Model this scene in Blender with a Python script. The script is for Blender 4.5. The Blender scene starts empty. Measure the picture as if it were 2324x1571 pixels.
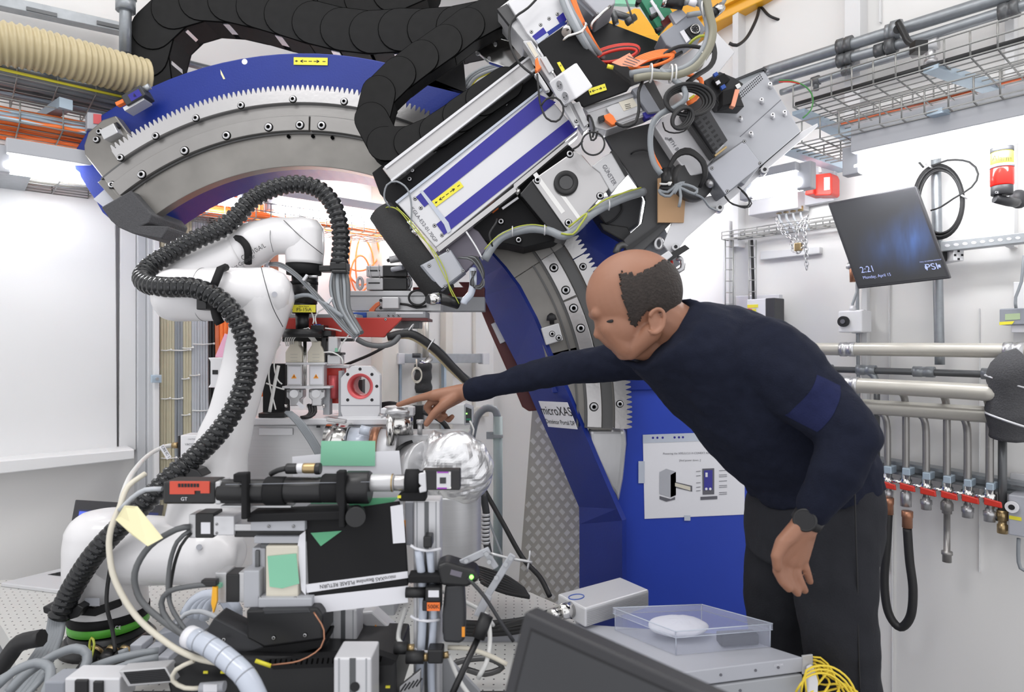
import bpy, math, random
from mathutils import Vector, Matrix, Quaternion
random.seed(7)
S = bpy.context.scene
COL = S.collection
# ---------- camera ----------
F = 1450.0; CX, CY = 1162.0, 785.5; EYE = 1.40
cd = bpy.data.cameras.new('camera'); cam = bpy.data.objects.new('camera', cd); COL.objects.link(cam)
cam.location = (0, 0, EYE); cam.rotation_euler = (math.pi/2, 0, 0)
cd.sensor_width = 36; cd.lens = F/2324*36; cd.clip_start = .05; cd.clip_end = 60
cd.dof.use_dof = True; cd.dof.focus_distance = 1.95; cd.dof.aperture_fstop = 4.0
S.camera = cam
# ---------- world, added ceiling fill lights, exposure ----------
wd = bpy.data.worlds.new('hall'); S.world = wd; wd.use_nodes = True
bg = wd.node_tree.nodes['Background']; bg.inputs[0].default_value = (.97, .975, 1, 1); bg.inputs[1].default_value = 1.25
def lamp(name, loc, size, sy, power, rot=(0,0,0), col=(1,1,1)):
    l = bpy.data.lights.new(name, 'AREA'); l.shape = 'RECTANGLE'; l.size = size; l.size_y = sy; l.energy = power; l.color = col
    o = bpy.data.objects.new(name, l); o.location = loc; o.rotation_euler = rot; COL.objects.link(o); return o
lamp('ceiling_fill_light', (-.6, 1.9, 3.5), 2.2, .5, 12)  # unseen area lights added for overhead fill, no fixtures modelled
lamp('ceiling_fill_light', (.6, 1.0, 3.5), 2.4, .5, 17, col=(1,.98,.96))
lamp('ceiling_fill_light', (-1.2, .3, 3.5), 1.5, .6, 26)
S.view_settings.view_transform = 'Standard'; S.view_settings.look = 'None'
S.view_settings.exposure = 0.0; S.view_settings.gamma = 1.0; S.view_settings.use_curve_mapping = False
# ---------- helpers ----------
def W(px, py, Y): return Vector(((px-CX)/F*Y, Y, EYE-(py-CY)/F*Y))
def PM(px, Y): return px/F*Y            # pixels -> metres at depth Y
MATS = {}
def mat(name, col, rough=.5, metal=0, var=.06, scale=8, bump=0, bscale=80, emit=None, estr=0, alpha=1, trans=0, coat=0, stretch=None, spec=.5):
    m = bpy.data.materials.new(name); m.use_nodes = True; nt = m.node_tree; N = nt.nodes; L = nt.links
    b = N['Principled BSDF']; b.inputs['Roughness'].default_value = rough; b.inputs['Metallic'].default_value = metal
    b.inputs['Specular IOR Level'].default_value = spec
    tc = N.new('ShaderNodeTexCoord'); mp = N.new('ShaderNodeMapping'); L.new(tc.outputs['Object'], mp.inputs['Vector'])
    if stretch: mp.inputs['Scale'].default_value = stretch
    nz = N.new('ShaderNodeTexNoise'); nz.inputs['Scale'].default_value = scale; nz.inputs['Detail'].default_value = 3
    L.new(mp.outputs[0], nz.inputs['Vector'])
    mx = N.new('ShaderNodeMix'); mx.data_type = 'RGBA'
    c = Vector(col); mx.inputs[6].default_value = (*(c*(1-var)), 1); mx.inputs[7].default_value = (*[min(1, v) for v in c*(1+var)], 1)
    L.new(nz.outputs['Fac'], mx.inputs[0]); L.new(mx.outputs[2], b.inputs['Base Color'])
    if bump:
        n2 = N.new('ShaderNodeTexNoise'); n2.inputs['Scale'].default_value = bscale; L.new(mp.outputs[0], n2.inputs['Vector'])
        bp = N.new('ShaderNodeBump'); bp.inputs['Strength'].default_value = bump; bp.inputs['Distance'].default_value = .004
        L.new(n2.outputs['Fac'], bp.inputs['Height']); L.new(bp.outputs[0], b.inputs['Normal'])
    if emit: b.inputs['Emission Color'].default_value = (*emit, 1); b.inputs['Emission Strength'].default_value = estr
    if alpha < 1: b.inputs['Alpha'].default_value = alpha
    if trans: b.inputs['Transmission Weight'].default_value = trans; b.inputs['IOR'].default_value = 1.2
    if coat: b.inputs['Coat Weight'].default_value = coat
    MATS[name] = m; return m
mat('wall_paint', (.80,.79,.775), .5, var=.02, scale=1.5)
mat('wall_paint_warm', (.66,.63,.57), .5, var=.03, scale=1.5)
mat('panel_paint', (.72,.72,.725), .45, var=.02, scale=2)
mat('ledge_paint', (.55,.56,.58), .4, var=.03)
mat('floor_grey', (.25,.25,.26), .6)
mat('joint_grey', (.35,.36,.38), .6)
mat('galv', (.38,.4,.42), .42, .55, var=.18, scale=40)
mat('galv_blue', (.45,.55,.64), .4, .4, var=.08)
mat('cable_pale', (.46,.48,.51), .5, var=.08, scale=20)
mat('wire_zinc', (.33,.33,.32), .4, .5, var=.1)
mat('steel', (.52,.52,.53), .33, .8, var=.12, scale=12, bump=.05)
mat('steel_plate', (.225,.215,.20), .38, .5, var=.35, scale=7, bump=.12, bscale=30)
mat('rail_steel', (.30,.29,.28), .33, .55, var=.15, scale=9, bump=.05)
mat('groove_steel', (.12,.12,.12), .4, .6, var=.15)
mat('chrome', (.72,.71,.69), .14, 1, var=.05)
mat('alu', (.56,.56,.57), .38, .45, var=.06, stretch=(1,1,30))
mat('alu_light', (.66,.66,.68), .42, .3, var=.04)
mat('alu_bright', (.50,.49,.49), .27, .8, var=.1, scale=5, bump=.06)
mat('foil', (.78,.78,.79), .3, .75, var=.04)
mat('blue_paint', (.010,.028,.23), .42, var=.1, bump=.08, bscale=160, coat=.08, spec=.3)
mat('blue_panel', (.011,.045,.40), .5, var=.08)
mat('navy_stripe', (.024,.020,.27), .3, var=.1)
mat('chain_plastic', (.022,.022,.022), .8, var=.15, scale=30, spec=.12)
mat('chain_seam', (.002,.002,.002), .9, spec=.05)
mat('black', (.012,.012,.013), .38, var=.2)
mat('black_matte', (.011,.011,.012), .7, var=.2, spec=.25)
mat('black_rubber', (.015,.015,.016), .55, var=.2, scale=40)
mat('hose_black', (.011,.012,.013), .25, var=.2)
mat('anthracite', (.036,.037,.041), .5, var=.1)
mat('dark_bracket', (.07,.07,.072), .45, .3, var=.1)
mat('foam', (.035,.035,.036), .95, var=.35, scale=300, bump=.5, bscale=260)
mat('foam_grey', (.075,.075,.08), .95, var=.35, scale=260, bump=.6, bscale=220)
mat('robot_white', (.78,.77,.78), .28, var=.015, coat=.3)
mat('robot_seam', (.08,.08,.085), .5)
mat('green_ring', (.10,.45,.04), .4)
mat('green_dark', (.06,.26,.06), .4)
mat('grey_box', (.27,.285,.32), .45, var=.05)
mat('grey_box_light', (.42,.43,.47), .45, var=.05)
mat('grey_rough', (.20,.21,.23), .6, .2, var=.25, scale=160)
mat('grey_cable', (.26,.28,.30), .45, var=.08)
mat('grey_cable_dark', (.11,.115,.12), .45, var=.08)
mat('lilac_grey', (.17,.155,.19), .4, .3)
mat('white_plastic', (.76,.76,.78), .35, var=.02)
mat('earth_yg', (.42,.46,.06), .45)
mat('olive_hose', (.25,.24,.18), .4, var=.1)
mat('white_cable', (.74,.74,.72), .4)
mat('cream', (.66,.62,.52), .45, var=.04)
mat('cream_cable', (.50,.46,.33), .5, var=.1, scale=20)
mat('ochre_hose', (.50,.42,.25), .38, var=.12, scale=12)
mat('orange_cable', (.93,.20,.035), .42, var=.1)
mat('orange_dull', (.62,.15,.06), .45, var=.15, scale=30)
mat('red', (.58,.035,.022), .38, var=.06)
mat('camera_red', (.62,.075,.04), .45)
mat('red_paint', (.42,.028,.018), .4, var=.1)
mat('dark_red', (.11,.012,.012), .4, var=.1)
mat('red_anod', (.60,.10,.11), .35, .3)
mat('yellow_label', (.80,.72,.05), .5, var=.03)
mat('yellow_crane', (.85,.42,.02), .3, var=.05)
mat('yellow_cable', (.85,.63,.05), .4)
mat('yellow_paper', (.80,.74,.46), .7)
mat('ink', (.01,.01,.012), .6)
mat('ink_grey', (.12,.12,.14), .6)
mat('paper', (.76,.76,.80), .6, var=.01)
mat('pink_paper', (.80,.42,.58), .6)
mat('salmon_tag', (.85,.35,.22), .6)
mat('green_tape', (.26,.62,.42), .45, var=.08, alpha=.88)
mat('green_tape_dark', (.10,.38,.20), .45, var=.08)
mat('green_pcb', (.03,.22,.12), .45)
mat('cardboard', (.50,.31,.17), .7)
mat('brass', (.45,.33,.17), .3, .8)
mat('copper', (.42,.20,.12), .35, .6)
mat('pipe_cream', (.50,.48,.43), .3, .2, var=.08, scale=15)
mat('pipe_galv', (.30,.32,.34), .38, .5, var=.2, scale=40)
mat('pipe_dark', (.13,.135,.14), .4, .5, var=.15)
mat('pale_green_pipe', (.42,.50,.49), .4)
mat('clear', (.95,.96,1), .06, trans=1)
mat('screen_dark', (.03,.031,.035), .25)
mat('screen_bezel', (.03,.03,.035), .45)
mat('screen_matte', (.032,.032,.036), .55)
mat('blue_light_ink', (.3,.35,.6), .4, emit=(.35,.4,.75), estr=.5)
mat('green_led', (.1,.8,.1), .3, emit=(.2,1,.1), estr=4)
mat('lcd', (.40,.50,.30), .3)
mat('red_lens', (.75,.02,.015), .15, emit=(1,.02,.01), estr=.5)
mat('tube_glow', (1,1,1), .4, emit=(.98,.985,1), estr=40)
mat('lamp_housing', (.42,.43,.46), .4, var=.02)
mat('skin', (.31,.145,.088), .5, var=.10, scale=10, bump=.05)
mat('hair', (.028,.021,.018), .8, var=.5, scale=90, bump=.8, bscale=200)
mat('knit_navy', (.0105,.013,.026), .95, var=.22, scale=60, bump=.25, bscale=350, spec=.2)
mat('knit_blue', (.014,.018,.060), .95, var=.2, scale=60, bump=.25, bscale=350, spec=.2)
mat('trouser_cloth', (.024,.025,.030), .9, var=.2, scale=20, bump=.25, bscale=300, spec=.2)
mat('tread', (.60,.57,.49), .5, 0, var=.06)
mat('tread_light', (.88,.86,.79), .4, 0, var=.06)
mat('perf_table', (.62,.62,.60), .4, .15, var=.03)
mat('blue_plug', (.03,.09,.40), .4)
mat('clear_hose', (.50,.54,.62), .18, var=.1)
mat('sticker_violet', (.32,.05,.45), .5)
mat('orange_label', (.95,.35,.03), .5)

class MB:
    def __init__(s): s.v = []; s.f = []; s.mi = []; s.sm = []; s.mats = []; s.cur = 0
    def m(s, name):
        if name not in s.mats: s.mats.append(name)
        s.cur = s.mats.index(name); return s
    def add(s, vs, fs, smooth=False):
        o = len(s.v); s.v += [Vector(v) for v in vs]
        for f in fs: s.f.append([i+o for i in f]); s.mi.append(s.cur); s.sm.append(smooth)
        return s
    # solid between two equal outlines
    def loft(s, A, B):
        n = len(A); fs = [list(range(n))[::-1], [i+n for i in range(n)]]
        fs += [[i, (i+1) % n, n+(i+1) % n, n+i] for i in range(n)]
        return s.add(list(A)+list(B), fs)
    def pp(s, poly, Y, d, dv=None):
        A = [W(p[0], p[1], p[2] if len(p) > 2 else Y) for p in poly]; D = Vector(dv) if dv else Vector((0, d, 0))
        return s.loft(A, [a+D for a in A])
    def rect(s, x0, y0, x1, y1, Y, d): return s.pp([(x0,y0),(x1,y0),(x1,y1),(x0,y1)], Y, d)
    def rr(s, cx, cy, w, h, ang, Y, d):
        a = math.radians(ang); c, q = math.cos(a), math.sin(a)
        return s.pp([(cx+x*c-y*q, cy+x*q+y*c) for x, y in ((-w/2,-h/2),(w/2,-h/2),(w/2,h/2),(-w/2,h/2))], Y, d)
    def para(s, P, u, v, w):
        P, u, v, w = map(Vector, (P,u,v,w)); A = [P, P+u, P+u+v, P+v]; return s.loft(A, [a+w for a in A])
    def box(s, c, sz, rot=None):
        R = rot or Matrix.Identity(3); c = Vector(c)
        u, v, w = R @ Vector((sz[0],0,0)), R @ Vector((0,sz[1],0)), R @ Vector((0,0,sz[2]))
        return s.para(c-(u+v+w)/2, u, w, v)
    def lathe(s, P, ax, prof, n=24, cap=True):   # prof: (distance along the axis, radius)
        P = Vector(P); ax = Vector(ax).normalized(); u = ax.orthogonal().normalized(); w = ax.cross(u); vs = []; fs = []
        for t, r in prof:
            for i in range(n):
                a = 2*math.pi*i/n; vs.append(P+ax*t+(u*math.cos(a)+w*math.sin(a))*r)
        for k in range(len(prof)-1):
            for i in range(n): fs.append([k*n+i, k*n+(i+1) % n, (k+1)*n+(i+1) % n, (k+1)*n+i])
        s.add(vs, fs, True)
        if cap:
            o = len(s.v)-len(vs); s.f.append([o+i for i in range(n)][::-1]); s.mi.append(s.cur); s.sm.append(False)
            s.f.append([o+(len(prof)-1)*n+i for i in range(n)]); s.mi.append(s.cur); s.sm.append(False)
        return s
    def cyl(s, A, B, r, r2=None, n=20):
        A, B = Vector(A), Vector(B); return s.lathe(A, B-A, [(0, r), ((B-A).length, r if r2 is None else r2)], n)
    def disc(s, px, py, Y, r, d, n=24): return s.cyl(W(px,py,Y), W(px,py,Y)+Vector((0,d,0)), r, n=n)   # r in metres
    def sph(s, c, r, sc=(1,1,1), R=None, n=16, m=10):
        c = Vector(c); R = R or Matrix.Identity(3); vs = [c+R@Vector((0,0,-r*sc[2]))]; fs = []
        for j in range(1, m):
            t = math.pi*j/m-math.pi/2
            for i in range(n):
                a = 2*math.pi*i/n; vs.append(c+R@Vector((r*sc[0]*math.cos(t)*math.cos(a), r*sc[1]*math.cos(t)*math.sin(a), r*sc[2]*math.sin(t))))
        vs.append(c+R@Vector((0,0,r*sc[2]))); e = len(vs)-1
        for i in range(n):
            fs.append([0, 1+(i+1) % n, 1+i]); fs.append([e, 1+(m-2)*n+i, 1+(m-2)*n+(i+1) % n])
            for j in range(m-2): fs.append([1+j*n+i, 1+j*n+(i+1) % n, 1+(j+1)*n+(i+1) % n, 1+(j+1)*n+i])
        return s.add(vs, fs, True)
    def sweep(s, pts, rad, n=10, closed=False):
        pts = [Vector(p) for p in pts]; N = len(pts); R = rad if callable(rad) else (lambda i: rad)
        T = []
        for i in range(N):
            a = pts[(i-1) % N] if (closed or i > 0) else pts[i]; b = pts[(i+1) % N] if (closed or i < N-1) else pts[i]
            T.append((b-a).normalized() if (b-a).length > 1e-9 else Vector((0,0,1)))
        u = T[0].orthogonal().normalized(); vs = []; fs = []
        for i in range(N):
            u = (u-T[i]*u.dot(T[i])); u = u.normalized() if u.length > 1e-6 else T[i].orthogonal().normalized(); w = T[i].cross(u)
            for k in range(n):
                a = 2*math.pi*k/n; vs.append(pts[i]+(u*math.cos(a)+w*math.sin(a))*R(i))
        for i in range(N if closed else N-1):
            for k in range(n): fs.append([i*n+k, i*n+(k+1) % n, ((i+1) % N)*n+(k+1) % n, ((i+1) % N)*n+k])
        s.add(vs, fs, True)
        if not closed:
            o = len(s.v)-len(vs); s.f.append([o+k for k in range(n)][::-1]); s.f.append([o+(N-1)*n+k for k in range(n)])
            s.mi += [s.cur]*2; s.sm += [False]*2
        return s
    def tube(s, P, r, step=.012, n=8, closed=False):   # P: pixel points (px,py,Y); r metres
        return s.sweep(spline([W(*p) for p in P], step, closed), r, n, closed)
    def chaincap(s, A, B, ra, rb, n=16):   # round cone between two spheres
        A, B = Vector(A), Vector(B); ax = (B-A); L = ax.length
        prof = [(-ra*math.cos(t), ra*math.sin(t)) for t in [x*math.pi/10 for x in range(1, 6)]]
        prof += [(L+rb*math.cos(t), rb*math.sin(t)) for t in [math.pi/2-x*math.pi/10 for x in range(0, 5)]]
        return s.lathe(A, ax, prof, n)
    def build(s, name, material=None, parent=None, bevel=0, seg=2):
        if not s.mats: s.mats = [material or 'steel']
        elif material and material not in s.mats: s.mats[0] = material
        n = len(s.v); lo = Vector([min(v[i] for v in s.v) for i in range(3)]); hi = Vector([max(v[i] for v in s.v) for i in range(3)])
        c = (lo+hi)/2
        if parent is None: c.z = lo.z
        me = bpy.data.meshes.new(name); me.from_pydata([v-c for v in s.v], [], s.f); me.update()
        for nm in s.mats: me.materials.append(MATS[nm])
        me.polygons.foreach_set('material_index', s.mi); me.polygons.foreach_set('use_smooth', s.sm); me.update()
        o = bpy.data.objects.new(name, me); COL.objects.link(o)
        o['_w'] = [float(x) for x in c]; o.location = c
        if parent is not None: o.parent = parent; o.location = c-Vector(parent['_w'])
        if bevel:
            b = o.modifiers.new('bevel', 'BEVEL'); b.width = bevel; b.segments = seg; b.limit_method = 'ANGLE'; b.angle_limit = .6
        return o
def spline(P, step=.012, closed=False):
    P = [Vector(p) for p in P]; N = len(P); out = []
    if N < 3 and not closed: 
        k = max(2, int((P[1]-P[0]).length/max(step,.01)/4)); return [P[0].lerp(P[1], i/k) for i in range(k+1)]
    for i in range(N if closed else N-1):
        if closed: a, b, c, d = P[(i-1) % N], P[i], P[(i+1) % N], P[(i+2) % N]
        else: a = P[i-1] if i else P[0]*2-P[1]; b, c = P[i], P[i+1]; d = P[i+2] if i+2 < N else P[-1]*2-P[-2]
        k = max(2, int((c-b).length/step))
        for j in range(k):
            t = j/k; out.append(.5*((2*b)+(c-a)*t+(2*a-5*b+4*c-d)*t*t+(3*b-a-3*c+d)*t**3))
    if not closed: out.append(P[-1])
    return out
def resample(P, step):
    out = [P[0]]; acc = 0
    for a, b in zip(P, P[1:]):
        L = (b-a).length; 
        while acc+L >= step:
            t = (step-acc)/L; a = a.lerp(b, t); out.append(a.copy()); L = (b-a).length; acc = 0
        acc += L
    return out
def T(name, label, cat, group=None):
    o = bpy.data.objects.new(name, None); o.empty_display_size = .05; COL.objects.link(o); o['_w'] = [0.0, 0.0, 0.0]
    o['label'] = label; o['category'] = cat
    if group: o['group'] = group
    return o
def tag(o, label, cat, group=None):
    o['label'] = label; o['category'] = cat
    if group: o['group'] = group
    return o
def struct(o): o['kind'] = 'structure'; return o
def one(name, mb, material, label, cat, group=None, bevel=0): return tag(mb.build(name, material, None, bevel), label, cat, group)
def text(txt, P, h, material, parent, u=(1,0,0), v=(0,0,1), name='lettering', align='CENTER', wscale=1, depth=.0004):
    c = bpy.data.curves.new(name, 'FONT'); c.body = txt; c.size = 1; c.align_x = align; c.align_y = 'CENTER'; c.extrude = 0
    o = bpy.data.objects.new('tmp', c); COL.objects.link(o); dg = bpy.context.evaluated_depsgraph_get()
    me = bpy.data.meshes.new_from_object(o.evaluated_get(dg)); bpy.data.objects.remove(o); bpy.data.curves.remove(c)
    u = Vector(u).normalized(); v = Vector(v).normalized(); nrm = u.cross(v); P = Vector(P); s = h*1.38
    vs = [P+u*(q.co.x*s*wscale)+v*(q.co.y*s)+nrm*depth for q in me.vertices]; fs = [list(p.vertices) for p in me.polygons]
    bpy.data.meshes.remove(me); m = MB(); m.m(material); m.add(vs, fs); return m.build(name, material, parent)
def ptext(txt, px, py, Y, hpx, material, parent, ang=0, name='lettering', align='CENTER', wscale=1):   # ang: degrees clockwise in the frontal plane
    a = math.radians(ang); return text(txt, W(px,py,Y), PM(hpx,Y), material, parent, (math.cos(a),0,-math.sin(a)), (math.sin(a),0,math.cos(a)), name, align, wscale)
def bolt(px, py, Y, rpx, parent, name='bolt', head='steel', depth=.006, rim=True):
    r = PM(rpx, Y); m = MB(); p = W(px,py,Y)-Vector((0,depth,0))
    if rim: m.m('chain_seam'); m.cyl(W(px,py,Y)-Vector((0,.0006,0)), W(px,py,Y), r*1.25, n=20)
    m.m(head); m.lathe(p, (0,1,0), [(0, r*.55), (0, r*.92), (depth*.15, r), (depth, r)], 20, cap=False)
    m.m('chain_seam'); m.cyl(p+Vector((0,depth*.5,0)), p+Vector((0,depth*.6,0)), r*.56, n=6)
    m.m(head); m.lathe(p, (0,1,0), [(0, r*.5), (depth*.5, r*.5)], 6, cap=False)
    return m.build(name, None, parent)
SUBPARTS = {'keys':'keyboard','screen':'lid','screen_bar':'lid','watch_dial':'watch_case','hub':'wheel','grip_line':'hood','warning_triangle':'label','bolt_mark':'label','socket_hole':'socket','button_centre':'button','socket_ring':'socket_plate','pins':'socket_plate','slot':'channel','standoff_hole':'standoff','union_nut':'pipe','lever':'valve_body','lever_stem':'valve_body','print':'tag','violet_strip':'window_frame','grey_window':'window_frame','red_label':'camera_body','cooling_slot':'camera_body','ring_logo':'body','rib':'body','coupling_nut':'body','motor_label':'motor','green_tape':'z_stage','slat':'grille','screen_':'lid','boss':'lower_hood','thumb_screw':'lower_hood','groove_':'beam','profile_hole':'profile','logo_bar':'screen','type_plate':'shoulder_column','plug_screw':'elbow_joint','tape':'sheet','punch_holes':'sheet','drawing':'sheet','caption_lines':'sheet','arrow_print':'arrow_label','seam':'wrist','eyebrows':'','lugs':'corrugation','engraved_line':'tube','blue_label':'sensor_box','sensor_gland':'sensor_box','vent_holes':'front_panel','standoff':'front_panel','slots':'plate','yellow_stripe':'case','display_glass':'case'}
ORD = 'first second third fourth fifth sixth seventh eighth ninth tenth eleventh twelfth'.split()
def finish():
    roots = [o for o in COL.objects if o.parent is None]
    for o in roots:
        ch = list(o.children)
        for c in ch:
            k = c.name.split('.')[0]; tgt = SUBPARTS.get(k)
            if tgt and not c.children:
                q = [p for p in ch if p.name.split('.')[0] == tgt and p is not c and p.parent is o]
                if q:
                    p = min(q, key=lambda p: (Vector(p['_w'])-Vector(c['_w'])).length); c.parent = p; c.location = Vector(c['_w'])-Vector(p['_w'])
    gr = {}
    for o in roots:
        if 'label' in o and 'group' in o:
            c = o['_w'] if o.type == 'MESH' else [sum(k['_w'][i] for k in o.children)/max(1, len(o.children)) for i in range(3)]
            if o.type == 'MESH': c = [c[0], c[1], c[2]+o.dimensions.z/2]
            gr.setdefault(o['label'], []).append((c[0]/c[1], -c[2]/c[1], o))
    for lb, L in gr.items():
        if 2 <= len(L) <= 12 and len(lb.split()) <= 12:
            dx = max(a[0] for a in L)-min(a[0] for a in L); dy = max(a[1] for a in L)-min(a[1] for a in L); k = 0 if dx >= dy else 1
            L.sort(key=lambda a: a[k])
            for i, a in enumerate(L): a[2]['label'] = lb+', '+ORD[i]+' from the '+('left' if k == 0 else 'top')
    for o in list(COL.objects):
        if o.type == 'EMPTY' and o.parent is None and o.children:
            lo = Vector((9,9,9)); hi = -lo
            def walk(q, base):
                nonlocal lo, hi
                for ch in q.children:
                    b = base+Vector(ch.location)
                    if ch.type == 'MESH':
                        for k in ch.bound_box:
                            for i in range(3): lo[i] = min(lo[i], b[i]+k[i]); hi[i] = max(hi[i], b[i]+k[i])
                    walk(ch, b)
            walk(o, Vector((0,0,0))); c = Vector(((lo.x+hi.x)/2, (lo.y+hi.y)/2, lo.z)); o.location = c
            for ch in o.children: ch.location = Vector(ch.location)-c
    for o in COL.objects:
        if '_w' in o: del o['_w']
# ---------- wall geometry ----------
NL = Vector((.6565,-.7543,0)); PL = Vector((-1.92,2.4,0)); DL = Vector((.7543,.6565,0))
NR = Vector((-.7543,-.6565,0)); PR = Vector((1.60,2.0,0)); DR = Vector((-.6565,.7543,0))
def YL(px, off=0): return (off+NL.dot(PL))/(NL.x*(px-CX)/F+NL.y)
def YR(px, off=0): return (off+NR.dot(PR))/(NR.x*(px-CX)/F+NR.y)
def WLp(px, py, off=0): return W(px, py, YL(px, off))
def WRp(px, py, off=0): return W(px, py, YR(px, off))
def wpoly(mb, side, poly, off, d):      # plate parallel to a wall, front face 'off' in front of it
    Yf, n = (YL, NL) if side == 'L' else (YR, NR)
    return mb.pp([(x, y, Yf(x, off)) for x, y in poly], 0, 0, dv=tuple(-n*d))
def wbox(mb, side, x0, y0, x1, y1, off, d):   # upright box on a wall: x0,x1 pixel columns, y0,y1 rows measured at column x0
    Yf, n = (YL, NL) if side == 'L' else (YR, NR)
    a = W(x0, y0, Yf(x0, off)); b = W(x1, y0, Yf(x1, off)); c = W(x0, y1, Yf(x0, off)); b.z = a.z
    return mb.loft([a, b, b+(c-a), c], [q-n*d for q in (a, b, b+(c-a), c)])
def wtube(mb, side, P, off, r, step=.02, n=10):
    Yf = YL if side == 'L' else YR
    return mb.tube([(p[0], p[1], Yf(p[0], p[2] if len(p) > 2 else off)) for p in P], r, step, n)
corner = PL + DL*((NR.dot(PR)-NR.dot(PL))/NR.dot(DL))
m = MB(); a = PL-DL*2.2; m.loft([Vector((a.x,a.y,0)), Vector((corner.x,corner.y,0)), Vector((corner.x,corner.y,3.6)), Vector((a.x,a.y,3.6))], [q-NL*.1 for q in (Vector((a.x,a.y,0)), Vector((corner.x,corner.y,0)), Vector((corner.x,corner.y,3.6)), Vector((a.x,a.y,3.6)))])
struct(m.build('wall_left', 'wall_paint'))
m = MB(); a = PR-DR*1.4; q4 = (Vector((a.x,a.y,0)), Vector((corner.x,corner.y,0)), Vector((corner.x,corner.y,3.6)), Vector((a.x,a.y,3.6)))
m.loft(q4, [q-NR*.1 for q in q4]); struct(m.build('wall_right', 'wall_paint'))
m = MB(); m.box((0,2.2,-.05), (8,6,.1)); struct(m.build('floor', 'floor_grey'))
m = MB(); m.box((0,2.2,3.65), (8,6,.1)); struct(m.build('ceiling', 'wall_paint'))
# trim on the left wall
m = MB(); wpoly(m, 'L', [(-160,408),(262,428),(266,1022),(-160,1070)], .05, .05); struct(m.build('door_1', 'panel_paint', bevel=.004))
m = MB(); wpoly(m, 'L', [(274,360),(309,360),(309,1022),(270,1026)], .04, .04); struct(m.build('trim_1', 'panel_paint', bevel=.003))
m = MB(); A = [WLp(x, y, o) for x, y, o in ((-160,1060,.16),(305,1020,.16),(305,1042,.16),(-160,1094,.16))]; m.loft(A, [q-NL*.16 for q in A]); struct(m.build('trim_2', 'panel_paint', bevel=.004))
m = MB(); wpoly(m, 'L', [(312,430),(332,430),(332,1300),(312,1300)], .06, .06); wpoly(m, 'L', [(336,430),(347,430),(347,1300),(336,1300)], .09, .09); struct(m.build('trim_3', 'ledge_paint', bevel=.003))
m = MB(); wpoly(m, 'L', [(350,430),(362,430),(362,1300),(350,1300)], .12, .12); struct(m.build('trim_4', 'panel_paint', bevel=.003))
# pillars and seams far behind, inside the arch
for i, (x0, x1, o) in enumerate(((868,905,.12),(958,974,.05),(1012,1028,.06),(1075,1080,.02))):
    m = MB(); wpoly(m, 'L', [(x0,200),(x1,200),(x1,1250),(x0,1250)], o, o); struct(m.build('trim_%d' % (5+i), 'wall_paint_warm', bevel=.003))
m = MB(); wpoly(m, 'L', [(905,940),(1110,925),(1110,945),(905,962)], .05, .05); struct(m.build('trim_9', 'wall_paint_warm', bevel=.003))
# posts and seams on the right wall
for i, (x0, x1, y0, y1, o) in enumerate(((1916,1952,-120,330,.07),(1662,1675,-60,560,.06),(1994,1999,-120,50,.015),(2280,2302,-200,560,.05),(2300,2330,640,800,.04),(1955,1968,640,1150,.03),(2016,2018,640,1300,.012),(2221,2223,700,1300,.012),(1640,1655,500,1100,.05),(2023,2026,1080,1700,.01))):
    m = MB(); wpoly(m, 'R', [(x0,y0),(x1,y0),(x1,y1),(x0,y1)], o, o); struct(m.build('trim_%d' % (10+i), 'panel_paint', bevel=.002))
m = MB(); wpoly(m, 'R', [(1725,590),(1860,575),(1860,560),(1725,570)], .03, .03); struct(m.build('trim_20', 'panel_paint', bevel=.003))
# ---------- wire cable trays ----------
def basket(A, B, w, h, lab, group='wire cable trays', name='cable_tray', step=.09, nb=5):
    A, B, w, h = Vector(A), Vector(B), Vector(w), Vector((0,0,h)); L = (B-A).length; d = (B-A)/L; r = .0026
    t = T(name, lab, 'cable tray', group)
    m = MB()
    for k in range(nb+1): m.sweep([A+w*k/nb, B+w*k/nb], r*.9, 5)
    for k in range(1, 3):
        m.sweep([A+h*k/2, B+h*k/2], r, 5); m.sweep([A+w+h*k/2, B+w+h*k/2], r, 5)
    m.build('side_wires', 'wire_zinc', t)
    m = MB(); n = int(L/step)
    for i in range(n+1):
        p = A+d*(i*L/n); m.sweep([p+h, p, p+w, p+w+h], r, 5)
    m.build('cross_wires', 'wire_zinc', t); return t
def side_pt(side, x, y, off): return W(x, y, (YL if side == 'L' else YR)(x, off))
def tray(side, a, b, off, width, h, lab, **k):
    A = side_pt(side, a[0], a[1], off); B = side_pt(side, b[0], b[1], off); n = NL if side == 'L' else NR
    z = (A.z+B.z)/2; A.z = B.z = z
    return basket(A, B, -n*width, h, lab, **k), A, B
t1, A1, B1 = tray('L', (-60,150), (300,236), .42, .38, .075, 'grey wire cable tray full of grey cables below the ribbed ochre hose')
t2, A2, B2 = tray('L', (-60,256), (235,314), .40, .34, .07, 'grey wire cable tray filled with orange cables at the left')
t3, A3, B3 = tray('L', (-60,372), (225,434), .30, .25, .06, 'white wire cable tray just under the left fluorescent light')
t4, A4, B4 = tray('L', (395,462), (905,545), .34, .24, .07, 'wire cable tray behind the robot under the far fluorescent light', step=.06)
t5, A5, B5 = tray('R', (1800,243), (2400,72), .48, .34, .07, 'upper wire cable tray along the right wall below the pipes', step=.055, nb=8)
t6, A6, B6 = tray('R', (1780,338), (2400,180), .46, .30, .07, 'lower wire cable tray right above the bright ceiling light', step=.055, nb=8)
t7, A7, B7 = tray('R', (1638,540), (1935,506), .10, .06, .03, 'small wire tray beside the tilted monitor', step=.05, nb=2)
t8 = T('cable_ladder', 'upright wire cable ladder on the wall behind the head', 'cable tray', 'wire cable trays')
m = MB()
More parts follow.
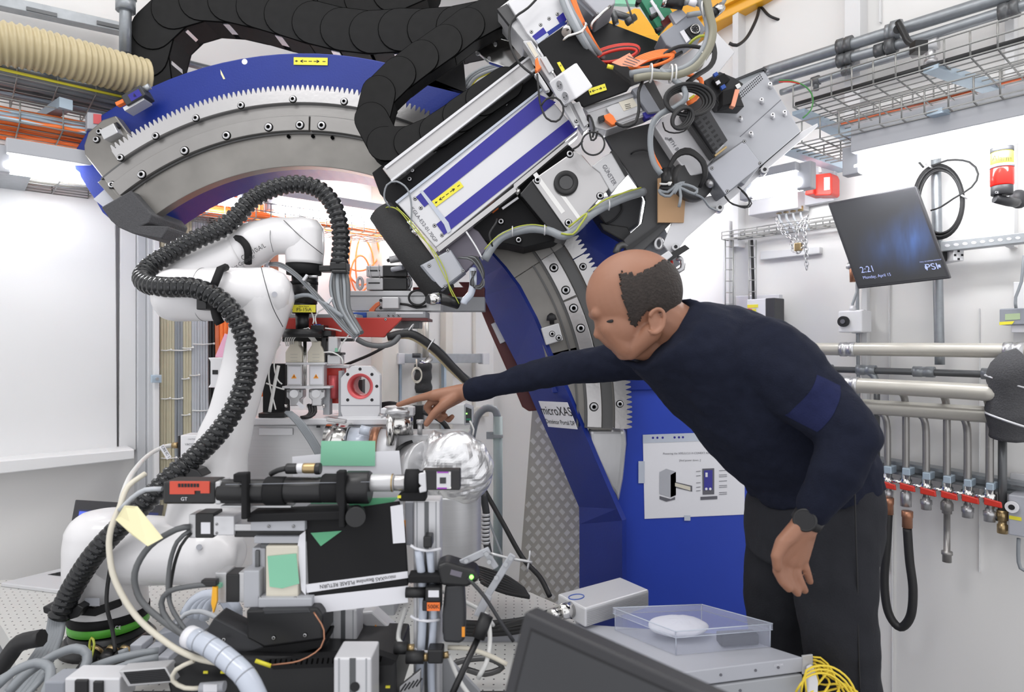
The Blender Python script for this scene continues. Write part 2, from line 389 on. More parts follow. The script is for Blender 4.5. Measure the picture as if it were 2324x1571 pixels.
for x in (1646,1664,1700,1716): m.sweep([WRp(x,545,.07), WRp(x,790,.07)], .003, 5)
m.build('side_wires', 'wire_zinc', t8); m = MB()
for k in range(9): m.sweep([WRp(1646,560+26*k,.07), WRp(1664,560+26*k,.07)], .0022, 5); m.sweep([WRp(1700,558+26*k,.07), WRp(1716,558+26*k,.07)], .0022, 5)
m.build('cross_wires', 'wire_zinc', t8)
m = MB(); wtube(m, 'R', [(1706,545),(1709,640),(1712,790)], .05, .006); one('black_cable', m, 'black_rubber', 'black cable running down the upright wire ladder', 'cable')
# tray brackets
for side, a, b, offs, lab in (('L',(35,207),(125,192),(.02,.42),'light blue bracket under the left grey cable tray'),('L',(50,300),(150,292),(.02,.42),'light blue bracket under the tray of orange cables'),('R',(2112,160),(2310,190),(.48,.02),'light blue bracket under the upper right cable tray'),('R',(1812,258),(1935,274),(.46,.02),'light blue bracket beside the perforated detector box'),('R',(2120,258),(2290,262),(.46,.02),'light blue bracket under the lower right cable tray'),('R',(1775,343),(1915,355),(.44,.02),'light blue bracket left of the right ceiling light')):
    A = side_pt(side, *a, offs[0]); B = side_pt(side, *b, offs[1]); B.z = A.z; m = MB(); u = (B-A).normalized(); s = Vector((0,0,1)).cross(u)*.02
    m.loft([A-s, A+s, A+s+Vector((0,0,.012)), A-s+Vector((0,0,.012))], [B-s, B+s, B+s+Vector((0,0,.035)), B-s+Vector((0,0,.035))])
    one('tray_bracket', m, 'galv_blue', lab, 'bracket', 'light blue tray brackets')
m = MB(); A = WLp(-20,400,.32); m.box(WLp(22,402,.16), (.10,.34,.045), Matrix.Rotation(math.atan2(-NL.x, NL.y)+math.pi, 3, 'Z')); one('tray_bracket', m, 'galv', 'galvanised bracket at the left edge under the left light', 'bracket')
# cables lying in the trays
def tray_cables(A, B, n, width, h, colors, name, labf, nrm, r=.006, group=None, dx=.02):
    for i in range(n):
        row = i % 3; o = -nrm*(dx+(width-2*dx)*i/max(1, n-1)); z = r+.002+row*r*1.9; P = []
        for k in range(9):
            q = A.lerp(B, k/8)+o+Vector((0,0,z+random.uniform(-.002,.002)))-nrm*random.uniform(-.006,.006); P.append(q)
        m = MB(); m.sweep(spline(P, .05), r, 6); c = colors[i % len(colors)]
        one(name, m, c, labf, 'cable', group)
tray_cables(A1, B1, 18, .34, .07, ['grey_cable','grey_cable','galv_blue','grey_cable','grey_cable_dark'], 'tray_cable', 'grey cable among its fellows in the upper left tray', NL, .011, 'grey cables in the upper left tray')
m = MB(); m.sweep([A1+NL*.006+Vector((0,0,.014)), B1+NL*.006+Vector((0,0,.01))], .005, 6); one('yellow_green_cable', m, 'yellow_label', 'single yellow cable along the edge of the upper left tray', 'cable')
tray_cables(A2, B2, 20, .32, .07, ['orange_cable'], 'tray_cable', 'orange cable among its fellows in the tray at the left', NL, .0095, 'orange cables in the left tray')
tray_cables(A2+Vector((0,0,-.002)), B2, 3, .05, .03, ['galv_blue'], 'tray_cable', 'blue grey cable along the front of the orange cable tray', NL, .008, 'blue grey cables in the orange tray')
tray_cables(A4, B4, 6, .22, .07, ['orange_cable'], 'tray_cable', 'orange cable in the far tray behind the robot', NL, .008, 'orange cables in the far tray')
m = MB(); m.sweep([A3-NL*.1+Vector((0,0,.02)), B3-NL*.1+Vector((0,0,.02))], .017, 10); one('conduit', m, 'pipe_cream', 'pale ribbed conduit lying in the tray under the left light', 'conduit')
m = MB(); m.sweep([A5-NR*.02+Vector((0,0,.012)), B5-NR*.02+Vector((0,0,.012))], .009, 8); one('black_cable', m, 'black_rubber', 'black cable along the edge of the upper right tray', 'cable')
tray_cables(A5-NR*.29, B5-NR*.29, 2, .04, .03, ['orange_dull'], 'tray_cable', 'orange cable in the upper right tray', NR, .004, 'orange cables in the upper right tray')
m = MB(); q = -NR*.335; m.loft([A5+q, A5+q-NR*.004, A5+q-NR*.004+Vector((0,0,.022)), A5+q+Vector((0,0,.022))], [B5+q, B5+q-NR*.004, B5+q-NR*.004+Vector((0,0,.022)), B5+q+Vector((0,0,.022))]); one('flat_rail', m, 'lamp_housing', 'pale flat rail between the two right cable trays', 'rail')
# ribbed ochre hose
pts = spline([side_pt('L', -80, 84, .50), side_pt('L', 60, 108, .50), side_pt('L', 180, 138, .48), side_pt('L', 330, 178, .44)], .004)
m = MB(); m.sweep(pts, lambda i: .066+.004*math.cos(i*math.pi/2.4), 20); o = one('ribbed_hose', m, 'ochre_hose', 'thick ribbed ochre ventilation hose above the left cable trays', 'hose')
# wall rail at top left and down pipe
t = T('mounting_rail', 'galvanised slotted rail at the top left corner', 'rail')
m = MB(); wpoly(m, 'L', [(-40,-22),(285,52),(285,74),(-40,4)], .10, .05); m.build('channel', 'galv', t, .002)
m = MB(); wpoly(m, 'L', [(60,14),(130,30),(130,38),(60,22)], .105, .004); wpoly(m, 'L', [(220,46),(284,60),(284,68),(220,54)], .105, .004); m.build('slot', 'pipe_dark', t)
t = T('steel_pipe', 'upright galvanised pipe joint beside the black cable chain', 'pipe')
m = MB(); m.sweep([WLp(286,-60,.3), WLp(284,120,.3)], .021, 14); m.build('pipe', 'pipe_galv', t)
m = MB(); m.sweep([WLp(285,0,.3), WLp(285,26,.3)], .034, 14); m.sweep([WLp(285,-12,.3), WLp(285,-4,.3)], .038, 14); m.build('union_nut', 'pipe_galv', t)
m = MB(); m.sweep([WLp(395,122,.2), WLp(412,140,.2), WLp(520,168,.2)], .014, 12); one('steel_pipe', m, 'pipe_galv', 'short slanting pipe seen between chain and blue arch', 'pipe')
# ---------- fluorescent lights ----------
def fluo(side, a, b, off, hh, lab, hw=.05, r=.014, e=None):
    t = T('fluorescent_light', lab, 'light', 'fluorescent lights'); n = NL if side == 'L' else NR
    A = side_pt(side, *a, off); B = side_pt(side, *b, off); B.z = A.z = (A.z+B.z)/2; up = Vector((0,0,1))
    u = (B-A).normalized()
    m = MB(); q = [A+up*.035+n*.0, A+up*(.035+hh)+n*.0, A+up*(.035+hh)-n*hw*2, A+up*.035-n*hw*2]; m.loft(q, [x+(B-A) for x in q]); m.build('housing', 'lamp_housing', t, .004)
    m = MB(); m.sweep([A-n*hw, B-n*hw], r, 12); m.build('tube', 'tube_glow', t)
    for s, p in ((1, A), (-1, B)):
        m = MB(); c = p-n*hw-u*s*.012; m.box(c+up*.02, (.05,.04,.09), Matrix((u, n, up)).transposed()); m.build('end_cap', 'lamp_housing', t, .004)
    return t
fluo('L', (14,368), (235,404), .42, .05, 'fluorescent light on the left wall behind the arch tip', r=.024)
fluo('L', (440,438), (560,458), .44, .04, 'fluorescent light seen under the arch beside the orange cables', r=.018)
fluo('L', (632,462), (930,508), .30, .04, 'fluorescent light seen under the arch above the robot wrist', r=.032)
fluo('R', (1930,378), (2420,266), .42, .085, 'long fluorescent light at the upper right above the monitor', r=.021)
fluo('R', (1690,434), (1806,408), .42, .03, 'fluorescent light left of the red alarm box', r=.026)
fluo('R', (1218,512), (1490,462), .30, .04, 'fluorescent light almost hidden behind the gearbox and dark bracket', r=.026)
# ---------- upright cables on the left wall ----------
cols = ['cream_cable']*4+['grey_cable']*3+['cream_cable']*3+['galv_blue']*6
xs = [367+i*6.4 for i in range(17)]
for i, x in enumerate(xs):
    c = 'cream_cable' if i in (0,1,2,3,4,8,9,10) else 'grey_cable' if i in (5,6,7) else 'cable_pale'
    nm = {'cream_cable':'cream','grey_cable':'dark grey','cable_pale':'light grey'}[c]
    m = MB(); wtube(m, 'L', [(x+2,440),(x+random.uniform(-1,1),600),(x,820),(x+random.uniform(-1,1),1000),(x,1260)], .08, .0066, .1, 8)
    one('wall_cable', m, c, nm+' cable in the upright bundle on the left wall', 'cable', nm+' cables on the left wall')
for i in range(2):
    m = MB(); wtube(m, 'L', [(478+i*7,450),(478+i*7,900),(480+i*7,1200)], .08, .007, .1, 8); one('wall_cable', m, 'black_rubber', 'black cable right of the light grey wall cables', 'cable', 'black cables on the left wall')
for i in range(12):
    x = 494+i*9; m = MB(); wtube(m, 'L', [(x,410),(x+2,520),(x-2,700),(x,820),(x+1,900)], .10, .0088, .1, 8)
    one('wall_cable', m, 'orange_cable' if i not in (0,) else 'orange_dull', 'orange cable hanging upright on the wall behind the robot', 'cable', 'orange cables behind the robot')
m = MB(); wtube(m, 'L', [(606,430),(606,700)], .12, .012); one('conduit', m, 'pipe_galv', 'grey upright conduit beside the orange wall cables', 'conduit')
m = MB(); wpoly(m, 'L', [(614,545),(632,545),(632,700),(614,700)], .12, .05); one('copper_duct', m, 'copper', 'brown upright strip behind the robot elbow', 'duct')
for x0, x1, y in ((365,390,576),(365,388,795),(388,432,795),(414,438,790),(438,486,781),(365,386,905),(390,414,905),(412,430,942),(436,478,932),(412,428,860),(430,452,852),(365,400,1040),(402,436,1044)):
    m = MB(); wtube(m, 'L', [(x0,y),((x0+x1)/2,y+1),(x1,y-1)], .092, .0028, .02, 5); m.sph(WLp(x1,y-1,.094), .005, n=8, m=5)
    one('cable_tie', m, 'white_cable', 'white tie around the upright cables on the left wall', 'cable tie', 'white ties on the wall cables')
t = T('conduit_clip', 'small grey clip with a screw beside the wall cables', 'clip'); m = MB(); wpoly(m, 'L', [(344,851),(367,851),(367,869),(344,869)], .15, .02); m.build('plate', 'galv_blue', t, .002)
m = MB(); p = WLp(356,860,.15); m.cyl(p, p+NL*.01, .006); m.build('screw', 'steel', t)
# orange fibre loops far back
for i, (cx, cy, rx, ry) in enumerate(((815,560,48,55),(822,575,40,72),(826,590,34,85),(808,600,40,66),(835,600,28,78),(818,640,24,60))):
    P = [WLp(cx+rx*math.cos(a*math.pi/8), cy+ry*math.sin(a*math.pi/8), .06+i*.006) for a in range(16)]
    m = MB(); m.sweep(spline(P, .02, True), .0042, 6, True); one('fibre_loop', m, 'orange_cable', 'loop of thin orange fibre hanging on the wall behind the robot wrist', 'cable', 'orange fibre loops')
# ---------- strut with insulated valve, far wall ----------
t = T('strut_frame', 'galvanised strut frame on the far wall inside the arch', 'frame')
m = MB(); wpoly(m, 'L', [(906,803),(1108,803),(1108,824),(906,824)], .12, .03); m.build('crossbar', 'galv', t, .002)
for x in (912,1104):
    m = MB(); wpoly(m, 'L', [(x-7,802),(x+7,802),(x+7,827),(x-7,827)], .135, .05); m.build('end_bracket', 'alu_light', t, .002)
for x in (909,1010):
    m = MB(); wpoly(m, 'L', [(x-2,824),(x+3,824),(x+3,1250),(x-2,1250)], .12, .03); m.build('post', 'galv_blue', t, .001)
t = T('insulated_valve', 'black insulated upright valve hanging at the far strut', 'valve')
m = MB(); pts = spline([WLp(960,826,.2), WLp(961,845,.2), WLp(960,862,.2), WLp(962,890,.2)], .01); m.sweep(pts, lambda i: .045+.003*math.sin(i*1.3), 16); m.build('insulation', 'foam', t)
m = MB(); m.cyl(WLp(945,812,.2), WLp(945,802,.2), .022); m.build('cap', 'anthracite', t)
m = MB(); m.sweep([WLp(950,825,.2), WLp(966,824,.2), WLp(978,812,.2)], .016, 10); m.build('valve_body', 'chrome', t)
m = MB(); m.sweep([WLp(966,700,.16), WLp(966,812,.16)], .018, 12); one('riser_pipe', m, 'pipe_cream', 'cream riser pipe above the black insulated valve', 'pipe')
m = MB()
for k in range(2): m.sweep(spline([WLp(946+11*math.cos(a*math.pi/6), 850+16*math.sin(a*math.pi/6)+k*3, .25) for a in range(12)], .02, True), .003, 6, True)
m.sweep([WLp(945,815,.25), WLp(946,836,.25)], .004, 6); one('cord_loop', m, 'cream', 'small cream cord loop hanging on the black insulated valve', 'cord')
t = T('drain_pipe', 'pale green grey bent pipe behind the foil covered duct', 'pipe')
m = MB(); m.tube([(1066,1020,2.7),(1072,985,2.7),(1082,948,2.7),(1100,928,2.7),(1122,930,2.7),(1130,950,2.7)], .016); m.build('bend', 'grey_cable', t)
m = MB(); m.cyl(W(1130,945,2.7), W(1130,1330,2.7), .02); m.build('pipe', 'pale_green_pipe', t)
m = MB(); m.box(W(1128,990,2.68), (.05,.03,.012)); m.box(W(1112,988,2.70), (.03,.02,.03)); m.build('clamp', 'galv', t)
t = T('relay_box', 'small grey and crimson box at the end of the orange cable tray', 'box'); m = MB(); wpoly(m, 'L', [(198,254),(232,258),(232,296),(198,292)], .44, .05); m.build('case', 'grey_box_light', t, .003)
m = MB(); wpoly(m, 'L', [(212,258),(230,260),(230,282),(212,280)], .443, .003); m.build('crimson_label', 'red_anod', t)
# ================= right wall =================
def wp(name, P, off, r, m_, lab, cat='pipe', group=None, n=14):
    m = MB(); wtube(m, 'R', P, off, r, .03, n); return one(name, m, m_, lab, cat, group)
def collar(parent, px, py, off, r, ln, dirp, material, name='clamp'):
    a = WRp(px, py, off); b = WRp(dirp[0], dirp[1], off); d = (b-a).normalized(); m = MB()
    m.lathe(a-d*ln/2, d, [(0, r*.96), (0, r), (ln*.4, r), (ln*.42, r*.93), (ln*.58, r*.93), (ln*.6, r), (ln, r), (ln, r*.96)], 16); return m.build(name, material, parent)
# three slanting galvanised pipes
t = T('steel_pipe', 'topmost thick galvanised pipe slanting up along the right wall, black handled valve', 'pipe')
m = MB(); wtube(m, 'R', [(1735,163),(2212,14),(2420,-50)], .12, .0205, .03, 16); m.build('pipe', 'pipe_galv', t)
m = MB(); a = WRp(2035,68,.12); m.cyl(WRp(2024,71,.12), WRp(2046,65,.12), .033, n=8); m.cyl(WRp(2012,75,.12), WRp(2024,71,.12), .027, n=8); m.build('valve_body', 'pipe_galv', t)
m = MB(); m.cyl(WRp(2038,66,.15), WRp(2038,66,.185), .014); m.sweep(spline([WRp(2038,50,.19), WRp(2052,76,.2), WRp(2062,95,.21), WRp(2085,108,.22)], .01), lambda i: .010, 8); m.box(WRp(2085,108,.22), (.04,.03,.035)); m.build('valve_handle', 'black', t)
for x, y in ((1918,103),): collar(t, x, y, .12, .028, .05, (2212,14), 'pipe_dark')
t = T('steel_pipe', 'middle galvanised pipe slanting up along the right wall with hexagon union', 'pipe')
m = MB(); wtube(m, 'R', [(1745,187),(1913,137),(2058,96),(2281,26),(2420,-18)], .12, .0165, .03, 16); m.build('pipe', 'pipe_galv', t)
m = MB(); m.cyl(WRp(2012,109,.12), WRp(2034,101,.12), .031, n=6); m.cyl(WRp(1986,117,.12), WRp(2008,110,.12), .022); m.build('union_nut', 'pipe_dark', t)
collar(t, 1918, 135, .12, .024, .05, (2212,47), 'pipe_dark'); collar(t, 2290, 24, .12, .027, .05, (2420,-18), 'pipe_dark')
t = T('steel_pipe', 'lowest slanting galvanised pipe ending in a tee valve above the upper right tray', 'pipe')
m = MB(); wtube(m, 'R', [(1772,210),(1920,163),(2075,117)], .12, .012, .03, 14); m.build('pipe', 'pipe_galv', t)
m = MB(); m.cyl(WRp(2068,119,.12), WRp(2130,97,.12), .021, n=10); m.cyl(WRp(2112,106,.12), WRp(2112,150,.12), .014); m.cyl(WRp(2112,136,.12), WRp(2112,146,.12), .020, n=8); m.build('tee_valve', 'steel', t)
m = MB(); m.cyl(WRp(1852,184,.12), WRp(1852,205,.12), .010); m.cyl(WRp(1843,187,.12), WRp(1860,181,.12), .018, n=8); m.build('drain_cock', 'pipe_dark', t)
collar(t, 1922, 160, .12, .017, .03, (2075,117), 'pipe_dark')
# warning beacon
t = T('warning_beacon', 'stacked signal beacon with red lens on a black arm, right edge', 'beacon'); c = WRp(2274,400,.30); Yb = c.y; k = lambda px: PM(px, Yb)
def bl(y0, y1, r, mt, nm):
    m = MB(); a = W(2274,y1,Yb); b = W(2274,y0,Yb); L = (b-a).length; m.lathe(a, (0,0,1), [(0, r*.94), (L*.06, r), (L*.94, r), (L, r*.94)], 24); return m.build(nm, mt, t)
bl(335,346,k(22),'anthracite','cap'); bl(346,374,k(21.5),'yellow_label','buzzer_module'); bl(374,382,k(23),'grey_box','ring'); bl(382,422,k(22.5),'red_lens','lens'); bl(422,443,k(21),'anthracite','foot')
m = MB(); a = W(2274,360,Yb); m.lathe(W(2274,372,Yb), (0,0,1), [(0,k(21.9)),(k(22),k(21.9))], 24); 
text('Alarm', W(2274,360,Yb-k(22.2)), k(13), 'ink', t)
text('CE', W(2262,437,Yb-k(21.3)), k(5), 'white_plastic', t)
m = MB(); m.tube([(2258,450,Yb),(2285,457,Yb),(2306,460,Yb+.03)], k(11)); m.build('arm', 'anthracite', t)
m = MB(); m.sph(W(2312,452,Yb+.05), k(22), (1,.7,1)); m.build('swivel', 'anthracite', t)
# red alarm box
t = T('alarm_box', 'red alarm box on a grey mounting plate below the slanting trays', 'alarm box')
m = MB(); wpoly(m, 'R', [(1808,386),(1893,374),(1893,455),(1808,470)], .06, .03); m.build('mounting_plate', 'lamp_housing', t, .003)
m = MB(); A = [(1847,396),(1884,392),(1888,402),(1888,438),(1884,443),(1847,444)]; wpoly(m, 'R', A, .13, .07); m.build('case', 'red', t, .004)
m = MB(); wpoly(m, 'R', [(1826,405),(1846,396),(1846,440),(1826,443),(1829,424)], .15, .09); m.build('horn', 'red', t, .004)
m = MB(); wpoly(m, 'R', [(1870,403),(1883,402),(1883,430),(1870,432)], .132, .002); m.build('label', 'paper', t)
m = MB(); wpoly(m, 'R', [(1832,414),(1842,411),(1842,427),(1832,429)], .152, .002); m.build('horn_slot', 'red_paint', t)
m = MB(); wtube(m, 'R', [(1862,392),(1861,372),(1856,358)], .1, .006); m.build('cable', 'alu_light', t)
t = T('junction_box', 'grey junction box with cable glands left of the tilted monitor', 'box')
m = MB(); wbox(m, 'R', 1698, 452, 1810, 490, .12, .1); m.build('box', 'alu_light', t, .004)
for x in (1768,1784,1800,1817):
    m = MB(); y = 478-(x-1768)*.12; m.cyl(WRp(x,y-4,.08), WRp(x,y+7,.08), .010); m.build('cable_gland', 'brass', t)
for i, x in enumerate((1768,1784,1800,1817)):
    m = MB(); y = 485-(x-1768)*.12; wtube(m, 'R', [(x,y),(x+2,y+14),(x+14,y+30),(x+20,y+44)], .07, .0045); one('gland_cable', m, 'cable_pale', 'short grey cable dropping from a brass gland of the junction box', 'cable', 'cables under the junction box')
m = MB(); 
def chain_links(mb, P, r=.0018, L=.018, w=.007):
    pts = resample(spline(P, .004), L*.75)
    for i in range(len(pts)-1):
        d = (pts[i+1]-pts[i]).normalized(); s = (d.cross(NR) if i % 2 else NR).normalized(); c = (pts[i]+pts[i+1])/2; ring = []
        for a in range(10):
            t_ = a*math.pi/5; ring.append(c+d*(L*.55*math.cos(t_))+s*(w*math.sin(t_)))
        mb.sweep(ring, r, 5, True)
t = T('safety_chain', 'steel chain with brass padlock hanging beside the tilted monitor', 'chain')
m = MB(); chain_links(m, [WRp(1762,495,.16), WRp(1770,520,.17), WRp(1792,538,.18), WRp(1805,548,.18)]); chain_links(m, [WRp(1832,490,.16), WRp(1812,515,.17), WRp(1808,545,.17), WRp(1812,566,.17)]); chain_links(m, [WRp(1834,488,.16), WRp(1826,520,.17), WRp(1829,560,.17), WRp(1831,616,.17)])
chain_links(m, [WRp(1795,540,.18), WRp(1797,560,.18), WRp(1808,574,.18), WRp(1822,560,.18), WRp(1820,540,.18)]); m.build('links', 'steel', t)
m = MB(); wbox(m, 'R', 1802, 552, 1817, 570, .19, .018); m.build('padlock', 'brass', t, .002)
# isolator switch with red handle
t = T('isolator_switch', 'white switch box with red and yellow handle on a grey plate behind the shoulder', 'switch')
m = MB(); wpoly(m, 'R', [(1670,672),(1768,668),(1768,760),(1670,760)], .05, .03); m.build('plate', 'alu_light', t, .002)
m = MB(); wbox(m, 'R', 1695, 680, 1737, 760, .13, .08); m.build('box', 'white_plastic', t, .003)
m = MB(); wbox(m, 'R', 1737, 677, 1758, 760, .13, .08); m.build('side_box', 'anthracite', t, .003)
m = MB(); wpoly(m, 'R', [(1696,692),(1720,691),(1720,698),(1696,699)], .132, .003); wpoly(m, 'R', [(1704,702),(1715,701),(1715,716),(1704,717)], .134, .003); m.build('yellow_plate', 'yellow_label', t)
m = MB(); p = WRp(1700,714,.14); m.sweep([p+Vector((.02*math.cos(a*math.pi/8),0,.02*math.sin(a*math.pi/8))) for a in range(16)], .004, 8, True); m.build('handle', 'red', t)
# push box
t = T('push_button_box', 'white wall box with round black button under the tilted monitor', 'switch box')
m = MB(); wbox(m, 'R', 1932, 704, 1960, 757, .05, .05); m.build('back_plate', 'alu_light', t, .002)
m = MB(); wbox(m, 'R', 1902, 706, 1956, 755, .14, .09); m.build('case', 'white_plastic', t, .005)
p = WRp(1916,730,.145); m = MB(); m.cyl(p, p+NR*.012, .019); m.build('button', 'ink', t)
m = MB(); p2 = p+NR*.0125; m.cyl(p2, p2+NR*.003, .008); m.build('button_centre', 'ink_grey', t)
m = MB(); wtube(m, 'R', [(1936,704,.1),(1935,690,.1),(1946,660,.08),(1950,640,.06)], .1, .0045); m.build('cable', 'grey_cable', t)
m = MB(); m.cyl(WRp(1936,706,.1), WRp(1935,694,.1), .012, .009); m.build('gland', 'alu_light', t)
m = MB(); wtube(m, 'R', [(1945,570),(1947,800),(1950,960)], .04, .006); one('thin_conduit', m, 'pipe_galv', 'thin grey upright conduit behind the round button box', 'conduit')
t = T('fitting', 'brass fitting at the left edge of the tilted monitor', 'fitting'); m = MB(); m.cyl(WRp(1935,596,.1), WRp(1937,640,.1), .012); m.build('tube', 'copper', t); m = MB(); m.cyl(WRp(1925,602,.1), WRp(1937,606,.1), .014); m.build('nut', 'steel', t)
wp('steel_pipe', [(2124,352),(2128,600),(2133,828)], .07, .0145, 'pipe_galv', 'upright galvanised pipe running behind the tilted monitor')
# coil of black cable
t = T('cable_coil', 'coil of black cable hanging on the wall behind the tilted monitor', 'cable')
for k in range(6):
    m = MB(); P = [WRp(2130+k*.8+(57-k*1.8)*math.cos(a*math.pi/10), 458+(84-k*2.5)*math.sin(a*math.pi/10), .10+.008*(k % 3)) for a in range(20)]; m.sweep(spline(P, .02, True), .0042, 6, True); m.build('turn', 'black_rubber', t)
m = MB(); wtube(m, 'R', [(2096,380),(2070,350),(2062,335)], .12, .003); wtube(m, 'R', [(2104,382),(2150,364),(2200,368),(2220,395),(2205,425),(2165,450),(2135,470),(2112,478)], .13, .0028); m.build('loose_end', 'black_rubber', t)
for x, y in ((2110,377),(2186,445)):
    m = MB(); wtube(m, 'R', [(x-8,y-4,.085),(x,y,.14),(x+8,y+6,.085)], .12, .003); m.build('tie', 'alu_light', t)
# slotted strut and bracket
t = T('slotted_strut', 'slotted galvanised strut running right from the tilted monitor', 'strut')
m = MB(); wpoly(m, 'R', [(2135,548),(2420,517),(2420,540),(2135,571)], .12, .04); m.build('channel', 'galv', t, .002)
for x in range(2150, 2330, 20):
    y = 559-(x-2135)*.109; m = MB(); P = [(x+6*math.cos(a*math.pi/6), y+3.6*math.sin(a*math.pi/6)) for a in range(12)]; wpoly(m, 'R', P, .1215, .002); m.build('slot', 'alu_light', t)
t = T('profile_stub', 'end of an aluminium profile sticking out under the slotted strut', 'profile')
m = MB(); Yp = YR(2176, .1); m.rect(2164,566,2188,592,Yp,.16); m.build('profile', 'alu_light', t, .002)
m = MB(); 
for dx, dy in ((0,-9),(0,9),(-8,0),(8,0)): m.rect(2176+dx-2.5, 579+dy-2.5, 2176+dx+2.5, 579+dy+2.5, Yp-.001, .002)
m.build('groove', 'ink', t)
m = MB(); m.rect(2140,566,2163,592,Yp+.03,.1); m.build('mount', 'black', t)
# tilted monitor
Ym = 2.02; t = T('wall_monitor', 'tilted black monitor with blue glow and clock on the right wall', 'monitor')
P0, P1, P2, P3 = W(1878,461,2.16), W(2082,420,2.0), W(2157,632,1.97), W(1950,654,2.13)
u = (P1-P0); v = (P3-P0); u = (u+(P2-P3))/2; v = (v+(P2-P1))/2; nrm = u.cross(v).normalized()
if nrm.y < 0: nrm = -nrm
m = MB(); m.para(P0, u, v, nrm*.045); m.build('housing', 'screen_bezel', t, .003)
uu, vv = u.normalized(), -v.normalized()
m = MB(); m.para(P0+u*.03+v*.03-nrm*.0008, u*.94, v*.94, nrm*.0006)
o = m.build('screen', 'screen_dark', t)
sm = bpy.data.materials.new('screen_glow'); sm.use_nodes = True; nt = sm.node_tree; b = nt.nodes['Principled BSDF']; b.inputs['Base Color'].default_value = (.035,.036,.04,1); b.inputs['Roughness'].default_value = .3
tc = nt.nodes.new('ShaderNodeTexCoord'); L_ = nt.links
def gauss(cx, cy, sx, sy, ang=0):   # soft blob in the screen's own coordinates (0..1 in generated space)
    mp = nt.nodes.new('ShaderNodeMapping'); mp.vector_type = 'POINT'; g = nt.nodes.new('ShaderNodeTexGradient'); g.gradient_type = 'QUADRATIC_SPHERE'
    mp.inputs['Location'].default_value = (-cx/sx, 0, -cy/sy); mp.inputs['Scale'].default_value = (1/sx, 0, 1/sy)
    L_.new(tc.outputs['Generated'], mp.inputs[0]); L_.new(mp.outputs[0], g.inputs[0]); return g.outputs['Fac']
nz = nt.nodes.new('ShaderNodeTexNoise'); nz.inputs['Scale'].default_value = 9; mpn = nt.nodes.new('ShaderNodeMapping'); mpn.inputs['Scale'].default_value = (1,1,.22); L_.new(tc.outputs['Generated'], mpn.inputs[0]); L_.new(mpn.outputs[0], nz.inputs[0])
g1 = gauss(.72,.48,.30,.46); g2 = gauss(.5,.42,.34,.4)
ad = nt.nodes.new('ShaderNodeMath'); ad.operation = 'ADD'; L_.new(g1, ad.inputs[0]); mu2 = nt.nodes.new('ShaderNodeMath'); mu2.operation = 'MULTIPLY'; mu2.inputs[1].default_value = .35; L_.new(g2, mu2.inputs[0]); L_.new(mu2.outputs[0], ad.inputs[1])
mu = nt.nodes.new('ShaderNodeMath'); mu.operation = 'MULTIPLY'; L_.new(ad.outputs[0], mu.inputs[0]); L_.new(nz.outputs['Fac'], mu.inputs[1])
b.inputs['Emission Color'].default_value = (.045,.13,.42,1); m3 = nt.nodes.new('ShaderNodeMath'); m3.operation = 'MULTIPLY'; m3.inputs[1].default_value = 1.7; L_.new(mu.outputs[0], m3.inputs[0]); L_.new(m3.outputs[0], b.inputs['Emission Strength'])
o.data.materials[0] = sm; MATS['screen_glow'] = sm
off = -nrm*.0015
def mtext(s, fx, fy, h, mt, al='LEFT', ws=1): text(s, P0+u*fx+v*fy+off, h, mt, t, uu, vv, align=al, wscale=ws)
mtext('2:21', .10, .80, .022, 'blue_light_ink', ws=.8); mtext('Monday, April 15', .10, .885, .0105, 'blue_light_ink', ws=.8); mtext('PSI', .86, .86, .021, 'blue_light_ink', 'CENTER'); mtext('PAUL SCHERRER INSTITUT', .87, .795, .0035, 'blue_light_ink', 'CENTER')
m = MB(); m.para(P0+u*.79+v*.845+off, u*.025, v*.03, nrm*.0003); m.para(P0+u*.925+v*.845+off, u*.025, v*.03, nrm*.0003); m.build('logo_bar', 'blue_light_ink', t)
# lcd display at right edge
t = T('digital_display', 'grey and yellow device with green display at the right edge', 'display')
m = MB(); wbox(m, 'R', 2268, 701, 2352, 738, .12, .09); m.build('case', 'grey_box', t, .003)
m = MB(); wpoly(m, 'R', [(2281,713),(2315,711),(2315,725),(2281,727)], .1215, .002); m.build('display_glass', 'lcd', t)
m = MB(); wpoly(m, 'R', [(2268,731),(2302,729),(2297,736),(2268,738)], .1215, .002); m.build('yellow_stripe', 'yellow_label', t)
m = MB(); wbox(m, 'R', 2295, 738, 2352, 755, .10, .07); m.build('foot', 'paper', t, .002)
wp('thin_cable', [(2324,580),(2318,640),(2305,675),(2306,700)], .14, .004, 'grey_cable', 'thin grey cable dropping into the display at the right edge', 'cable')
# ---------- manifold of cooling pipes ----------
def hpipe(P, off, r, mt, lab, cl=()):
    t = T('manifold_pipe', lab, 'pipe'); m = MB(); wtube(m, 'R', P, off, r, .03, 18); m.build('pipe', mt, t)
    for x, y in cl: collar(t, x, y, off, r*1.13, .05, P[-1][:2], 'steel')
    return t
hpipe([(1815,792),(2100,794),(2420,798)], .16, .0225, 'pipe_cream', 'topmost thick cream pipe of the cooling manifold', ((1925,793),(2302,796)))
t = T('branch_pipe', 'clamped cream elbow at the left end of the topmost manifold pipe', 'pipe'); m = MB(); m.cyl(WRp(1824,778,.16), WRp(1842,816,.16), .027); m.build('clamp', 'pipe_cream', t); m = MB(); wtube(m, 'R', [(1835,800),(1838,825),(1848,850),(1846,880)], .16, .018); m.build('elbow', 'pipe_cream', t)
t = hpipe([(1866,838),(2065,844),(2275,851)], .10, .0115, 'pipe_dark', 'thin dark pipe with grey fittings in the cooling manifold')
for x, y in ((1870,838),(1966,840),(2097,844),(2256,849)): collar(t, x, y, .10, .018, .062, (x+50, y+1.5), 'pipe_galv', 'fitting')
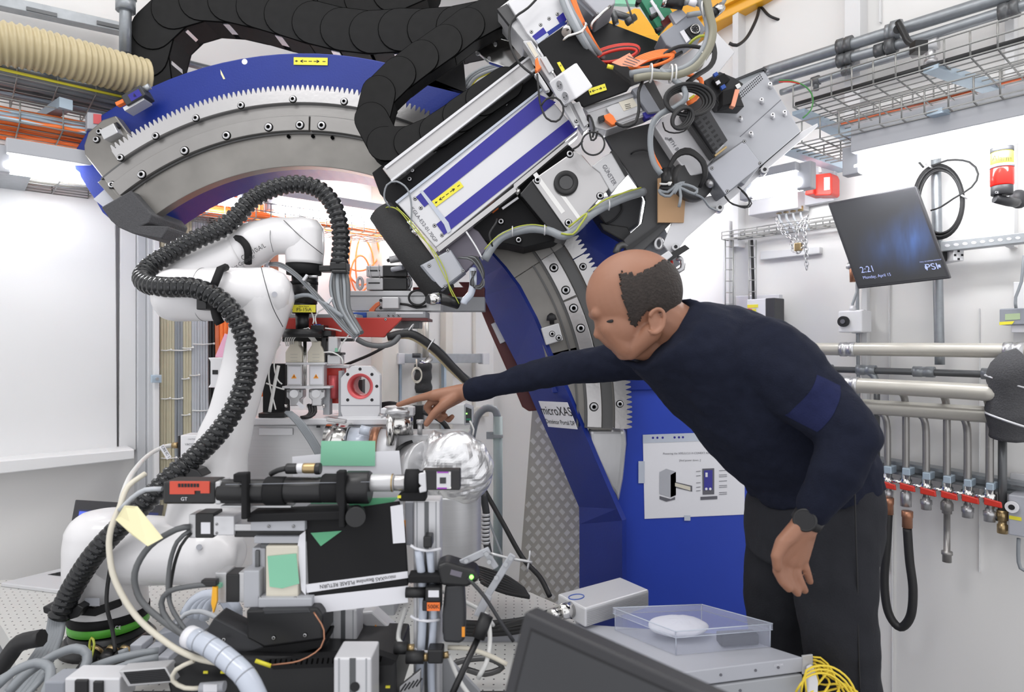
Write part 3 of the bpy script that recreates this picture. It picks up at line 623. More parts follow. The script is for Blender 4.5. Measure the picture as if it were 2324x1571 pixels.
for x, y in ((1884,842),(1980,846),(2262,858)):
    m = MB(); wtube(m, 'R', [(x-6,y),(x+4,y+8),(x+8,y+24)], .10, .012); m.build('elbow', 'pipe_galv', t)
m = MB(); wtube(m, 'R', [(1990,865),(1990,1060)], .09, .010); one('steel_pipe', m, 'pipe_dark', 'dark upright pipe at the left of the manifold, beside the elbow', 'pipe')
hpipe([(1928,874),(2100,883),(2268,893)], .20, .0255, 'pipe_cream', 'middle thick cream manifold pipe below the thin dark one', ((1932,874),))
hpipe([(1936,921),(2100,932),(2268,943)], .14, .0255, 'pipe_cream', 'lowest thick cream manifold pipe')
vx = [(2014,1058,'D'),(2056,1062,'C'),(2102,1072,'D'),(2149,1080,'C'),(2196,1088,'D'),(2246,1096,'C')]
words = ['first','second','third','fourth','fifth','sixth']
for i, (x, yv, kind) in enumerate(vx):
    y0 = (887 if kind == 'C' else 938)+(x-2050)*.05
    t = T('drop_pipe', 'stainless drop pipe with red lever valve, %s from the left under the manifold' % words[i], 'pipe', 'drop pipes with red levers')
    m = MB(); wtube(m, 'R', [(x-18,y0,.17 if kind=='C' else .13),(x-6,y0+9,.14),(x-1,y0+30,.13),(x,y0+60,.13),(x,yv+20,.13)], .13, .0108, .02, 14); m.build('pipe', 'rail_steel', t)
    m = MB(); wbox(m, 'R', x-9, yv, x+9, yv+16, .155, .05); m.build('pipe_clamp', 'galv_blue', t, .002)
    b = WRp(x, yv+38, .13)
    m = MB(); z = Vector((0,0,1)); m.lathe(b+z*.05, -z, [(0,.009),(.012,.009),(.014,.014),(.03,.014),(.032,.018),(.06,.018),(.062,.013),(.075,.013)], 12); m.cyl(b, b+NR*.03-z*.0, .009); m.build('valve_body', 'chrome', t)
    m = MB(); e = b+NR*.034; d = (-DR*.85+Vector((0,0,-.12))).normalized(); q = e-d*.006; m.loft([q+z*.011, q+d*.044+z*.010, q+d*.046-z*.008, q-z*.011], [k_+NR*.008 for k_ in (q+z*.011, q+d*.044+z*.010, q+d*.046-z*.008, q-z*.011)]); m.build('lever', 'red', t, .003)
    m = MB(); m.cyl(e+DR*.03+z*.012, e+DR*.005+z*.012, .006); m.build('lever_stem', 'chrome', t)
    m = MB()
    if i in (2, 4, 5): m.lathe(b-z*.022, -z, [(0,.011),(.012,.011),(.014,.017),(.028,.017),(.03,.015),(.045,.015)], 14); m.build('end_nut', 'steel', t)
    if i == 3:
        m.lathe(b-z*.022, -z, [(0,.011),(.012,.018),(.034,.018),(.036,.014),(.045,.014),(.046,.0095),(.165,.0095),(.166,.016),(.176,.016),(.178,.013),(.20,.013)], 12); m.build('long_stub', 'rail_steel', t)
    if i in (0, 1):
        m.lathe(b-z*.022, -z, [(0,.012),(.006,.017),(.03+.02*i,.017),(.03+.02*i,.0135)], 12); m.build('end_nut', 'steel', t)
t = T('mounting_rail', 'dark galvanised rail behind the red lever valves', 'rail')
m = MB(); wpoly(m, 'R', [(1960,1036),(2330,1098),(2330,1106),(1960,1043)], .09, .06); wpoly(m, 'R', [(1960,1058),(2330,1122),(2330,1128),(1960,1064)], .09, .06); m.build('edge', 'pipe_galv', t)
m = MB(); wpoly(m, 'R', [(1960,1043),(2330,1106),(2330,1122),(1960,1058)], .05, .03); m.build('back', 'galv', t)
# hose loop
t = T('rubber_hose', 'black rubber hose hanging in a U below the red lever valves', 'hose')
m = MB(); wtube(m, 'R', [(2016,1165),(2013,1230),(2007,1320),(2016,1390),(2042,1424),(2066,1400),(2072,1340),(2064,1270),(2059,1200)], .14, .0135, .01, 14); m.build('hose', 'black_rubber', t)
for (x, y0, y1) in ((2016,1130,1170),(2059,1160,1200)):
    m = MB(); m.lathe(WRp(x,y0,.14), (0,0,-1), [(0,.017),(.02,.017),(.022,.0155),(PM(y1-y0, 2.0),.0155)], 14); m.build('ferrule', 'copper', t)
t = T('steel_pipe', 'dark upright pipe with brass valve right of the sixth red lever', 'pipe')
m = MB(); wtube(m, 'R', [(2275,990),(2275,1160)], .12, .0115, .03, 12); m.build('pipe', 'pipe_dark', t)
b = WRp(2275,1158,.12); m = MB(); z = Vector((0,0,1)); m.lathe(b, -z, [(0,.015),(.03,.015),(.032,.011),(.042,.011),(.044,.014),(.07,.014)], 12); m.build('valve_body', 'brass', t)
m = MB(); m.cyl(b-z*.025, b-z*.025+DR*.035, .009, .013); m.build('knob', 'black', t)
# foam wrapped bend
t = T('insulated_pipe', 'pipe bend wrapped in grey foam at the right edge', 'pipe')
pts = spline([WRp(2330,832,.18), WRp(2300,848,.19), WRp(2293,900,.18), WRp(2296,990,.15)], .01); N_ = len(pts)
m = MB(); m.sweep(pts, lambda i: .056+.004*math.sin(i*.55)+.004*random.random(), 18); m.build('foam', 'foam_grey', t)
for y in (870, 956):
    m = MB(); c = WRp(2296,y,.18); m.sweep([c+Vector((.063*math.cos(a*math.pi/8),.063*math.sin(a*math.pi/8),-.022*math.cos(a*math.pi/8+.6))) for a in range(16)], .0035, 6, True); m.build('tie', 'alu_light', t)
t = T('control_box', 'grey control box with round socket at the lower right edge', 'box')
m = MB(); wbox(m, 'R', 2288, 1122, 2345, 1214, .14, .1); m.build('case', 'grey_box_light', t, .004)
p = WRp(2298,1150,.142); m = MB(); m.cyl(p, p+NR*.012, .017); m.build('socket', 'white_plastic', t); m = MB(); m.cyl(p+NR*.0125, p+NR*.0135, .008); m.build('socket_hole', 'ink', t)
m = MB(); wpoly(m, 'R', [(2290,1170),(2318,1175),(2318,1183),(2290,1178)], .1415, .002); m.build('yellow_label', 'yellow_label', t)
wp('thin_cable', [(2312,1222),(2311,1260),(2316,1290),(2340,1300)], .12, .005, 'grey_cable', 'thin grey cable below the lower right control box', 'cable')
t = T('wall_socket_plate', 'pale plate on the wall above the lower right control box', 'plate'); m = MB(); wpoly(m, 'R', [(2292,1074),(2330,1078),(2330,1110),(2292,1106)], .05, .02); m.build('plate', 'alu_light', t, .002)
# yellow crane beam top
t = T('crane_beam', 'yellow crane beam at the top above the detector electronics', 'crane')
m = MB(); u0, u1 = W(1480,119,2.9), W(1830,-46,2.5); d = Vector((0,0,.22)); m.loft([u0, u0+d, u0+d+Vector((.05,.12,0)), u0+Vector((.05,.12,0))], [u1, u1+d, u1+d+Vector((.05,.12,0)), u1+Vector((.05,.12,0))]); m.build('beam', 'yellow_crane', t, .004)
m = MB(); o_ = Vector((0,-.03,.045)); m.loft([u0+o_, u0+o_+Vector((0,0,.02)), u0+o_+Vector((.0,.04,.02)), u0+o_+Vector((0,.04,0))], [u1+o_, u1+o_+Vector((0,0,.02)), u1+o_+Vector((.0,.04,.02)), u1+o_+Vector((0,.04,0))]); m.build('lip', 'yellow_crane', t, .002)
m = MB(); m.rect(1712,-6,1734,22,2.7,.06); m.build('cable_carrier', 'alu_light', t, .003)
m = MB(); m.tube([(1724,14,2.66),(1716,45,2.6),(1695,85,2.55),(1672,103,2.5),(1655,98,2.5)], .0065); one('black_cable', m, 'black_rubber', 'flat black cable hanging left from the yellow crane beam', 'cable')
m = MB(); m.tube([(1726,14,2.66),(1750,38,2.6),(1790,46,2.6),(1820,20,2.6),(1850,-20,2.6)], .0055); one('black_cable', m, 'black_rubber', 'black cable sagging right from the yellow crane beam', 'cable')
# ================= detector portal arch =================
AX, AY, YA = 690.0, 942.0, 2.2          # centre of the ring in the frontal plane at depth YA
def ap(r, a, Y=YA): return W(AX+r*math.cos(math.radians(a)), AY-r*math.sin(math.radians(a)), YA)+Vector((0, Y-YA, 0))   # a: degrees anticlockwise from the right
def ring(mb, r0, r1, a0, a1, Y, d, n=72):
    A = [ap(r1, a0+(a1-a0)*i/n, Y) for i in range(n+1)]; B = [ap(r0, a0+(a1-a0)*i/n, Y) for i in range(n+1)]; vs = []; D = Vector((0,d,0))
    for p, q in zip(A, B): vs += [p, q, q+D, p+D]
    fs = [[0,3,2,1], [4*n+k for k in range(4)]]
    for i in range(n):
        for k in range(4): fs.append([4*i+k, 4*i+(k+1) % 4, 4*i+4+(k+1) % 4, 4*i+4+k])
    return mb.add(vs, fs)
arch = T('detector_portal', 'huge blue and steel curved gear arch spanning the room', 'portal')
# blue back plate of the arch (rounded left end)
out = [(690+822*math.cos(math.radians(a)), 942-822*math.sin(math.radians(a))) for a in range(4, 128, 3)]
out += [(196,300),(172,338),(166,362),(170,385),(214,452),(262,508)]
inn = [(690+566*math.cos(math.radians(a)), 942-566*math.sin(math.radians(a))) for a in range(128, 3, -3)]
m = MB(); m.pp(out[:]+[(300,520)]+inn, YA+.035, .20); m.build('blue_plate', 'blue_paint', arch, .004)
# steel plate over it
A0 = 131.5
m = MB(); ring(m, 564, 704, 33, A0, YA-.005, .045); m.build('steel_ring', 'steel_plate', arch, .002)
m = MB(); m.pp([(190,330),(200,300),(232,272),(262,262),(290,300),(352,345),(330,420),(302,476),(288,470),(264,444),(192,352)], YA-.006, .043); m.build('end_plate', 'steel_plate', arch, .004)
m = MB(); ring(m, 676, 700, 33, A0-1.5, YA-.012, .02); m.build('outer_groove', 'rail_steel', arch)
m = MB(); ring(m, 700, 703.5, 33, A0-1, YA-.0125, .02); ring(m, 636, 640, 33, A0-1, YA-.0125, .02); ring(m, 673.5, 676.5, 33, A0-1, YA-.0125, .02); m.build('groove', 'groove_steel', arch)
for a0, a1 in ((33,50),(50.3,67),(67.3,88.3),(88.6,A0-2)):
    m = MB(); ring(m, 641, 673, a0, a1, YA-.026, .03, 30); m.build('guide_rail', 'rail_steel', arch, .0015)
# toothed rack
def rack(a0, a1, r0=703, rb=729, rt=741):
    pitch = .86; n = int((a1-a0)/pitch); pts = []
    for i in range(n):
        b = a0+(a1-a0)*i/n; p = (a1-a0)/n
        pts += [(rb, b), (rt, b+p*.32), (rt, b+p*.58), (rb, b+p*.9)]
    m = MB(); D = Vector((0,.03,0)); vs = []; fs = []; pts.append((rb, a1))
    for r, a in pts: q, z = ap(r, a, YA-.03), ap(r0, a, YA-.03); vs += [q, z, z+D, q+D]
    k = len(pts)-1
    for i in range(k):
        for j in range(4): fs.append([4*i+j, 4*i+(j+1) % 4, 4*i+4+(j+1) % 4, 4*i+4+j])
    fs += [[0,3,2,1], [4*k+j for j in range(4)]]; m.add(vs, fs); m.build('toothed_rack', 'alu_bright', arch)
rack(60, 125.6); rack(30, 59.7)
# bolts
def abolt(r, a, rp, Y): 
    p = ap(r, a); bolt((p.x/YA)*F+CX, CY-(p.z-EYE)/YA*F, Y, rp*Y/YA if False else rp, arch)
for a in (125.5,118,110,101.5,92,82.7,73.5,64,55,46,38): abolt(717, a, 7, YA-.03)
for a in (124,114.3,105.5,97,90.8,86.5,78,69,60,50.5,44): abolt(658, a, 8.3, YA-.026)
for a in (129.8,): abolt(680, a, 7, YA-.012)
for a in (93,88,84): 
    m = MB(); p = ap(631, a, YA-.012); m.cyl(p, p+Vector((0,.01,0)), .006, n=10); m.build('screw', 'chain_seam', arch)
# end stop block and bumper at the left end
m = MB(); m.rr(246,298,36,24,-27,YA-.04,.04); m.build('end_stop', 'alu', arch, .002)
m = MB(); m.cyl(W(256,292,YA-.02), W(270,284,YA-.02), .014, .011, 12); m.build('bumper', 'black_rubber', arch)
for x, y in ((226,299),(219,317)): bolt(x, y, YA-.008, 6.5, arch)
bolt(267, 337, YA-.014, 6.5, arch); bolt(183, 345, YA+.033, 3, arch, rim=False)
# sensor block with blue label at the outer edge
m = MB(); m.rr(302,216,50,26,-30,YA-.06,.06); m.build('sensor_box', 'anthracite', arch, .003)
m = MB(); m.rr(306,216,28,17,-30,YA-.0615,.002); m.build('blue_label', 'navy_stripe', arch)
ptext('4', 305, 217, YA-.0635, 9, 'ink', arch, -30)
m = MB(); m.rr(303,235,52,9,-30,YA-.05,.05); m.build('sensor_foot', 'alu_light', arch, .001)
m = MB(); m.rr(271,232,20,9,-25,YA-.05,.02); m.build('roller_lever', 'orange_cable', arch, .002)
m = MB(); m.cyl(W(325,204,YA-.03), W(340,196,YA-.03), .010); m.build('sensor_gland', 'galv', arch)
# hole and label on the blue plate
m = MB(); m.disc(555,140,YA+.034,PM(6.5,YA),.0012); m.build('drill_hole', 'white_plastic', arch)
def ylabel(cx, cy, w, h, ang, Y, parent, rev=False, lab='yellow_label'):
    m = MB(); m.rr(cx, cy, w, h, ang, Y-.0015, .0015); m.build('arrow_label', lab, parent)
    a = math.radians(ang); c, s = math.cos(a), math.sin(a); m = MB()
    def seg(x0, y0, x1, y1, tk=h*.06):
        L = math.hypot(x1-x0, y1-y0); b = math.degrees(math.atan2(y1-y0, x1-x0)); mx, my = (x0+x1)/2, (y0+y1)/2
        m.rr(cx+mx*c-my*s, cy+mx*s+my*c, L, tk*1.6, ang+b, Y-.002, .0004)
    k = w/80
    for x in (-17,-5,7): seg(x*k, 0, (x+8)*k, 0)
    seg(-24*k, 0, -19*k, 0)
    seg(-24*k, 0, -18*k, -h*.17); seg(-24*k, 0, -18*k, h*.17); seg(20*k, 0, 14*k, -h*.17); seg(20*k, 0, 14*k, h*.17); seg(15*k,0,20*k,0)
    seg(-37*k, 0, -30*k, 0); seg(-33.5*k, -h*.14, -33.5*k, h*.14); seg(28*k, 0, 35*k, 0)
    m.build('arrow_print', 'ink', parent)
ylabel(705, 139, 77, 17, 1, YA+.033, arch)
m = MB(); m.pp([(500,158),(503,163),(511,179),(507,180),(501,168)], YA+.0335, .001); m.build('tape_remnant', 'yellow_paper', arch)
# grey cable clipped round the outer edge
m = MB(); P = [ap(832, a, YA+.1) for a in range(62, 122, 4)]; m.sweep(spline(P, .03), .008, 8); one('edge_cable', m, 'grey_cable', 'grey cable clipped along the outer edge of the blue arch', 'cable')
for a in (118,103.5,92,81):
    m = MB(); p = ap(832, a, YA+.09); m.box(p, (.02,.02,.03), Matrix.Rotation(math.radians(a-90), 3, 'Y').inverted()); one('cable_clip', m, 'white_cable', 'small white clip on the cable round the blue arch', 'clip', 'white clips on the arch edge')
# blue end box (left tip) and foam bumper
m = MB(); m.pp([(262,420),(215,452),(232,482),(262,508),(300,470)], YA+.025, .12); m.build('tip_block', 'blue_paint', arch, .003)
m = MB(); m.pp([(212,452),(246,422),(262,448),(262,470),(250,482)], YA+.02, .006); m.build('tip_sheet', 'grey_box_light', arch)
t = T('foam_bumper', 'black foam strip bent round the lower left tip of the arch', 'foam')
P = [(296,432),(345,488),(338,505),(322,512),(347,512),(382,514),(380,522),(366,542),(300,530),(268,516),(250,500),(229,470)]
m = MB(); m.pp(P, YA-.05, .24); m.build('foam', 'foam_grey', t, .004)
# right leg: rails continue down, rack, cylinder
m = MB(); ring(m, 564, 704, 13, 33, YA-.005, .045, 30); m.build('steel_ring', 'steel_plate', arch, .002)
arc_ = [(690+704*math.cos(math.radians(a)), 942-704*math.sin(math.radians(a))) for a in range(14, -4, -2)]
m = MB(); m.pp(arc_+[(1388,976),(1345,976),(1322,968),(1311,947),(1287,889),(1245,805),(1236,806)], YA-.005, .045); m.build('steel_foot', 'steel_plate', arch, .002)
m = MB(); ring(m, 676, 700, -2.5, 33, YA-.012, .02, 30); m.build('outer_groove', 'groove_steel', arch)
m = MB(); ring(m, 636, 641, -2.5, 33, YA-.0125, .02, 30); ring(m, 618, 622, -2.5, 33, YA-.0125, .02, 30); m.build('groove', 'groove_steel', arch)
for a0, a1 in ((-2.3,23.4),(23.7,33)):
    m = MB(); ring(m, 641, 673, a0, a1, YA-.026, .03, 20); m.build('guide_rail', 'alu_bright', arch, .0015)
rack(-2.3, 29.8)
for a in (2,16,28): abolt(717, a, 7, YA-.03)
for a in (1.6,17.4,25.5,30.5,21.6,8): abolt(658, a, 8.3, YA-.026)
# lower tapering cylinder below the rack
m = MB(); m.pp([(1333,972),(1422,972),(1424,1010),(1416,1090),(1406,1145),(1380,1110),(1352,1050),(1336,1010)], YA-.002, .06); m.build('lower_shell', 'steel', arch, .02, 4)
# end stop on the inner part
m = MB(); m.pp([(1228,745),(1268,733),(1278,772),(1240,784)], YA-.06, .055); m.build('end_stop', 'alu', arch, .003)
for x, y in ((1253,758),(1268,767)): bolt(x, y, YA-.06, 5.5, arch)
m = MB(); m.lathe(W(1253,736,YA-.035), (-.1,0,1), [(0,.008),(.012,.008),(.014,.018),(.03,.014),(.038,.004)], 14); m.build('bumper', 'black_rubber', arch)
# blue inner side face: strip between front outline and back outline
fr = [(1100,560),(1140,604),(1173,648),(1211,720),(1245,800),(1287,889),(1311,947),(1349,1037),(1400,1155),(1412,1182),(1413,1700)]
bk = [(1060,600),(1078,640),(1096,672),(1126,735),(1170,820),(1207,906),(1226,950),(1266,1037),(1314,1151),(1315,1190),(1315,1640)]
vs = [W(x, y, YA-.02) for x, y in fr]+[W(x, y, YA+.22) for x, y in bk]; n = len(fr)
th = Vector((.018, .02, 0)); m = MB(); vs2 = vs+[v+th for v in vs]
fs = [[i, i+1, n+i+1, n+i] for i in range(n-1)]; fs += [[2*n+i, 2*n+n+i, 2*n+n+i+1, 2*n+i+1] for i in range(n-1)]
fs += [[i, 2*n+i, 2*n+i+1, i+1] for i in range(n-1)]+[[n+i, n+i+1, 3*n+i+1, 3*n+i] for i in range(n-1)]+[[0,n,3*n,2*n],[n-1,3*n-1,4*n-1,2*n-1]][:1]
m.add(vs2, fs, False); m.build('inner_flange', 'blue_paint', arch)
# lower front blue panel
m = MB(); m.pp([(1412,1182),(1400,1155),(1404,1120),(1422,1010),(1424,840),(1470,760),(1700,760),(1720,900),(1720,1560),(1413,1560)], YA+.05, .16); m.build('blue_panel', 'blue_panel', arch, .003)
# sign microXAS on the flange
a, b, c, d = W(1226,906,YA+.10), W(1297,911,YA), W(1314,971,YA), W(1250,966,YA+.10)
def flange_pt(x, y, Y): return W(x, y, Y)
A_ = W(1228,908,YA+.085), W(1293,911,YA-.012), W(1314,971,YA-.014), W(1250,966,YA+.083)
u = (A_[1]-A_[0]); v = (A_[3]-A_[0]); nn = u.cross(v).normalized(); nn = -nn if nn.y > 0 else nn
sh = nn*.012
sign = T('name_sign', 'white sign reading microXAS Detektor Portal DP on the blue leg', 'sign')
m = MB(); m.para(A_[0]+sh, u, v, nn*.002); m.build('board', 'paper', sign)
vup = -v.normalized(); uu = u.normalized(); S0 = A_[0]+sh+nn*.003
text('microXAS', S0+u*.5+v*.36, .034, 'ink', sign, uu, vup, wscale=.74); text('Detektor Portal DP', S0+u*.5+v*.78, .017, 'ink', sign, uu, vup, wscale=.72)
# notice on the blue panel
t = T('paper_notice', 'white printed notice in a clear sleeve taped to the blue leg', 'notice'); Yn = YA+.048
m = MB(); m.pp([(1459,987),(1600,990),(1680,1160),(1681,1168),(1463,1178)], Yn, .0012) if False else m.pp([(1459,988),(1690,980),(1690,1168),(1463,1178)], Yn, .0012); m.build('sheet', 'paper', t)
m = MB(); m.pp([(1459,987),(1692,979),(1692,998),(1459,1006)], Yn-.001, .0008); m.build('sleeve_edge', 'clear_hose', t)
m = MB()
for x in (1482,1492,1504,1531,1541,1550,1590,1600): m.disc(x, 994-(x-1482)*.02, Yn-.0015, PM(2.6,Yn), .0004, 10)
m.build('punch_holes', 'navy_stripe', t)
ptext('Powering the XFEL/LCLS X-CONEXT XIA MAP', 1565, 1029, Yn-.0012, 4.4, 'ink_grey', t, -1); ptext('[And power down...]', 1566, 1045, Yn-.0012, 4.2, 'ink_grey', t, -1)
def para2(poly, mt, nm='drawing'): 
    m = MB(); m.pp(poly, Yn-.0016, .0005); m.build(nm, mt, t)
para2([(1497,1072),(1512,1064),(1534,1071),(1534,1124),(1522,1129),(1497,1121)], 'grey_box_light'); para2([(1522,1078),(1534,1071),(1534,1124),(1522,1129)], 'ink_grey'); para2([(1524,1092),(1571,1103),(1571,1116),(1524,1105)], 'ink_grey')
m = MB(); m.pp([(1532,1096),(1567,1105),(1567,1114),(1532,1104)], Yn-.0024, .0004); m.build('drawing', 'cream', t)
para2([(1497,1126),(1522,1133),(1532,1128),(1532,1134),(1512,1139),(1497,1133)], 'ink_grey'); para2([(1594,1064),(1621,1063),(1621,1122),(1595,1123)], 'ink_grey'); para2([(1590,1128),(1628,1126),(1628,1133),(1590,1135)], 'ink_grey')
m = MB(); m.pp([(1598,1068),(1617,1067),(1617,1112),(1598,1113)], Yn-.0024, .0004); m.build('drawing', 'navy_stripe', t)
m = MB(); m.disc(1603,1110,Yn-.0032,PM(3,Yn),.0005); m.disc(1612,1110,Yn-.0032,PM(3,Yn),.0005); m.pp([(1601,1073),(1606,1073),(1606,1083),(1601,1083)], Yn-.0032, .0005); m.build('drawing', 'paper', t)
m = MB()
for x0, x1, ys in ((1580,1590,(1070,1080,1096,1106,1114)),(1632,1650,(1068,1078,1082,1092,1102,1106,1118,1122))):
    for y in ys: m.pp([(x0,y),(x1,y-1),(x1,y),(x0,y+1)], Yn-.0016, .0004)
m.build('caption_lines', 'ink_grey', t)
for x, y in ((1456,1072),(1560,1176)):
    m = MB(); m.rr(x,y,14,50 if x == 1456 else 12,0 if x == 1456 else 0,Yn-.002,.0005); m.build('tape', 'clear_hose', t)
# dark red inner brace and horizontal beam
t = T('red_brace', 'dark red curved brace beside the blue leg of the arch', 'brace'); R1, R2 = YA+.30, .12
m = MB(); m.pp([(1040,640),(1092,640),(1120,700),(1160,790),(1195,880),(1222,920),(1222,932),(1200,934),(1185,924),(1150,840),(1110,750),(1085,690),(1060,662)], R1, R2); m.build('web', 'dark_red', t, .004)
m = MB(); m.rect(1122,708,1140,730,R1-.02,.03); m.rr(1132,755,16,50,-25,R1-.02,.03); m.build('bracket', 'alu', t, .002)
# ================= cable chains =================
def chain(name, P, Y, hw, depth, pitch, lab, slots=False, taper=None):
    t = T(name, lab, 'cable chain'); pts = resample(spline([W(x, y, Y) for x, y in P], .01), PM(pitch, Y)); h = PM(hw, Y)
    for i in range(len(pts)-1):
        a, b = pts[i], pts[i+1]; d = (b-a).normalized(); n = Vector((-d.z, 0, d.x)); m = MB()
        def stad(r, ex): 
            q = []
            for k in range(13):
                th = math.pi*k/12-math.pi/2; q.append(b+d*(r*math.cos(th))*ex+n*(r*math.sin(th)))
            for k in range(13):
                th = math.pi*k/12+math.pi/2; q.append(a+d*(r*math.cos(th))*ex+n*(r*math.sin(th)))
            return q
        def plate(r, y0, tk, mt):
            m.m(mt); A = stad(r, 1); L = (b-a).length+2*r
            A = [v+Vector((0, y0+((v-a).dot(d)/L)*.012, 0)) for v in A]; m.loft(A, [v+Vector((0, tk, 0)) for v in A])
        plate(h, 0, .004, 'chain_plastic'); plate(h*1.035, .0018, .004, 'chain_seam'); plate(h, depth, .004, 'chain_plastic')  # near-black rim plate paints the shading around each link seam
        m.m('chain_plastic')
        for s in (1, -1):
            q = [a+n*h*s*.93, b+n*h*s*.93, b+n*h*s*.99, a+n*h*s*.99]; 
            e = d*((b-a).length*.3) if slots and i % 2 else d*0
            q = [q[0], q[1]-e, q[2]-e, q[3]]
            m.loft([v+Vector((0,.008,0)) for v in q], [v+Vector((0,depth,0)) for v in q])
        m.build('link', None, t)
        if slots and i % 2 and s:
            m = MB(); c0 = (a+b)/2+n*0
            for s in (1, -1):
                q = [b-e*1.0+n*h*s*.94, b+n*h*s*.94, b+n*h*s*.985, b-e+n*h*s*.985]; m.loft([v+Vector((0,.03,0)) for v in q], [v+Vector((0,depth-.03,0)) for v in q])
            m.build('crossbar', 'alu_light', t)
    return t
chain('cable_chain', [(362,255),(338,180),(333,110),(355,50),(410,8),(480,-4),(560,8),(650,32),(740,58),(830,72),(920,66),(1000,66),(1080,52),(1200,20)], 2.44, 48, .14, 66, 'large black cable chain arching over the blue portal from the upper left', True)
chain('cable_chain', [(700,-42),(780,-12),(860,-8),(960,-50)], 2.62, 44, .12, 66, 'second black cable chain just cut by the top edge of the frame')
chain('cable_chain', [(1180,10),(1090,38),(992,107),(930,147),(866,202),(846,236),(845,285),(866,322),(905,333),(945,318),(996,294),(1072,240),(1130,200),(1190,155)], 1.97, 38, .07, 64, 'black cable chain looping diagonally in front of the blue arch')
m = MB(); m.pp([(970,225),(1035,240),(1100,170),(1060,130),(1010,150)], 2.12, .02) if False else m.pp([(955,185),(1050,115),(1058,210),(1035,205),(962,172)], 2.12, .02); one('shadow_plate', m, 'black', 'black sheet standing in for the shadow between the diagonal chain and the blue arch', 'plate')  # dark sheet added for the shade inside the chain loop
# upper bracket of chain (chrome plate with punched tabs) and grey bundle behind the bar
t = T('chain_end_bracket', 'punched chrome bracket where the diagonal cable chain ends', 'bracket')
m = MB(); m.pp([(1062,90),(1125,84),(1180,100),(1205,130),(1170,160),(1110,140),(1078,112)], 2.08, .02); m.build('plate', 'chrome', t, .002)
m = MB(); 
for x, y in ((1084,121),(1110,132),(1124,99)): m.disc(x, y, 2.075, .006, .006, 8)
m.build('screws', 'steel', t)
m = MB()
for i in range(4): m.rr(1085+i*12, 92-i*1, 5, 16, 20, 2.075, .004)
m.build('tabs', 'black', t)
for i, mt in enumerate(('grey_cable','grey_cable','cable_pale','yellow_label')):
    m = MB(); m.tube([(1050+i*5,198+i*2,2.2),(1066+i*5,175+i*2,2.2),(1095+i*3,157+i*4,2.2),(1130,148+i*4,2.2)], .008 if i < 3 else .003); one('bundle_cable', m, mt, ('yellow green wire' if i == 3 else 'grey cable')+' curving behind the silver guide bar', 'cable', 'cables behind the silver guide bar' if i < 3 else None)
# ================= detector carriage with blue stripes =================
YC = 1.98
car = T('detector_carriage', 'long slanted detector carriage with white panel and two blue stripes', 'carriage')
m = MB(); m.pp([(844,392),(1190,124),(1262,200),(1240,235),(905,484),(862,440)], YC+.02, .15); m.build('back_body', 'black_matte', car, .003)
m = MB(); m.pp([(867,382),(1204,127),(1214,158),(889,411)], YC-.03, .05); m.build('guide_bar', 'alu_bright', car, .004)
m = MB(); m.pp([(872,378),(1204,124),(1205,129),(876,383)], YC-.036, .01); m.pp([(886,408),(1213,155),(1214,159),(889,412)], YC-.036, .01); m.build('bar_edge', 'alu_light', car)
m = MB(); m.pp([(901,461),(1232,203),(1311,296),(989,562)], YC-.02, .10); m.build('white_panel', 'alu_light', car, .003)
m = MB(); m.pp([(897,458),(1228,200),(1231,204),(901,462)], YC-.026, .02); m.build('panel_edge', 'clear_hose', car)
m = MB(); m.pp([(990,562),(1166,425),(1166,418),(1311,300),(1311,308),(1170,428),(1172,434),(996,572)], YC-.03, .03); m.build('lower_edge', 'alu_bright', car)
for pl in ([(944,447),(1225,215),(1262,232),(963,470)], [(990,509),(1290,272),(1312,292),(1008,533)]):
    m = MB(); m.pp(pl, YC-.0225, .003); m.build('blue_stripe', 'navy_stripe', car)
ylabel(1016, 440, 78, 16, -36.5, YC-.0215, car)
ptext('KGLA-E52-01.70GP', 962, 510, YC-.021, 8.5, 'ink_grey', car, 54)
for x, y in ((942,451),(955,472),(986,512),(1003,534)): bolt(x, y, YC-.021, 3.4, car, 'rivet', depth=.001)
for x, y in ((936,387),(930,407),(1154,216),(1148,236),(1178,193)): bolt(x, y, YC+.018, 4.6, car)
m = MB(); m.pp([(952,434),(958,431),(1018,505),(1024,524),(1016,530),(1008,510)], YC-.024, .001); m.build('clear_tape', 'clear_hose', car)
m = MB(); m.pp([(1072,500),(1166,420),(1280,318),(1345,380),(1345,480),(1262,545),(1190,562),(1150,553),(1110,548),(1040,536),(1020,545)], YC+.03, .14); m.build('lower_bracket', 'black_matte', car, .003)
for x, y in ((1137,503),(1177,545),(1190,444)): bolt(x, y, YC+.028, 6.2, car)
# limit switch under the panel
t = T('limit_switch', 'small orange and steel limit switch below the white striped panel', 'switch')
m = MB(); m.pp([(1112,466),(1125,457),(1132,462),(1131,472),(1118,482),(1111,476)], YC, .02); m.build('orange_roller', 'orange_cable', t, .002)
m = MB(); m.rr(1158,461,44,5,-35,YC,.006); m.build('lever', 'alu_light', t); m = MB(); m.cyl(W(1170,428,YC), W(1180,440,YC), .012, n=6); m.build('nut', 'chrome', t)
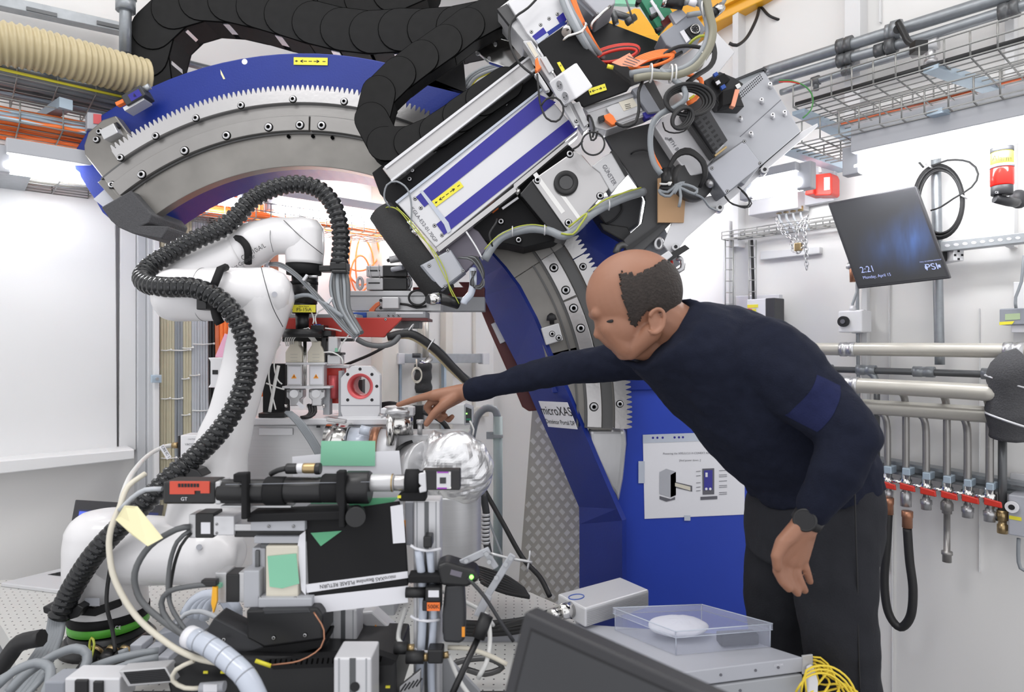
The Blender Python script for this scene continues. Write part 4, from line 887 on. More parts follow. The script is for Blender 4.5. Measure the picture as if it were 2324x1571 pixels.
# gearbox
t = T('gearbox', 'bare steel gearbox plate with black round wheel beneath the striped carriage', 'gearbox'); YG = YC-.04
m = MB(); m.pp([(1207,409),(1305,341),(1322,352),(1342,376),(1366,389),(1388,378),(1400,400),(1390,420),(1290,527)], YG, .11); m.build('plate', 'alu_bright', t, .003)
m = MB(); m.pp([(1304,342),(1388,336),(1396,342),(1424,396),(1354,457),(1392,420),(1355,382)], YG-.002, .06) if False else m.pp([(1343,377),(1372,354),(1393,343),(1424,398),(1388,438),(1362,392)], YG-.006, .06); m.build('end_block', 'alu', t, .003)
m = MB(); m.pp([(1180,440),(1207,409),(1290,527),(1286,545),(1262,540)], YG+.01, .09); m.build('side', 'black', t, .003)
m = MB(); m.rr(1246,438,10,110,-36,YG-.0015,.002); m.rr(1296,470,8,90,-36,YG-.0015,.002); m.build('machined_step', 'chrome', t)
ptext('GÜNSTER', 1383, 397, YG-.0075, 10, 'ink_grey', t, 60, wscale=.85)
p = W(1284,417,YG); m = MB(); m.lathe(p, (0,-1,0), [(0,.037),(.012,.037),(.015,.034),(.015,.022),(.008,.021)], 36); m.build('wheel', 'black_rubber', t)
m = MB(); m.lathe(p-Vector((0,.004,0)), (0,-1,0), [(0,.0215),(.009,.0215),(.010,.020)], 32); m.build('hub', 'dark_bracket', t)
for x, y in ((1293,350),(1220,409),(1362,445),(1290,506)): bolt(x, y, YG, 7, t)
m = MB(); m.pp([(1386,343),(1394,342),(1426,396),(1420,402)], YG-.01, .07); m.build('end_cover', 'black', t)
# grey hose with green yellow wire below
t = T('grey_conduit', 'thick grey hose with yellow green wire running along the gearbox underside', 'hose')
m = MB(); m.tube([(1100,590,1.93),(1118,560,1.93),(1145,535,1.93),(1200,520,1.93),(1245,524,1.9),(1280,536,1.88),(1310,518,1.88),(1335,492,1.88),(1370,470,1.9),(1420,448,1.93),(1462,435,1.97)], .0125, n=12); m.build('hose', 'grey_cable', t)
m = MB(); m.tube([(1100,566,1.915),(1125,540,1.915),(1165,518,1.915),(1205,510,1.915),(1240,514,1.89)], .0018); m.tube([(1274,530,1.87),(1300,532,1.86),(1316,512,1.86),(1332,484,1.86),(1290,516,1.87)], .003); m.tube([(1335,480,1.87),(1370,455,1.88),(1415,438,1.91),(1455,426,1.94)], .0025); m.build('earth_wire', 'earth_yg', t)
for x, y in ((1163,525),(1236,522),(1382,466),(1332,496)):
    m = MB(); c = W(x, y, 1.925 if x < 1200 else 1.89); m.sweep([c+Vector((.0*math.cos(a), .0145*math.sin(a), .0145*math.cos(a))) for a in [k*math.pi/6 for k in range(12)]], .002, 5, True); m.build('tie', 'alu_light', t)
# foam roll, grey junction box, lilac plate, connector
t = T('foam_roll', 'black foam cylinder under the lower end of the striped carriage', 'foam'); m = MB(); m.cyl(W(868,482,2.02), W(1003,668,1.97), .046, n=24); m.build('foam', 'foam', t)
m = MB(); m.tube([(868,480,2.0),(880,470,1.97),(905,478,1.94),(940,520,1.93),(985,570,1.925),(1010,615,1.92),(1022,660,1.92),(1040,690,1.92)], .0018); m.tube([(900,470,1.94),(930,500,1.925),(975,560,1.915),(1005,620,1.91),(1042,690,1.91)], .0015); one('earth_wire', m, 'earth_yg', 'yellow green wire running down over the grey junction box', 'wire')
m = MB(); m.tube([(932,520,1.95),(934,470,1.94),(925,430,1.93),(900,412,1.93),(878,420,1.93),(872,450,1.94),(885,470,1.95)], .0028); one('grey_wire', m, 'grey_cable', 'thin grey wire looping at the lower end of the silver guide bar', 'wire')
m = MB(); m.cyl(W(938,522,1.94), W(948,530,1.94), .010, n=6); one('hex_nut', m, 'chrome', 'steel nut at the lower left corner of the white panel', 'nut')
m = MB(); m.pp([(985,575),(1066,512),(1086,525),(1110,560),(1056,618),(1030,600)], 2.0, .03); one('mounting_plate', m, 'lilac_grey', 'lilac grey plate behind the grey junction box', 'plate', bevel=.003)
t = T('junction_box', 'slanted grey junction box with screwed lid below the foam roll', 'box')
m = MB(); m.pp([(952,603),(1022,566),(1056,617),(1001,662)], 1.93, .06); m.build('case', 'grey_box', t, .004)
m = MB(); m.pp([(957,602),(1021,568),(1052,617),(1002,656)], 1.927, .004); m.build('lid', 'grey_box_light', t, .002)
for x, y in ((974,603),(1016,568),(1051,615),(1010,650)): bolt(x, y, 1.926, 3.2, t, 'screw', depth=.001)
t = T('round_connector', 'black round multi pin connector hanging below the grey junction box', 'connector')
m = MB(); m.cyl(W(997,677,1.9), W(1040,690,1.93), .0165); m.build('body', 'black', t)
m = MB(); m.lathe(W(974,680,1.89), W(997,677,1.9)-W(974,680,1.89), [(0,.017),(.012,.019),(.03,.019)], 20); m.build('coupling_nut', 'chrome', t)
m = MB(); q = W(974,680,1.89); m.disc(974,680,1.885,.013,.002); m.build('face', 'ink', t)
t = T('clear_sleeve', 'clear plastic sleeve with wires dangling in front of the red brace', 'sleeve')
m = MB(); m.tube([(1073,610,1.93),(1074,640,1.92),(1068,668,1.92),(1055,682,1.92),(1052,690,1.92)], .011, n=10); m.build('sleeve', 'clear_hose', t)
for k in range(4):
    m = MB(); m.tube([(1040+6*k,585,1.92),(1070+4*k,590-2*k,1.91),(1092+2*k,620,1.91),(1098-3*k,648,1.91),(1080-4*k,655-3*k,1.91),(1070+3*k,615,1.91)], .0032); one('thin_cable', m, 'black_rubber' if k % 2 else 'pipe_dark', 'thin dark cable looped beside the grey junction box', 'cable', 'thin cables by the grey junction box')
m = MB(); m.tube([(1058,526,1.95),(1080,560,1.94),(1096,590,1.93)], .003); one('cable_tie', m, 'alu_light', 'long white tie strapped over the lilac plate', 'cable tie')
m = MB(); m.tube([(1118,560,1.92),(1112,540,1.92),(1112,528,1.92),(1126,506,1.93),(1128,498,1.95)], .0035); one('thin_cable', m, 'black_rubber', 'thin black cable on the black bracket below the white panel', 'cable')
# ================= upper stage =================
YU = 1.88
t = T('stage_motor', 'boxy aluminium stage motor with blue decal at the top of the carriage', 'motor')
m = MB(); m.pp([(1128,20),(1166,-10),(1250,-40),(1287,48),(1220,102),(1190,95)], YU+.02, .12); m.build('housing', 'alu', t, .005)
m = MB(); m.pp([(1152,5),(1260,-45),(1288,48),(1220,102),(1196,76)], YU, .03); m.build('front_cover', 'alu_light', t, .003)
m = MB(); m.pp([(1128,20),(1150,8),(1178,36),(1156,56)], YU+.012, .02); m.build('dark_panel', 'dark_bracket', t, .001)
m = MB(); m.pp([(1208,82),(1233,62),(1240,73),(1246,76),(1222,98)], YU-.002, .003); m.pp([(1263,40),(1278,28),(1286,44),(1280,52),(1272,56)], YU-.002, .003); m.build('blue_decal', 'navy_stripe', t)
m = MB(); m.pp([(1219,88),(1280,46),(1284,54),(1222,98)], YU-.003, .001); m.build('blue_strip', 'blue_paint', t)
m = MB(); m.pp([(1216,92),(1242,74),(1246,80),(1222,99)], YU-.0035, .001); m.build('tape', 'clear_hose', t)
for x, y in ((1206,72),(1227,56),(1246,42),(1265,32)): bolt(x, y, YU-.001, 3, t, 'screw', depth=.001)
t = T('stage_rail', 'long grey aluminium rail slanting down from the stage motor', 'rail')
m = MB(); m.pp([(1186,93),(1206,91),(1336,290),(1325,300)], YU, .04); m.build('rail', 'alu', t, .003)
m = MB(); m.pp([(1225,130),(1240,127),(1258,158),(1246,166)], YU-.01, .02); m.build('slider_block', 'alu', t, .002); m = MB(); m.pp([(1300,235),(1315,230),(1337,280),(1326,288)], YU-.012, .02); m.build('slider_block', 'alu', t, .002); m = MB(); m.pp([(1276,240),(1290,232),(1315,282),(1304,287)], YU-.014, .02); m.build('slider_block', 'alu', t, .002)
m = MB(); m.rr(1241,128,9,50,-32,YU-.0145,.001) if False else m.pp([(1195,97),(1203,95),(1222,126),(1215,131)], YU-.002, .001); m.build('type_label', 'cream', t)
for x, y in ((1283,239),(1308,275)): bolt(x, y, YU-.014, 3.5, t)
m = MB(); m.pp([(1214,135),(1220,129),(1224,145),(1229,152),(1219,162),(1214,158),(1216,150)], YU-.02, .02); one('roller_switch', m, 'orange_cable', 'orange roller switch beside the slanted grey rail', 'switch', bevel=.002)
m = MB(); m.pp([(1212,168),(1222,164),(1248,204),(1238,207)], YU-.02, .02); one('switch_body', m, 'alu', 'small aluminium switch body left of the white socket box', 'switch', bevel=.002)
# black cable duct (open trough)
t = T('cable_duct', 'black triangular cable trough on the detector arm', 'duct')
m = MB(); m.pp([(1220,100),(1290,52),(1342,118),(1432,193),(1424,205),(1325,242),(1290,215),(1270,180)], YU-.01, .012); m.build('front_wall', 'black_matte', t, .002)
m = MB(); m.pp([(1288,-20),(1342,36),(1526,106),(1518,120),(1500,170),(1432,196),(1342,118),(1286,52)], YU+.16, .012); m.build('back_wall', 'black', t, .002)
A = [W(1286,52,YU), W(1342,118,YU), W(1432,193,YU)]; B = [W(1300,62,YU+.16), W(1345,118,YU+.16), W(1432,185,YU+.16)]
m = MB(); 
for i in range(2): m.loft([A[i], A[i+1], B[i+1], B[i]], [v-Vector((0,0,.006)) for v in (A[i], A[i+1], B[i+1], B[i])])
m.build('bottom', 'black', t)
m = MB(); m.pp([(1264,142),(1271,140),(1282,158),(1276,164)], YU-.0125, .002); m.build('arrow_label', 'yellow_label', t)
ptext('+', 1272, 149, YU-.014, 7, 'ink', t, 60)
ylabel(1356, 203, 40, 15, -18, YU-.0115, t)
m = MB(); m.cyl(W(1285,74,YU-.03), W(1290,60,YU-.01), .014, n=16); m.build('hook_base', 'chrome', t)
m = MB(); m.tube([(1278,92,YU-.04),(1290,82,YU-.05),(1320,72,YU-.06),(1330,55,YU-.05),(1325,52,YU-.04)], .004); m.tube([(1342,66,YU-.02),(1344,52,YU-.03),(1368,28,YU-.03),(1385,14,YU-.02)], .004); m.build('cable_hook', 'chrome', t)
# white socket box
t = T('socket_box', 'white plastic double power socket box on the slanted rail', 'socket')
q = [W(1278,165,YU-.08), W(1309,141,YU-.08), W(1347,196,YU-.08), W(1308,224,YU-.08)]; back = [v+Vector((-.038,.06,-.003)) for v in q]
m = MB(); m.loft(q, back); m.build('case', 'white_plastic', t, .004)
f0, f1, f2, f3 = back[0], q[0], q[3], back[3]; nn = (f1-f0).cross(f3-f0).normalized(); nn = -nn if nn.dot(Vector((0,-1,0))) < 0 else nn
for s in (.30, .74):
    c = (f0+f1)/2*(1-s)+(f2+f3)/2*s; m = MB(); m.m('alu_light'); m.lathe(c, nn, [(0,.0150),(.0008,.0150),(.0008,.0125),(-.0,.0120)], 20); m.m('ink'); u_ = (f1-f0).normalized()
    for e in (-.006, .006): m.cyl(c+u_*e, c+u_*e+nn*.001, .0016, n=8)
    m.build('socket', None, t)
# linear stage, lower right of trough
t = T('linear_stage', 'grey linear stage with orange plug right of the slanted rail', 'stage')
m = MB(); m.pp([(1323,243),(1440,206),(1468,196),(1492,250),(1470,262),(1376,296),(1352,290)], YU+.02, .07); m.build('body', 'alu', t, .003)
m = MB(); m.pp([(1330,250),(1440,212),(1442,218),(1334,256)], YU+.016, .006); m.pp([(1384,280),(1486,244),(1488,250),(1388,287)], YU+.016, .006); m.build('rail_groove', 'alu_light', t)
m = MB(); m.pp([(1376,245),(1388,238),(1446,222),(1458,252),(1395,276)], YU+.005, .02); m.build('cover', 'alu', t, .002)
m = MB(); m.pp([(1404,232),(1436,222),(1447,240),(1416,252)], YU+.0035, .002); m.build('type_label', 'cream', t)
m = MB(); 
for k in range(3): m.pp([(1418+k,238+k*4),(1430+k,235+k*4),(1430+k,236+k*4),(1418+k,239+k*4)], YU+.0025, .001)
m.build('print', 'ink', t)
m = MB(); m.pp([(1434,202),(1462,190),(1500,252),(1472,256)], YU-.005, .05); m.build('end_cap', 'grey_box', t, .002)
m = MB(); m.pp([(1458,190),(1482,180),(1512,238),(1500,252)], YU, .05); m.build('dark_end', 'dark_bracket', t, .002)
m = MB(); m.pp([(1370,262),(1384,256),(1392,262),(1402,280),(1390,284),(1374,272)], YU-.01, .02); m.build('orange_plug', 'orange_cable', t, .002)
m = MB(); m.rr(1366,268,14,12,-20,YU-.005,.02); m.build('black_plug', 'black', t, .002)
m = MB(); m.pp([(1458,256),(1496,244),(1500,256),(1466,270)], YU+.01, .03); m.build('blue_foot', 'navy_stripe', t, .002)
m = MB(); m.tube([(1458,186,YU-.04),(1449,210,YU-.05),(1450,250,YU-.05),(1440,280,YU-.05),(1415,287,YU-.04),(1398,280,YU-.02)], .0045); one('black_cable', m, 'black_rubber', 'black cable bowing from the trough to the orange plug', 'cable')
m = MB(); m.tube([(1336,288,YU),(1334,262,YU-.02),(1342,268,YU-.03),(1348,290,YU-.03),(1345,312,YU-.03)], .003); m.tube([(1338,296,YU-.02),(1342,318,YU-.03),(1352,314,YU-.03),(1356,298,YU-.03)], .003); one('black_cable', m, 'black_rubber', 'knot of thin black cable at the bottom end of the slanted rail', 'cable')
m = MB(); P = [(1346+26*math.cos(a*math.pi/8), 326+26*math.sin(a*math.pi/8), YU-.04+.003*a/16) for a in range(16)]; m.tube(P, .0026, closed=True); m.tube([(1322,320,YU-.03),(1312,332,YU-.02),(1298,340,YU-.02)], .003); one('cable_loop', m, 'black_rubber', 'round loop of thin black cable above the gearbox', 'cable')
m = MB(); m.tube([(1219,168,YU-.03),(1222,200,YU-.04),(1226,235,YU-.04),(1240,268,YU-.05),(1262,276,YU-.05),(1276,262,YU-.05),(1278,240,YU-.05),(1262,222,YU-.05),(1240,225,YU-.05),(1228,240,YU-.05)], .003); one('cable_loop', m, 'black_rubber', 'loop of thin black cable hanging over the upper blue stripe', 'cable')
m = MB(); m.tube([(1225,-10,YU-.03),(1198,18,YU-.03),(1170,38,YU-.03),(1157,62,YU-.03),(1158,100,YU-.03),(1172,135,YU-.03),(1190,155,YU-.03),(1210,170,YU-.03)], .0035); one('black_cable', m, 'black_rubber', 'thin black cable bowing over the left side of the stage motor', 'cable')
# ================= electronics to the right =================
YE = 1.95
t = T('detector_box', 'large light grey perforated detector electronics box at upper right', 'electronics box')
m = MB(); m.pp([(1734,160),(1818,298),(1728,375),(1690,420),(1560,330),(1520,300),(1560,235),(1622,235)], YE, .09); m.build('front_panel', 'lamp_housing', t, .003)
m = MB(); m.pp([(1667,182),(1736,154),(1740,160),(1736,166),(1625,238),(1600,220)], YE+.005, .2); m.build('top_side', 'galv', t, .003)
m = MB(); m.pp([(1665,180),(1734,152),(1742,158),(1738,164),(1733,158),(1667,184)], YE-.004, .03); m.build('corner_edge', 'anthracite', t)
m = MB()
for i in range(15):
    for j in range(3): m.disc(1725-i*3.65+j*2.6, 170+i*3.3+j*4.4, YE-.0008, PM(1.45,YE), .001, 8)
for i in range(5):
    for j in range(2): m.disc(1656-i*4+j*3, 233+i*3.4+j*5, YE-.0008, PM(1.4,YE), .001, 8)
m.build('vent_holes', 'ink', t)
for x, y in ((1749,199),(1730,234),(1682,274),(1755,268),(1706,309),(1782,262)):
    m = MB(); p = W(x, y, YE); m.cyl(p, p+Vector((-.010,-.02,.004)), .006, n=10); m.build('standoff', 'alu_light', t)
    m = MB(); p2 = p+Vector((-.010,-.0205,.004)); m.cyl(p2, p2+Vector((0,-.001,0)), .0022, n=8); m.build('standoff_hole', 'ink', t)
m = MB(); m.pp([(1772,226),(1773,227),(1680,311),(1679,310)], YE-.0006, .0006); m.build('panel_seam', 'ink_grey', t)
t = T('base_plate', 'bright aluminium plate carrying the perforated electronics box', 'plate')
m = MB(); m.pp([(1818,299),(1856,279),(1858,286),(1735,390),(1660,452),(1558,540),(1528,585),(1505,555),(1545,455),(1640,440),(1726,376)], YE+.03, .012); m.build('plate', 'alu_light', t, .002)
m = MB(); m.pp([(1806,306),(1820,298),(1735,372),(1728,380),(1724,374)], YE+.015, .02); m.build('gap_strip', 'ink', t)
for x, y in ((1630,477),(1531,565),(1730,392)):
    m = MB(); p = W(x, y, YE+.03); m.cyl(p, p+Vector((-.004,-.03,.002)), .012, n=12); m.m('ink'); m.cyl(p+Vector((-.004,-.03,.002)), p+Vector((-.004,-.031,.002)), .006, n=6); m.mats[0] = 'steel' if m.mats else 'steel'; m.mats = ['steel','ink']; m.mi = [0 if i < 14 else 1 for i in range(len(m.f))]; m.build('bolt', None, t)
t = T('screwed_box', 'slanted grey hammer finish box with four screws above the bright plate', 'box')
m = MB(); m.pp([(1601,379),(1689,317),(1731,373),(1646,444)], YE-.06, .09); m.build('box', 'grey_rough', t, .005)
m = MB(); m.pp([(1603,381),(1689,320),(1729,373),(1646,441)], YE-.063, .004); m.build('lid', 'grey_box_light', t, .002)
for x, y in ((1616,382),(1689,321),(1725,371),(1651,434)): bolt(x, y, YE-.063, 3.2, t, 'screw', depth=.001)
t = T('power_supply', 'white metal power supply with scribbled writing and a fan of black terminals', 'power supply')
m = MB(); m.pp([(1486,287),(1500,268),(1560,225),(1645,330),(1605,380),(1600,392),(1566,400),(1532,358)], YE-.03, .05); m.build('case', 'alu_light', t, .004)
ptext('ETH 86', 1530, 330, YE-.0305, 9, 'ink_grey', t, 55); ptext('88dB', 1517, 316, YE-.0305, 6, 'ink_grey', t, 10)
t = T('terminal_block', 'black multi way terminal block with slots on the white power supply', 'terminal block')
m = MB(); m.pp([(1556,245),(1590,216),(1652,318),(1622,346)], YE-.09, .05); m.build('block', 'anthracite', t, .002)
m = MB(); m.pp([(1548,255),(1560,246),(1625,346),(1620,358)], YE-.075, .04); m.build('side', 'black', t, .002)
for i in range(9):
    cx, cy = 1580+i*6.2, 256+i*10; m = MB(); m.rr(cx-6, cy+3, 11, 6, -38, YE-.0908, .001); m.rr(cx+8, cy-8, 9, 5, -38, YE-.0908, .001); m.build('slot', 'ink', t)
m = MB(); m.rr(1636,343,34,5,-38,YE-.08,.02); m.build('green_terminals', 'brass', t, .001)
m = MB(); m.pp([(1564,222),(1575,214),(1578,218),(1567,227)], YE-.092, .004); m.build('fuse_label', 'yellow_label', t)
t = T('relay_modules', 'black relay modules with blue switches sitting on the perforated box', 'relay')
m = MB(); m.pp([(1596,184),(1634,162),(1672,178),(1688,190),(1676,206),(1690,242),(1634,240)], YE-.06, .06); m.build('base', 'black', t, .003)
m = MB(); m.pp([(1618,180),(1644,165),(1658,180),(1634,198)], YE-.08, .03); m.build('module', 'chain_plastic', t, .002)
m = MB(); m.pp([(1640,206),(1672,198),(1672,232),(1640,240)], YE-.09, .05); m.build('block', 'black_matte', t, .002)
m = MB(); m.pp([(1669,202),(1679,203),(1668,243),(1659,240)], YE-.095, .02); m.build('pink_edge', 'salmon_tag', t, .001)
m = MB(); m.rr(1625,168,10,8,-30,YE-.085,.01); m.rr(1642,197,11,9,-30,YE-.085,.01); m.build('blue_switch', 'blue_plug', t, .001)
m = MB(); m.rr(1630,187,9,8,-30,YE-.083,.004); m.build('white_label', 'paper', t)
m = MB(); m.rr(1676,195,12,10,-30,YE-.08,.02); m.build('wire_ends', 'chrome', t, .002)
# big pale plate right of the cables and white cover
m = MB(); m.pp([(1624,70),(1668,118),(1628,168),(1590,195),(1480,215),(1500,150),(1560,120)], YE+.07, .01); one('cover_plate', m, 'alu_light', 'pale metal cover plate behind the looping grey cables', 'plate', bevel=.002)
m = MB(); m.pp([(1482,180),(1520,192),(1560,225),(1532,262),(1512,255)], YE-.01, .012); one('cover_plate', m, 'alu_bright', 'small shiny plate right of the linear stage', 'plate', bevel=.002)
# grey amplifier with round connector, pcb box and grey top box
t = T('amplifier_box', 'grey amplifier box with a round black multi pin socket near the top', 'box')
m = MB(); m.pp([(1498,78),(1530,55),(1556,30),(1578,30),(1604,66),(1570,92),(1560,100),(1530,112),(1512,102)], YE-.03, .09); m.build('case', 'grey_box', t, .004)
m = MB(); m.pp([(1512,102),(1560,70),(1575,98),(1548,112),(1530,112)], YE-.034, .02) if False else m.pp([(1520,30),(1545,18),(1560,34),(1534,55)], YE-.034, .02); m.build('upper_face', 'grey_box_light', t, .002)
m = MB(); m.pp([(1554,68),(1573,54),(1590,74),(1573,90)], YE-.036, .006); m.build('socket_plate', 'ink', t, .001)
m = MB(); m.lathe(W(1577,67,YE-.036), (0,-1,0), [(0,.0145),(.006,.0145),(.006,.0125),(.002,.0125)], 24); m.build('socket_ring', 'chrome', t)
m = MB(); m.m('ink'); m.disc(1577,67,YE-.040,.0125,.002)
m.m('alu_light')
for k in range(8): m.disc(1577+6*math.cos(k*.785), 67+6*math.sin(k*.785), YE-.0415, .0010, .001, 6)
m.build('pins', None, t)
m = MB(); m.pp([(1543,72),(1552,67),(1566,90),(1558,97)], YE-.0345, .003); m.build('label', 'paper', t)
t = T('circuit_box', 'clear lidded box with green circuit board and black knobs at the top', 'circuit box')
m = MB(); m.pp([(1448,-10),(1500,-20),(1532,38),(1520,48),(1500,72),(1490,58)], YE+.0, .03); m.build('green_board', 'green_pcb', t, .002)
m = MB(); m.pp([(1474,18),(1490,10),(1496,30),(1480,38)], YE-.006, .01); m.build('chip', 'grey_box_light', t)
m = MB(); m.rr(1492,22,6,52,-33,YE-.012,.006); m.build('strip', 'paper', t)
m = MB(); m.pp([(1500,48),(1516,34),(1530,44),(1506,62)], YE-.005, .01); m.build('red_display', 'dark_red', t)
for x, y in ((1450,0),(1476,41),(1489,71)):
    m = MB(); p = W(x, y, YE-.03); m.cyl(p, p+Vector((.02,0,.012)) if x > 1460 else p+Vector((.0,.03,0)), .0085, .0065, 14); m.build('knob', 'black', t)
t = T('top_box', 'blue grey box with cut corner at the top edge', 'box'); m = MB(); m.pp([(1306,-20),(1398,-20),(1396,8),(1358,34),(1352,28)], YE-.02, .12); m.build('case', 'grey_box_light', t, .004)
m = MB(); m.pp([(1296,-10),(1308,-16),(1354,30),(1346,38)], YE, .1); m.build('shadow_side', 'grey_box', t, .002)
for x, y in ((1356,30),(1382,18)): bolt(x, y, YE-.021, 2.5, t, 'screw', depth=.001)
t = T('yellow_tray', 'bright yellow sheet metal tray behind the black cable trough', 'tray')
m = MB(); m.pp([(1376,52),(1440,18),(1452,20),(1508,95),(1500,112),(1440,80)], YE+.26, .02); m.build('sheet', 'yellow_crane', t, .003)
m = MB(); m.pp([(1440,80),(1500,75),(1512,100),(1506,112)], YE+.25, .01); m.build('fold', 'yellow_crane', t, .003)
m = MB(); m.pp([(1395,-12),(1470,-12),(1462,10),(1395,8)], YE+.5, .02); one('green_sheet', m, 'green_tape', 'pale green sheet far behind the top of the detector', 'sheet')
m = MB(); m.cyl(W(1374,25,YE+.1), W(1440,45,YE+.1), .012); m.cyl(W(1392,28,YE+.09), W(1398,55,YE+.09), .010); m.cyl(W(1422,52,YE+.06), W(1442,38,YE+.06), .011); m.cyl(W(1418,-10,YE+.05), W(1436,44,YE+.05), .003); one('hinge_rods', m, 'pipe_dark', 'dark rods and joints between the blue grey box and yellow tray', 'rods')
t = T('cable_plug', 'black round cable plug with white tag at the top right of the detector', 'plug')
m = MB(); m.cyl(W(1512,2,YE-.05), W(1550,8,YE-.05), .018); m.build('body', 'black', t); m = MB(); m.cyl(W(1503,0,YE-.05), W(1512,2,YE-.05), .02); m.build('ring', 'chrome', t)
m = MB(); m.tube([(1550,8,YE-.05),(1568,4,YE-.05),(1590,10,YE-.05)], .008); m.build('cable', 'grey_cable', t); m = MB(); m.cyl(W(1564,4,YE-.055), W(1580,9,YE-.055), .0095); m.build('tag', 'paper', t)
t = T('gland', 'metal cable gland on the yellow beam', 'gland'); m = MB(); m.cyl(W(1612,36,YE+.05), W(1634,18,YE+.05), .016, n=6); m.build('body', 'black', t); m = MB(); m.cyl(W(1626,25,YE+.04), W(1640,14,YE+.04), .014, n=6); m.build('nut', 'chrome', t); m = MB(); m.cyl(W(1636,16,YE+.05), W(1650,-10,YE+.05), .006); m.build('cable', 'grey_cable', t)
# dark bracket plates
t = T('dark_bracket_plate', 'large dark grey bracket plate hanging below the electronics', 'bracket')
m = MB(); m.pp([(1372,308),(1378,304),(1480,278),(1490,296),(1532,358),(1534,400),(1530,500),(1440,590),(1415,545),(1430,530),(1458,505),(1466,455),(1460,440),(1432,400),(1390,340)], YE+.04, .02); m.build('plate', 'dark_bracket', t, .003)
m = MB(); m.pp([(1430,545),(1500,500),(1520,540),(1545,600),(1470,650),(1420,600)], YE+.07, .03); m.build('lower_plate', 'grey_rough', t, .003)
m = MB(); m.pp([(1420,562),(1500,506),(1500,512),(1424,572)], YE+.03, .04); m.build('black_rib', 'black', t)
for x in (1495,):
    m = MB(); P = [(x+8*math.cos(a*math.pi/6), 553+12*math.sin(a*math.pi/6), YE+.05) for a in range(12)]; m.tube(P, .006, closed=True); m.build('lifting_eye', 'steel', t)
t = T('dark_motor', 'big dark motor housing partly seen behind the dark bracket plate', 'motor')
m = MB(); m.pp([(1352,480),(1400,440),(1440,425),(1462,450),(1452,510),(1422,530),(1375,512)], YE+.12, .12); m.build('housing', 'anthracite', t, .01, 3)
m = MB(); m.pp([(1360,505),(1425,515),(1440,545),(1415,548),(1370,522)], YE+.11, .05); m.build('skirt', 'black', t, .004)
m = MB(); m.tube([(1408,455,YE+.11),(1412,475,YE+.11),(1395,498,YE+.11),(1375,508,YE+.11)], .003); m.build('seam', 'ink', t)
m = MB(); m.pp([(1493,405),(1553,393),(1556,440),(1552,505),(1493,505)], YE+.02, .008); one('cardboard', m, 'cardboard', 'piece of brown cardboard hanging under the cable knot', 'cardboard')
t = T('round_cover', 'dark round cover with shiny rim behind the cable knot', 'cover'); m = MB(); m.lathe(W(1568,412,YE+.0), (.2,-1,.1), [(0,.066),(.02,.064),(.028,.052)], 30); m.build('cover', 'dark_bracket', t)
m = MB(); m.sph(W(1612,416,YE-.04), .014, n=10, m=6); m.build('bolt_head', 'steel', t)
t = T('clamp_block', 'black clamp and bright block just above the head', 'clamp'); m = MB(); m.pp([(1512,580),(1555,555),(1566,564),(1510,600)], YE-.02, .03); m.build('clamp', 'black', t, .002); m = MB(); m.pp([(1496,583),(1518,568),(1528,580),(1505,598)], YE-.03, .03); m.build('block', 'alu_light', t, .003)
m = MB(); m.tube([(1535,585,YE+.02),(1548,590,YE+.02),(1548,610,YE+.02),(1530,618,YE+.02)], .009); m.build('pipe_end', 'steel', t); m = MB(); m.cyl(W(1522,592,YE+.02), W(1526,615,YE+.02), .007); m.build('red_ring', 'red', t)
m = MB(); m.tube([(1398,575,YE+.05),(1404,560,YE+.05),(1418,556,YE+.05),(1430,566,YE+.05)], .011); one('grey_strap', m, 'groove_steel', 'curled grey strap just left above the bald head', 'strap')
# small details: cables
def cab(P, r, mt, lab, cat='cable', grp=None, nm='cable'): m = MB(); m.tube(P, r, .012, 8); return one(nm, m, mt, lab, cat, grp)
for k, (mt, dx) in enumerate((('grey_cable',0),('cable_pale',9),('grey_cable',17))):
    cab([(1268+dx*.9,-20,YU-.02),(1285+dx,25,YU-.03),(1308+dx,70,YU-.03),(1330+dx,105,YU-.01),(1352+dx,132,YU+.04)], .0085, mt, 'thick grey cable running down into the black trough', 'cable', 'grey cables running into the trough', 'trough_cable')
for k in range(2): cab([(1292+k*5,-20,YU-.035),(1310+k*5,30,YU-.035),(1332+k*5,75,YU-.03),(1352+k*5,110,YU),(1364+k*4,125,YU+.05)], .005, 'orange_cable', 'orange cable running down beside the grey trough cables', 'cable', 'orange cables running into the trough', 'trough_cable')
def loops(cx, cy, rx, ry, ang, Y, n, r, mts, lab, grp):
    a0 = math.radians(ang)
    for k in range(n):
        P = []
        for j in range(14):
            th = j*2*math.pi/14; x = (rx-k*3.2)*math.cos(th); y = (ry-k*2.0)*math.sin(th); P.append((cx+k*1.2+x*math.cos(a0)-y*math.sin(a0), cy+k*1.2+x*math.sin(a0)+y*math.cos(a0), Y-k*.007))
        m = MB(); m.tube(P, r, .012, 8, True); one('cable_loop', m, mts[k % len(mts)], lab, 'cable', grp)
loops(1396,122,56,18,-12,YU+.04,4,.0045,['red','red','black_rubber','red'],'red or black cable loop lying in the black trough','red cable loops in the trough')
loops(1480,136,54,16,-16,YU+.0,5,.0045,['orange_cable','orange_cable','orange_cable'],'orange cable loop spilling over the trough','orange cable loops over the trough')
t = T('warning_tag', 'salmon paper tag with print hanging on the orange cable loops', 'tag'); Yt = YU-.045
m = MB(); m.pp([(1429,120),(1440,134),(1470,137),(1444,152),(1410,150),(1388,142)], Yt, .001); m.build('tag', 'salmon_tag', t)
m = MB()
for k in range(4): m.pp([(1425-k*4,126+k*6),(1452-k*5,138+k*4),(1452-k*5,139.5+k*4),(1425-k*4,127.5+k*6)], Yt-.001, .0005)
m.build('print', 'ink_grey', t)
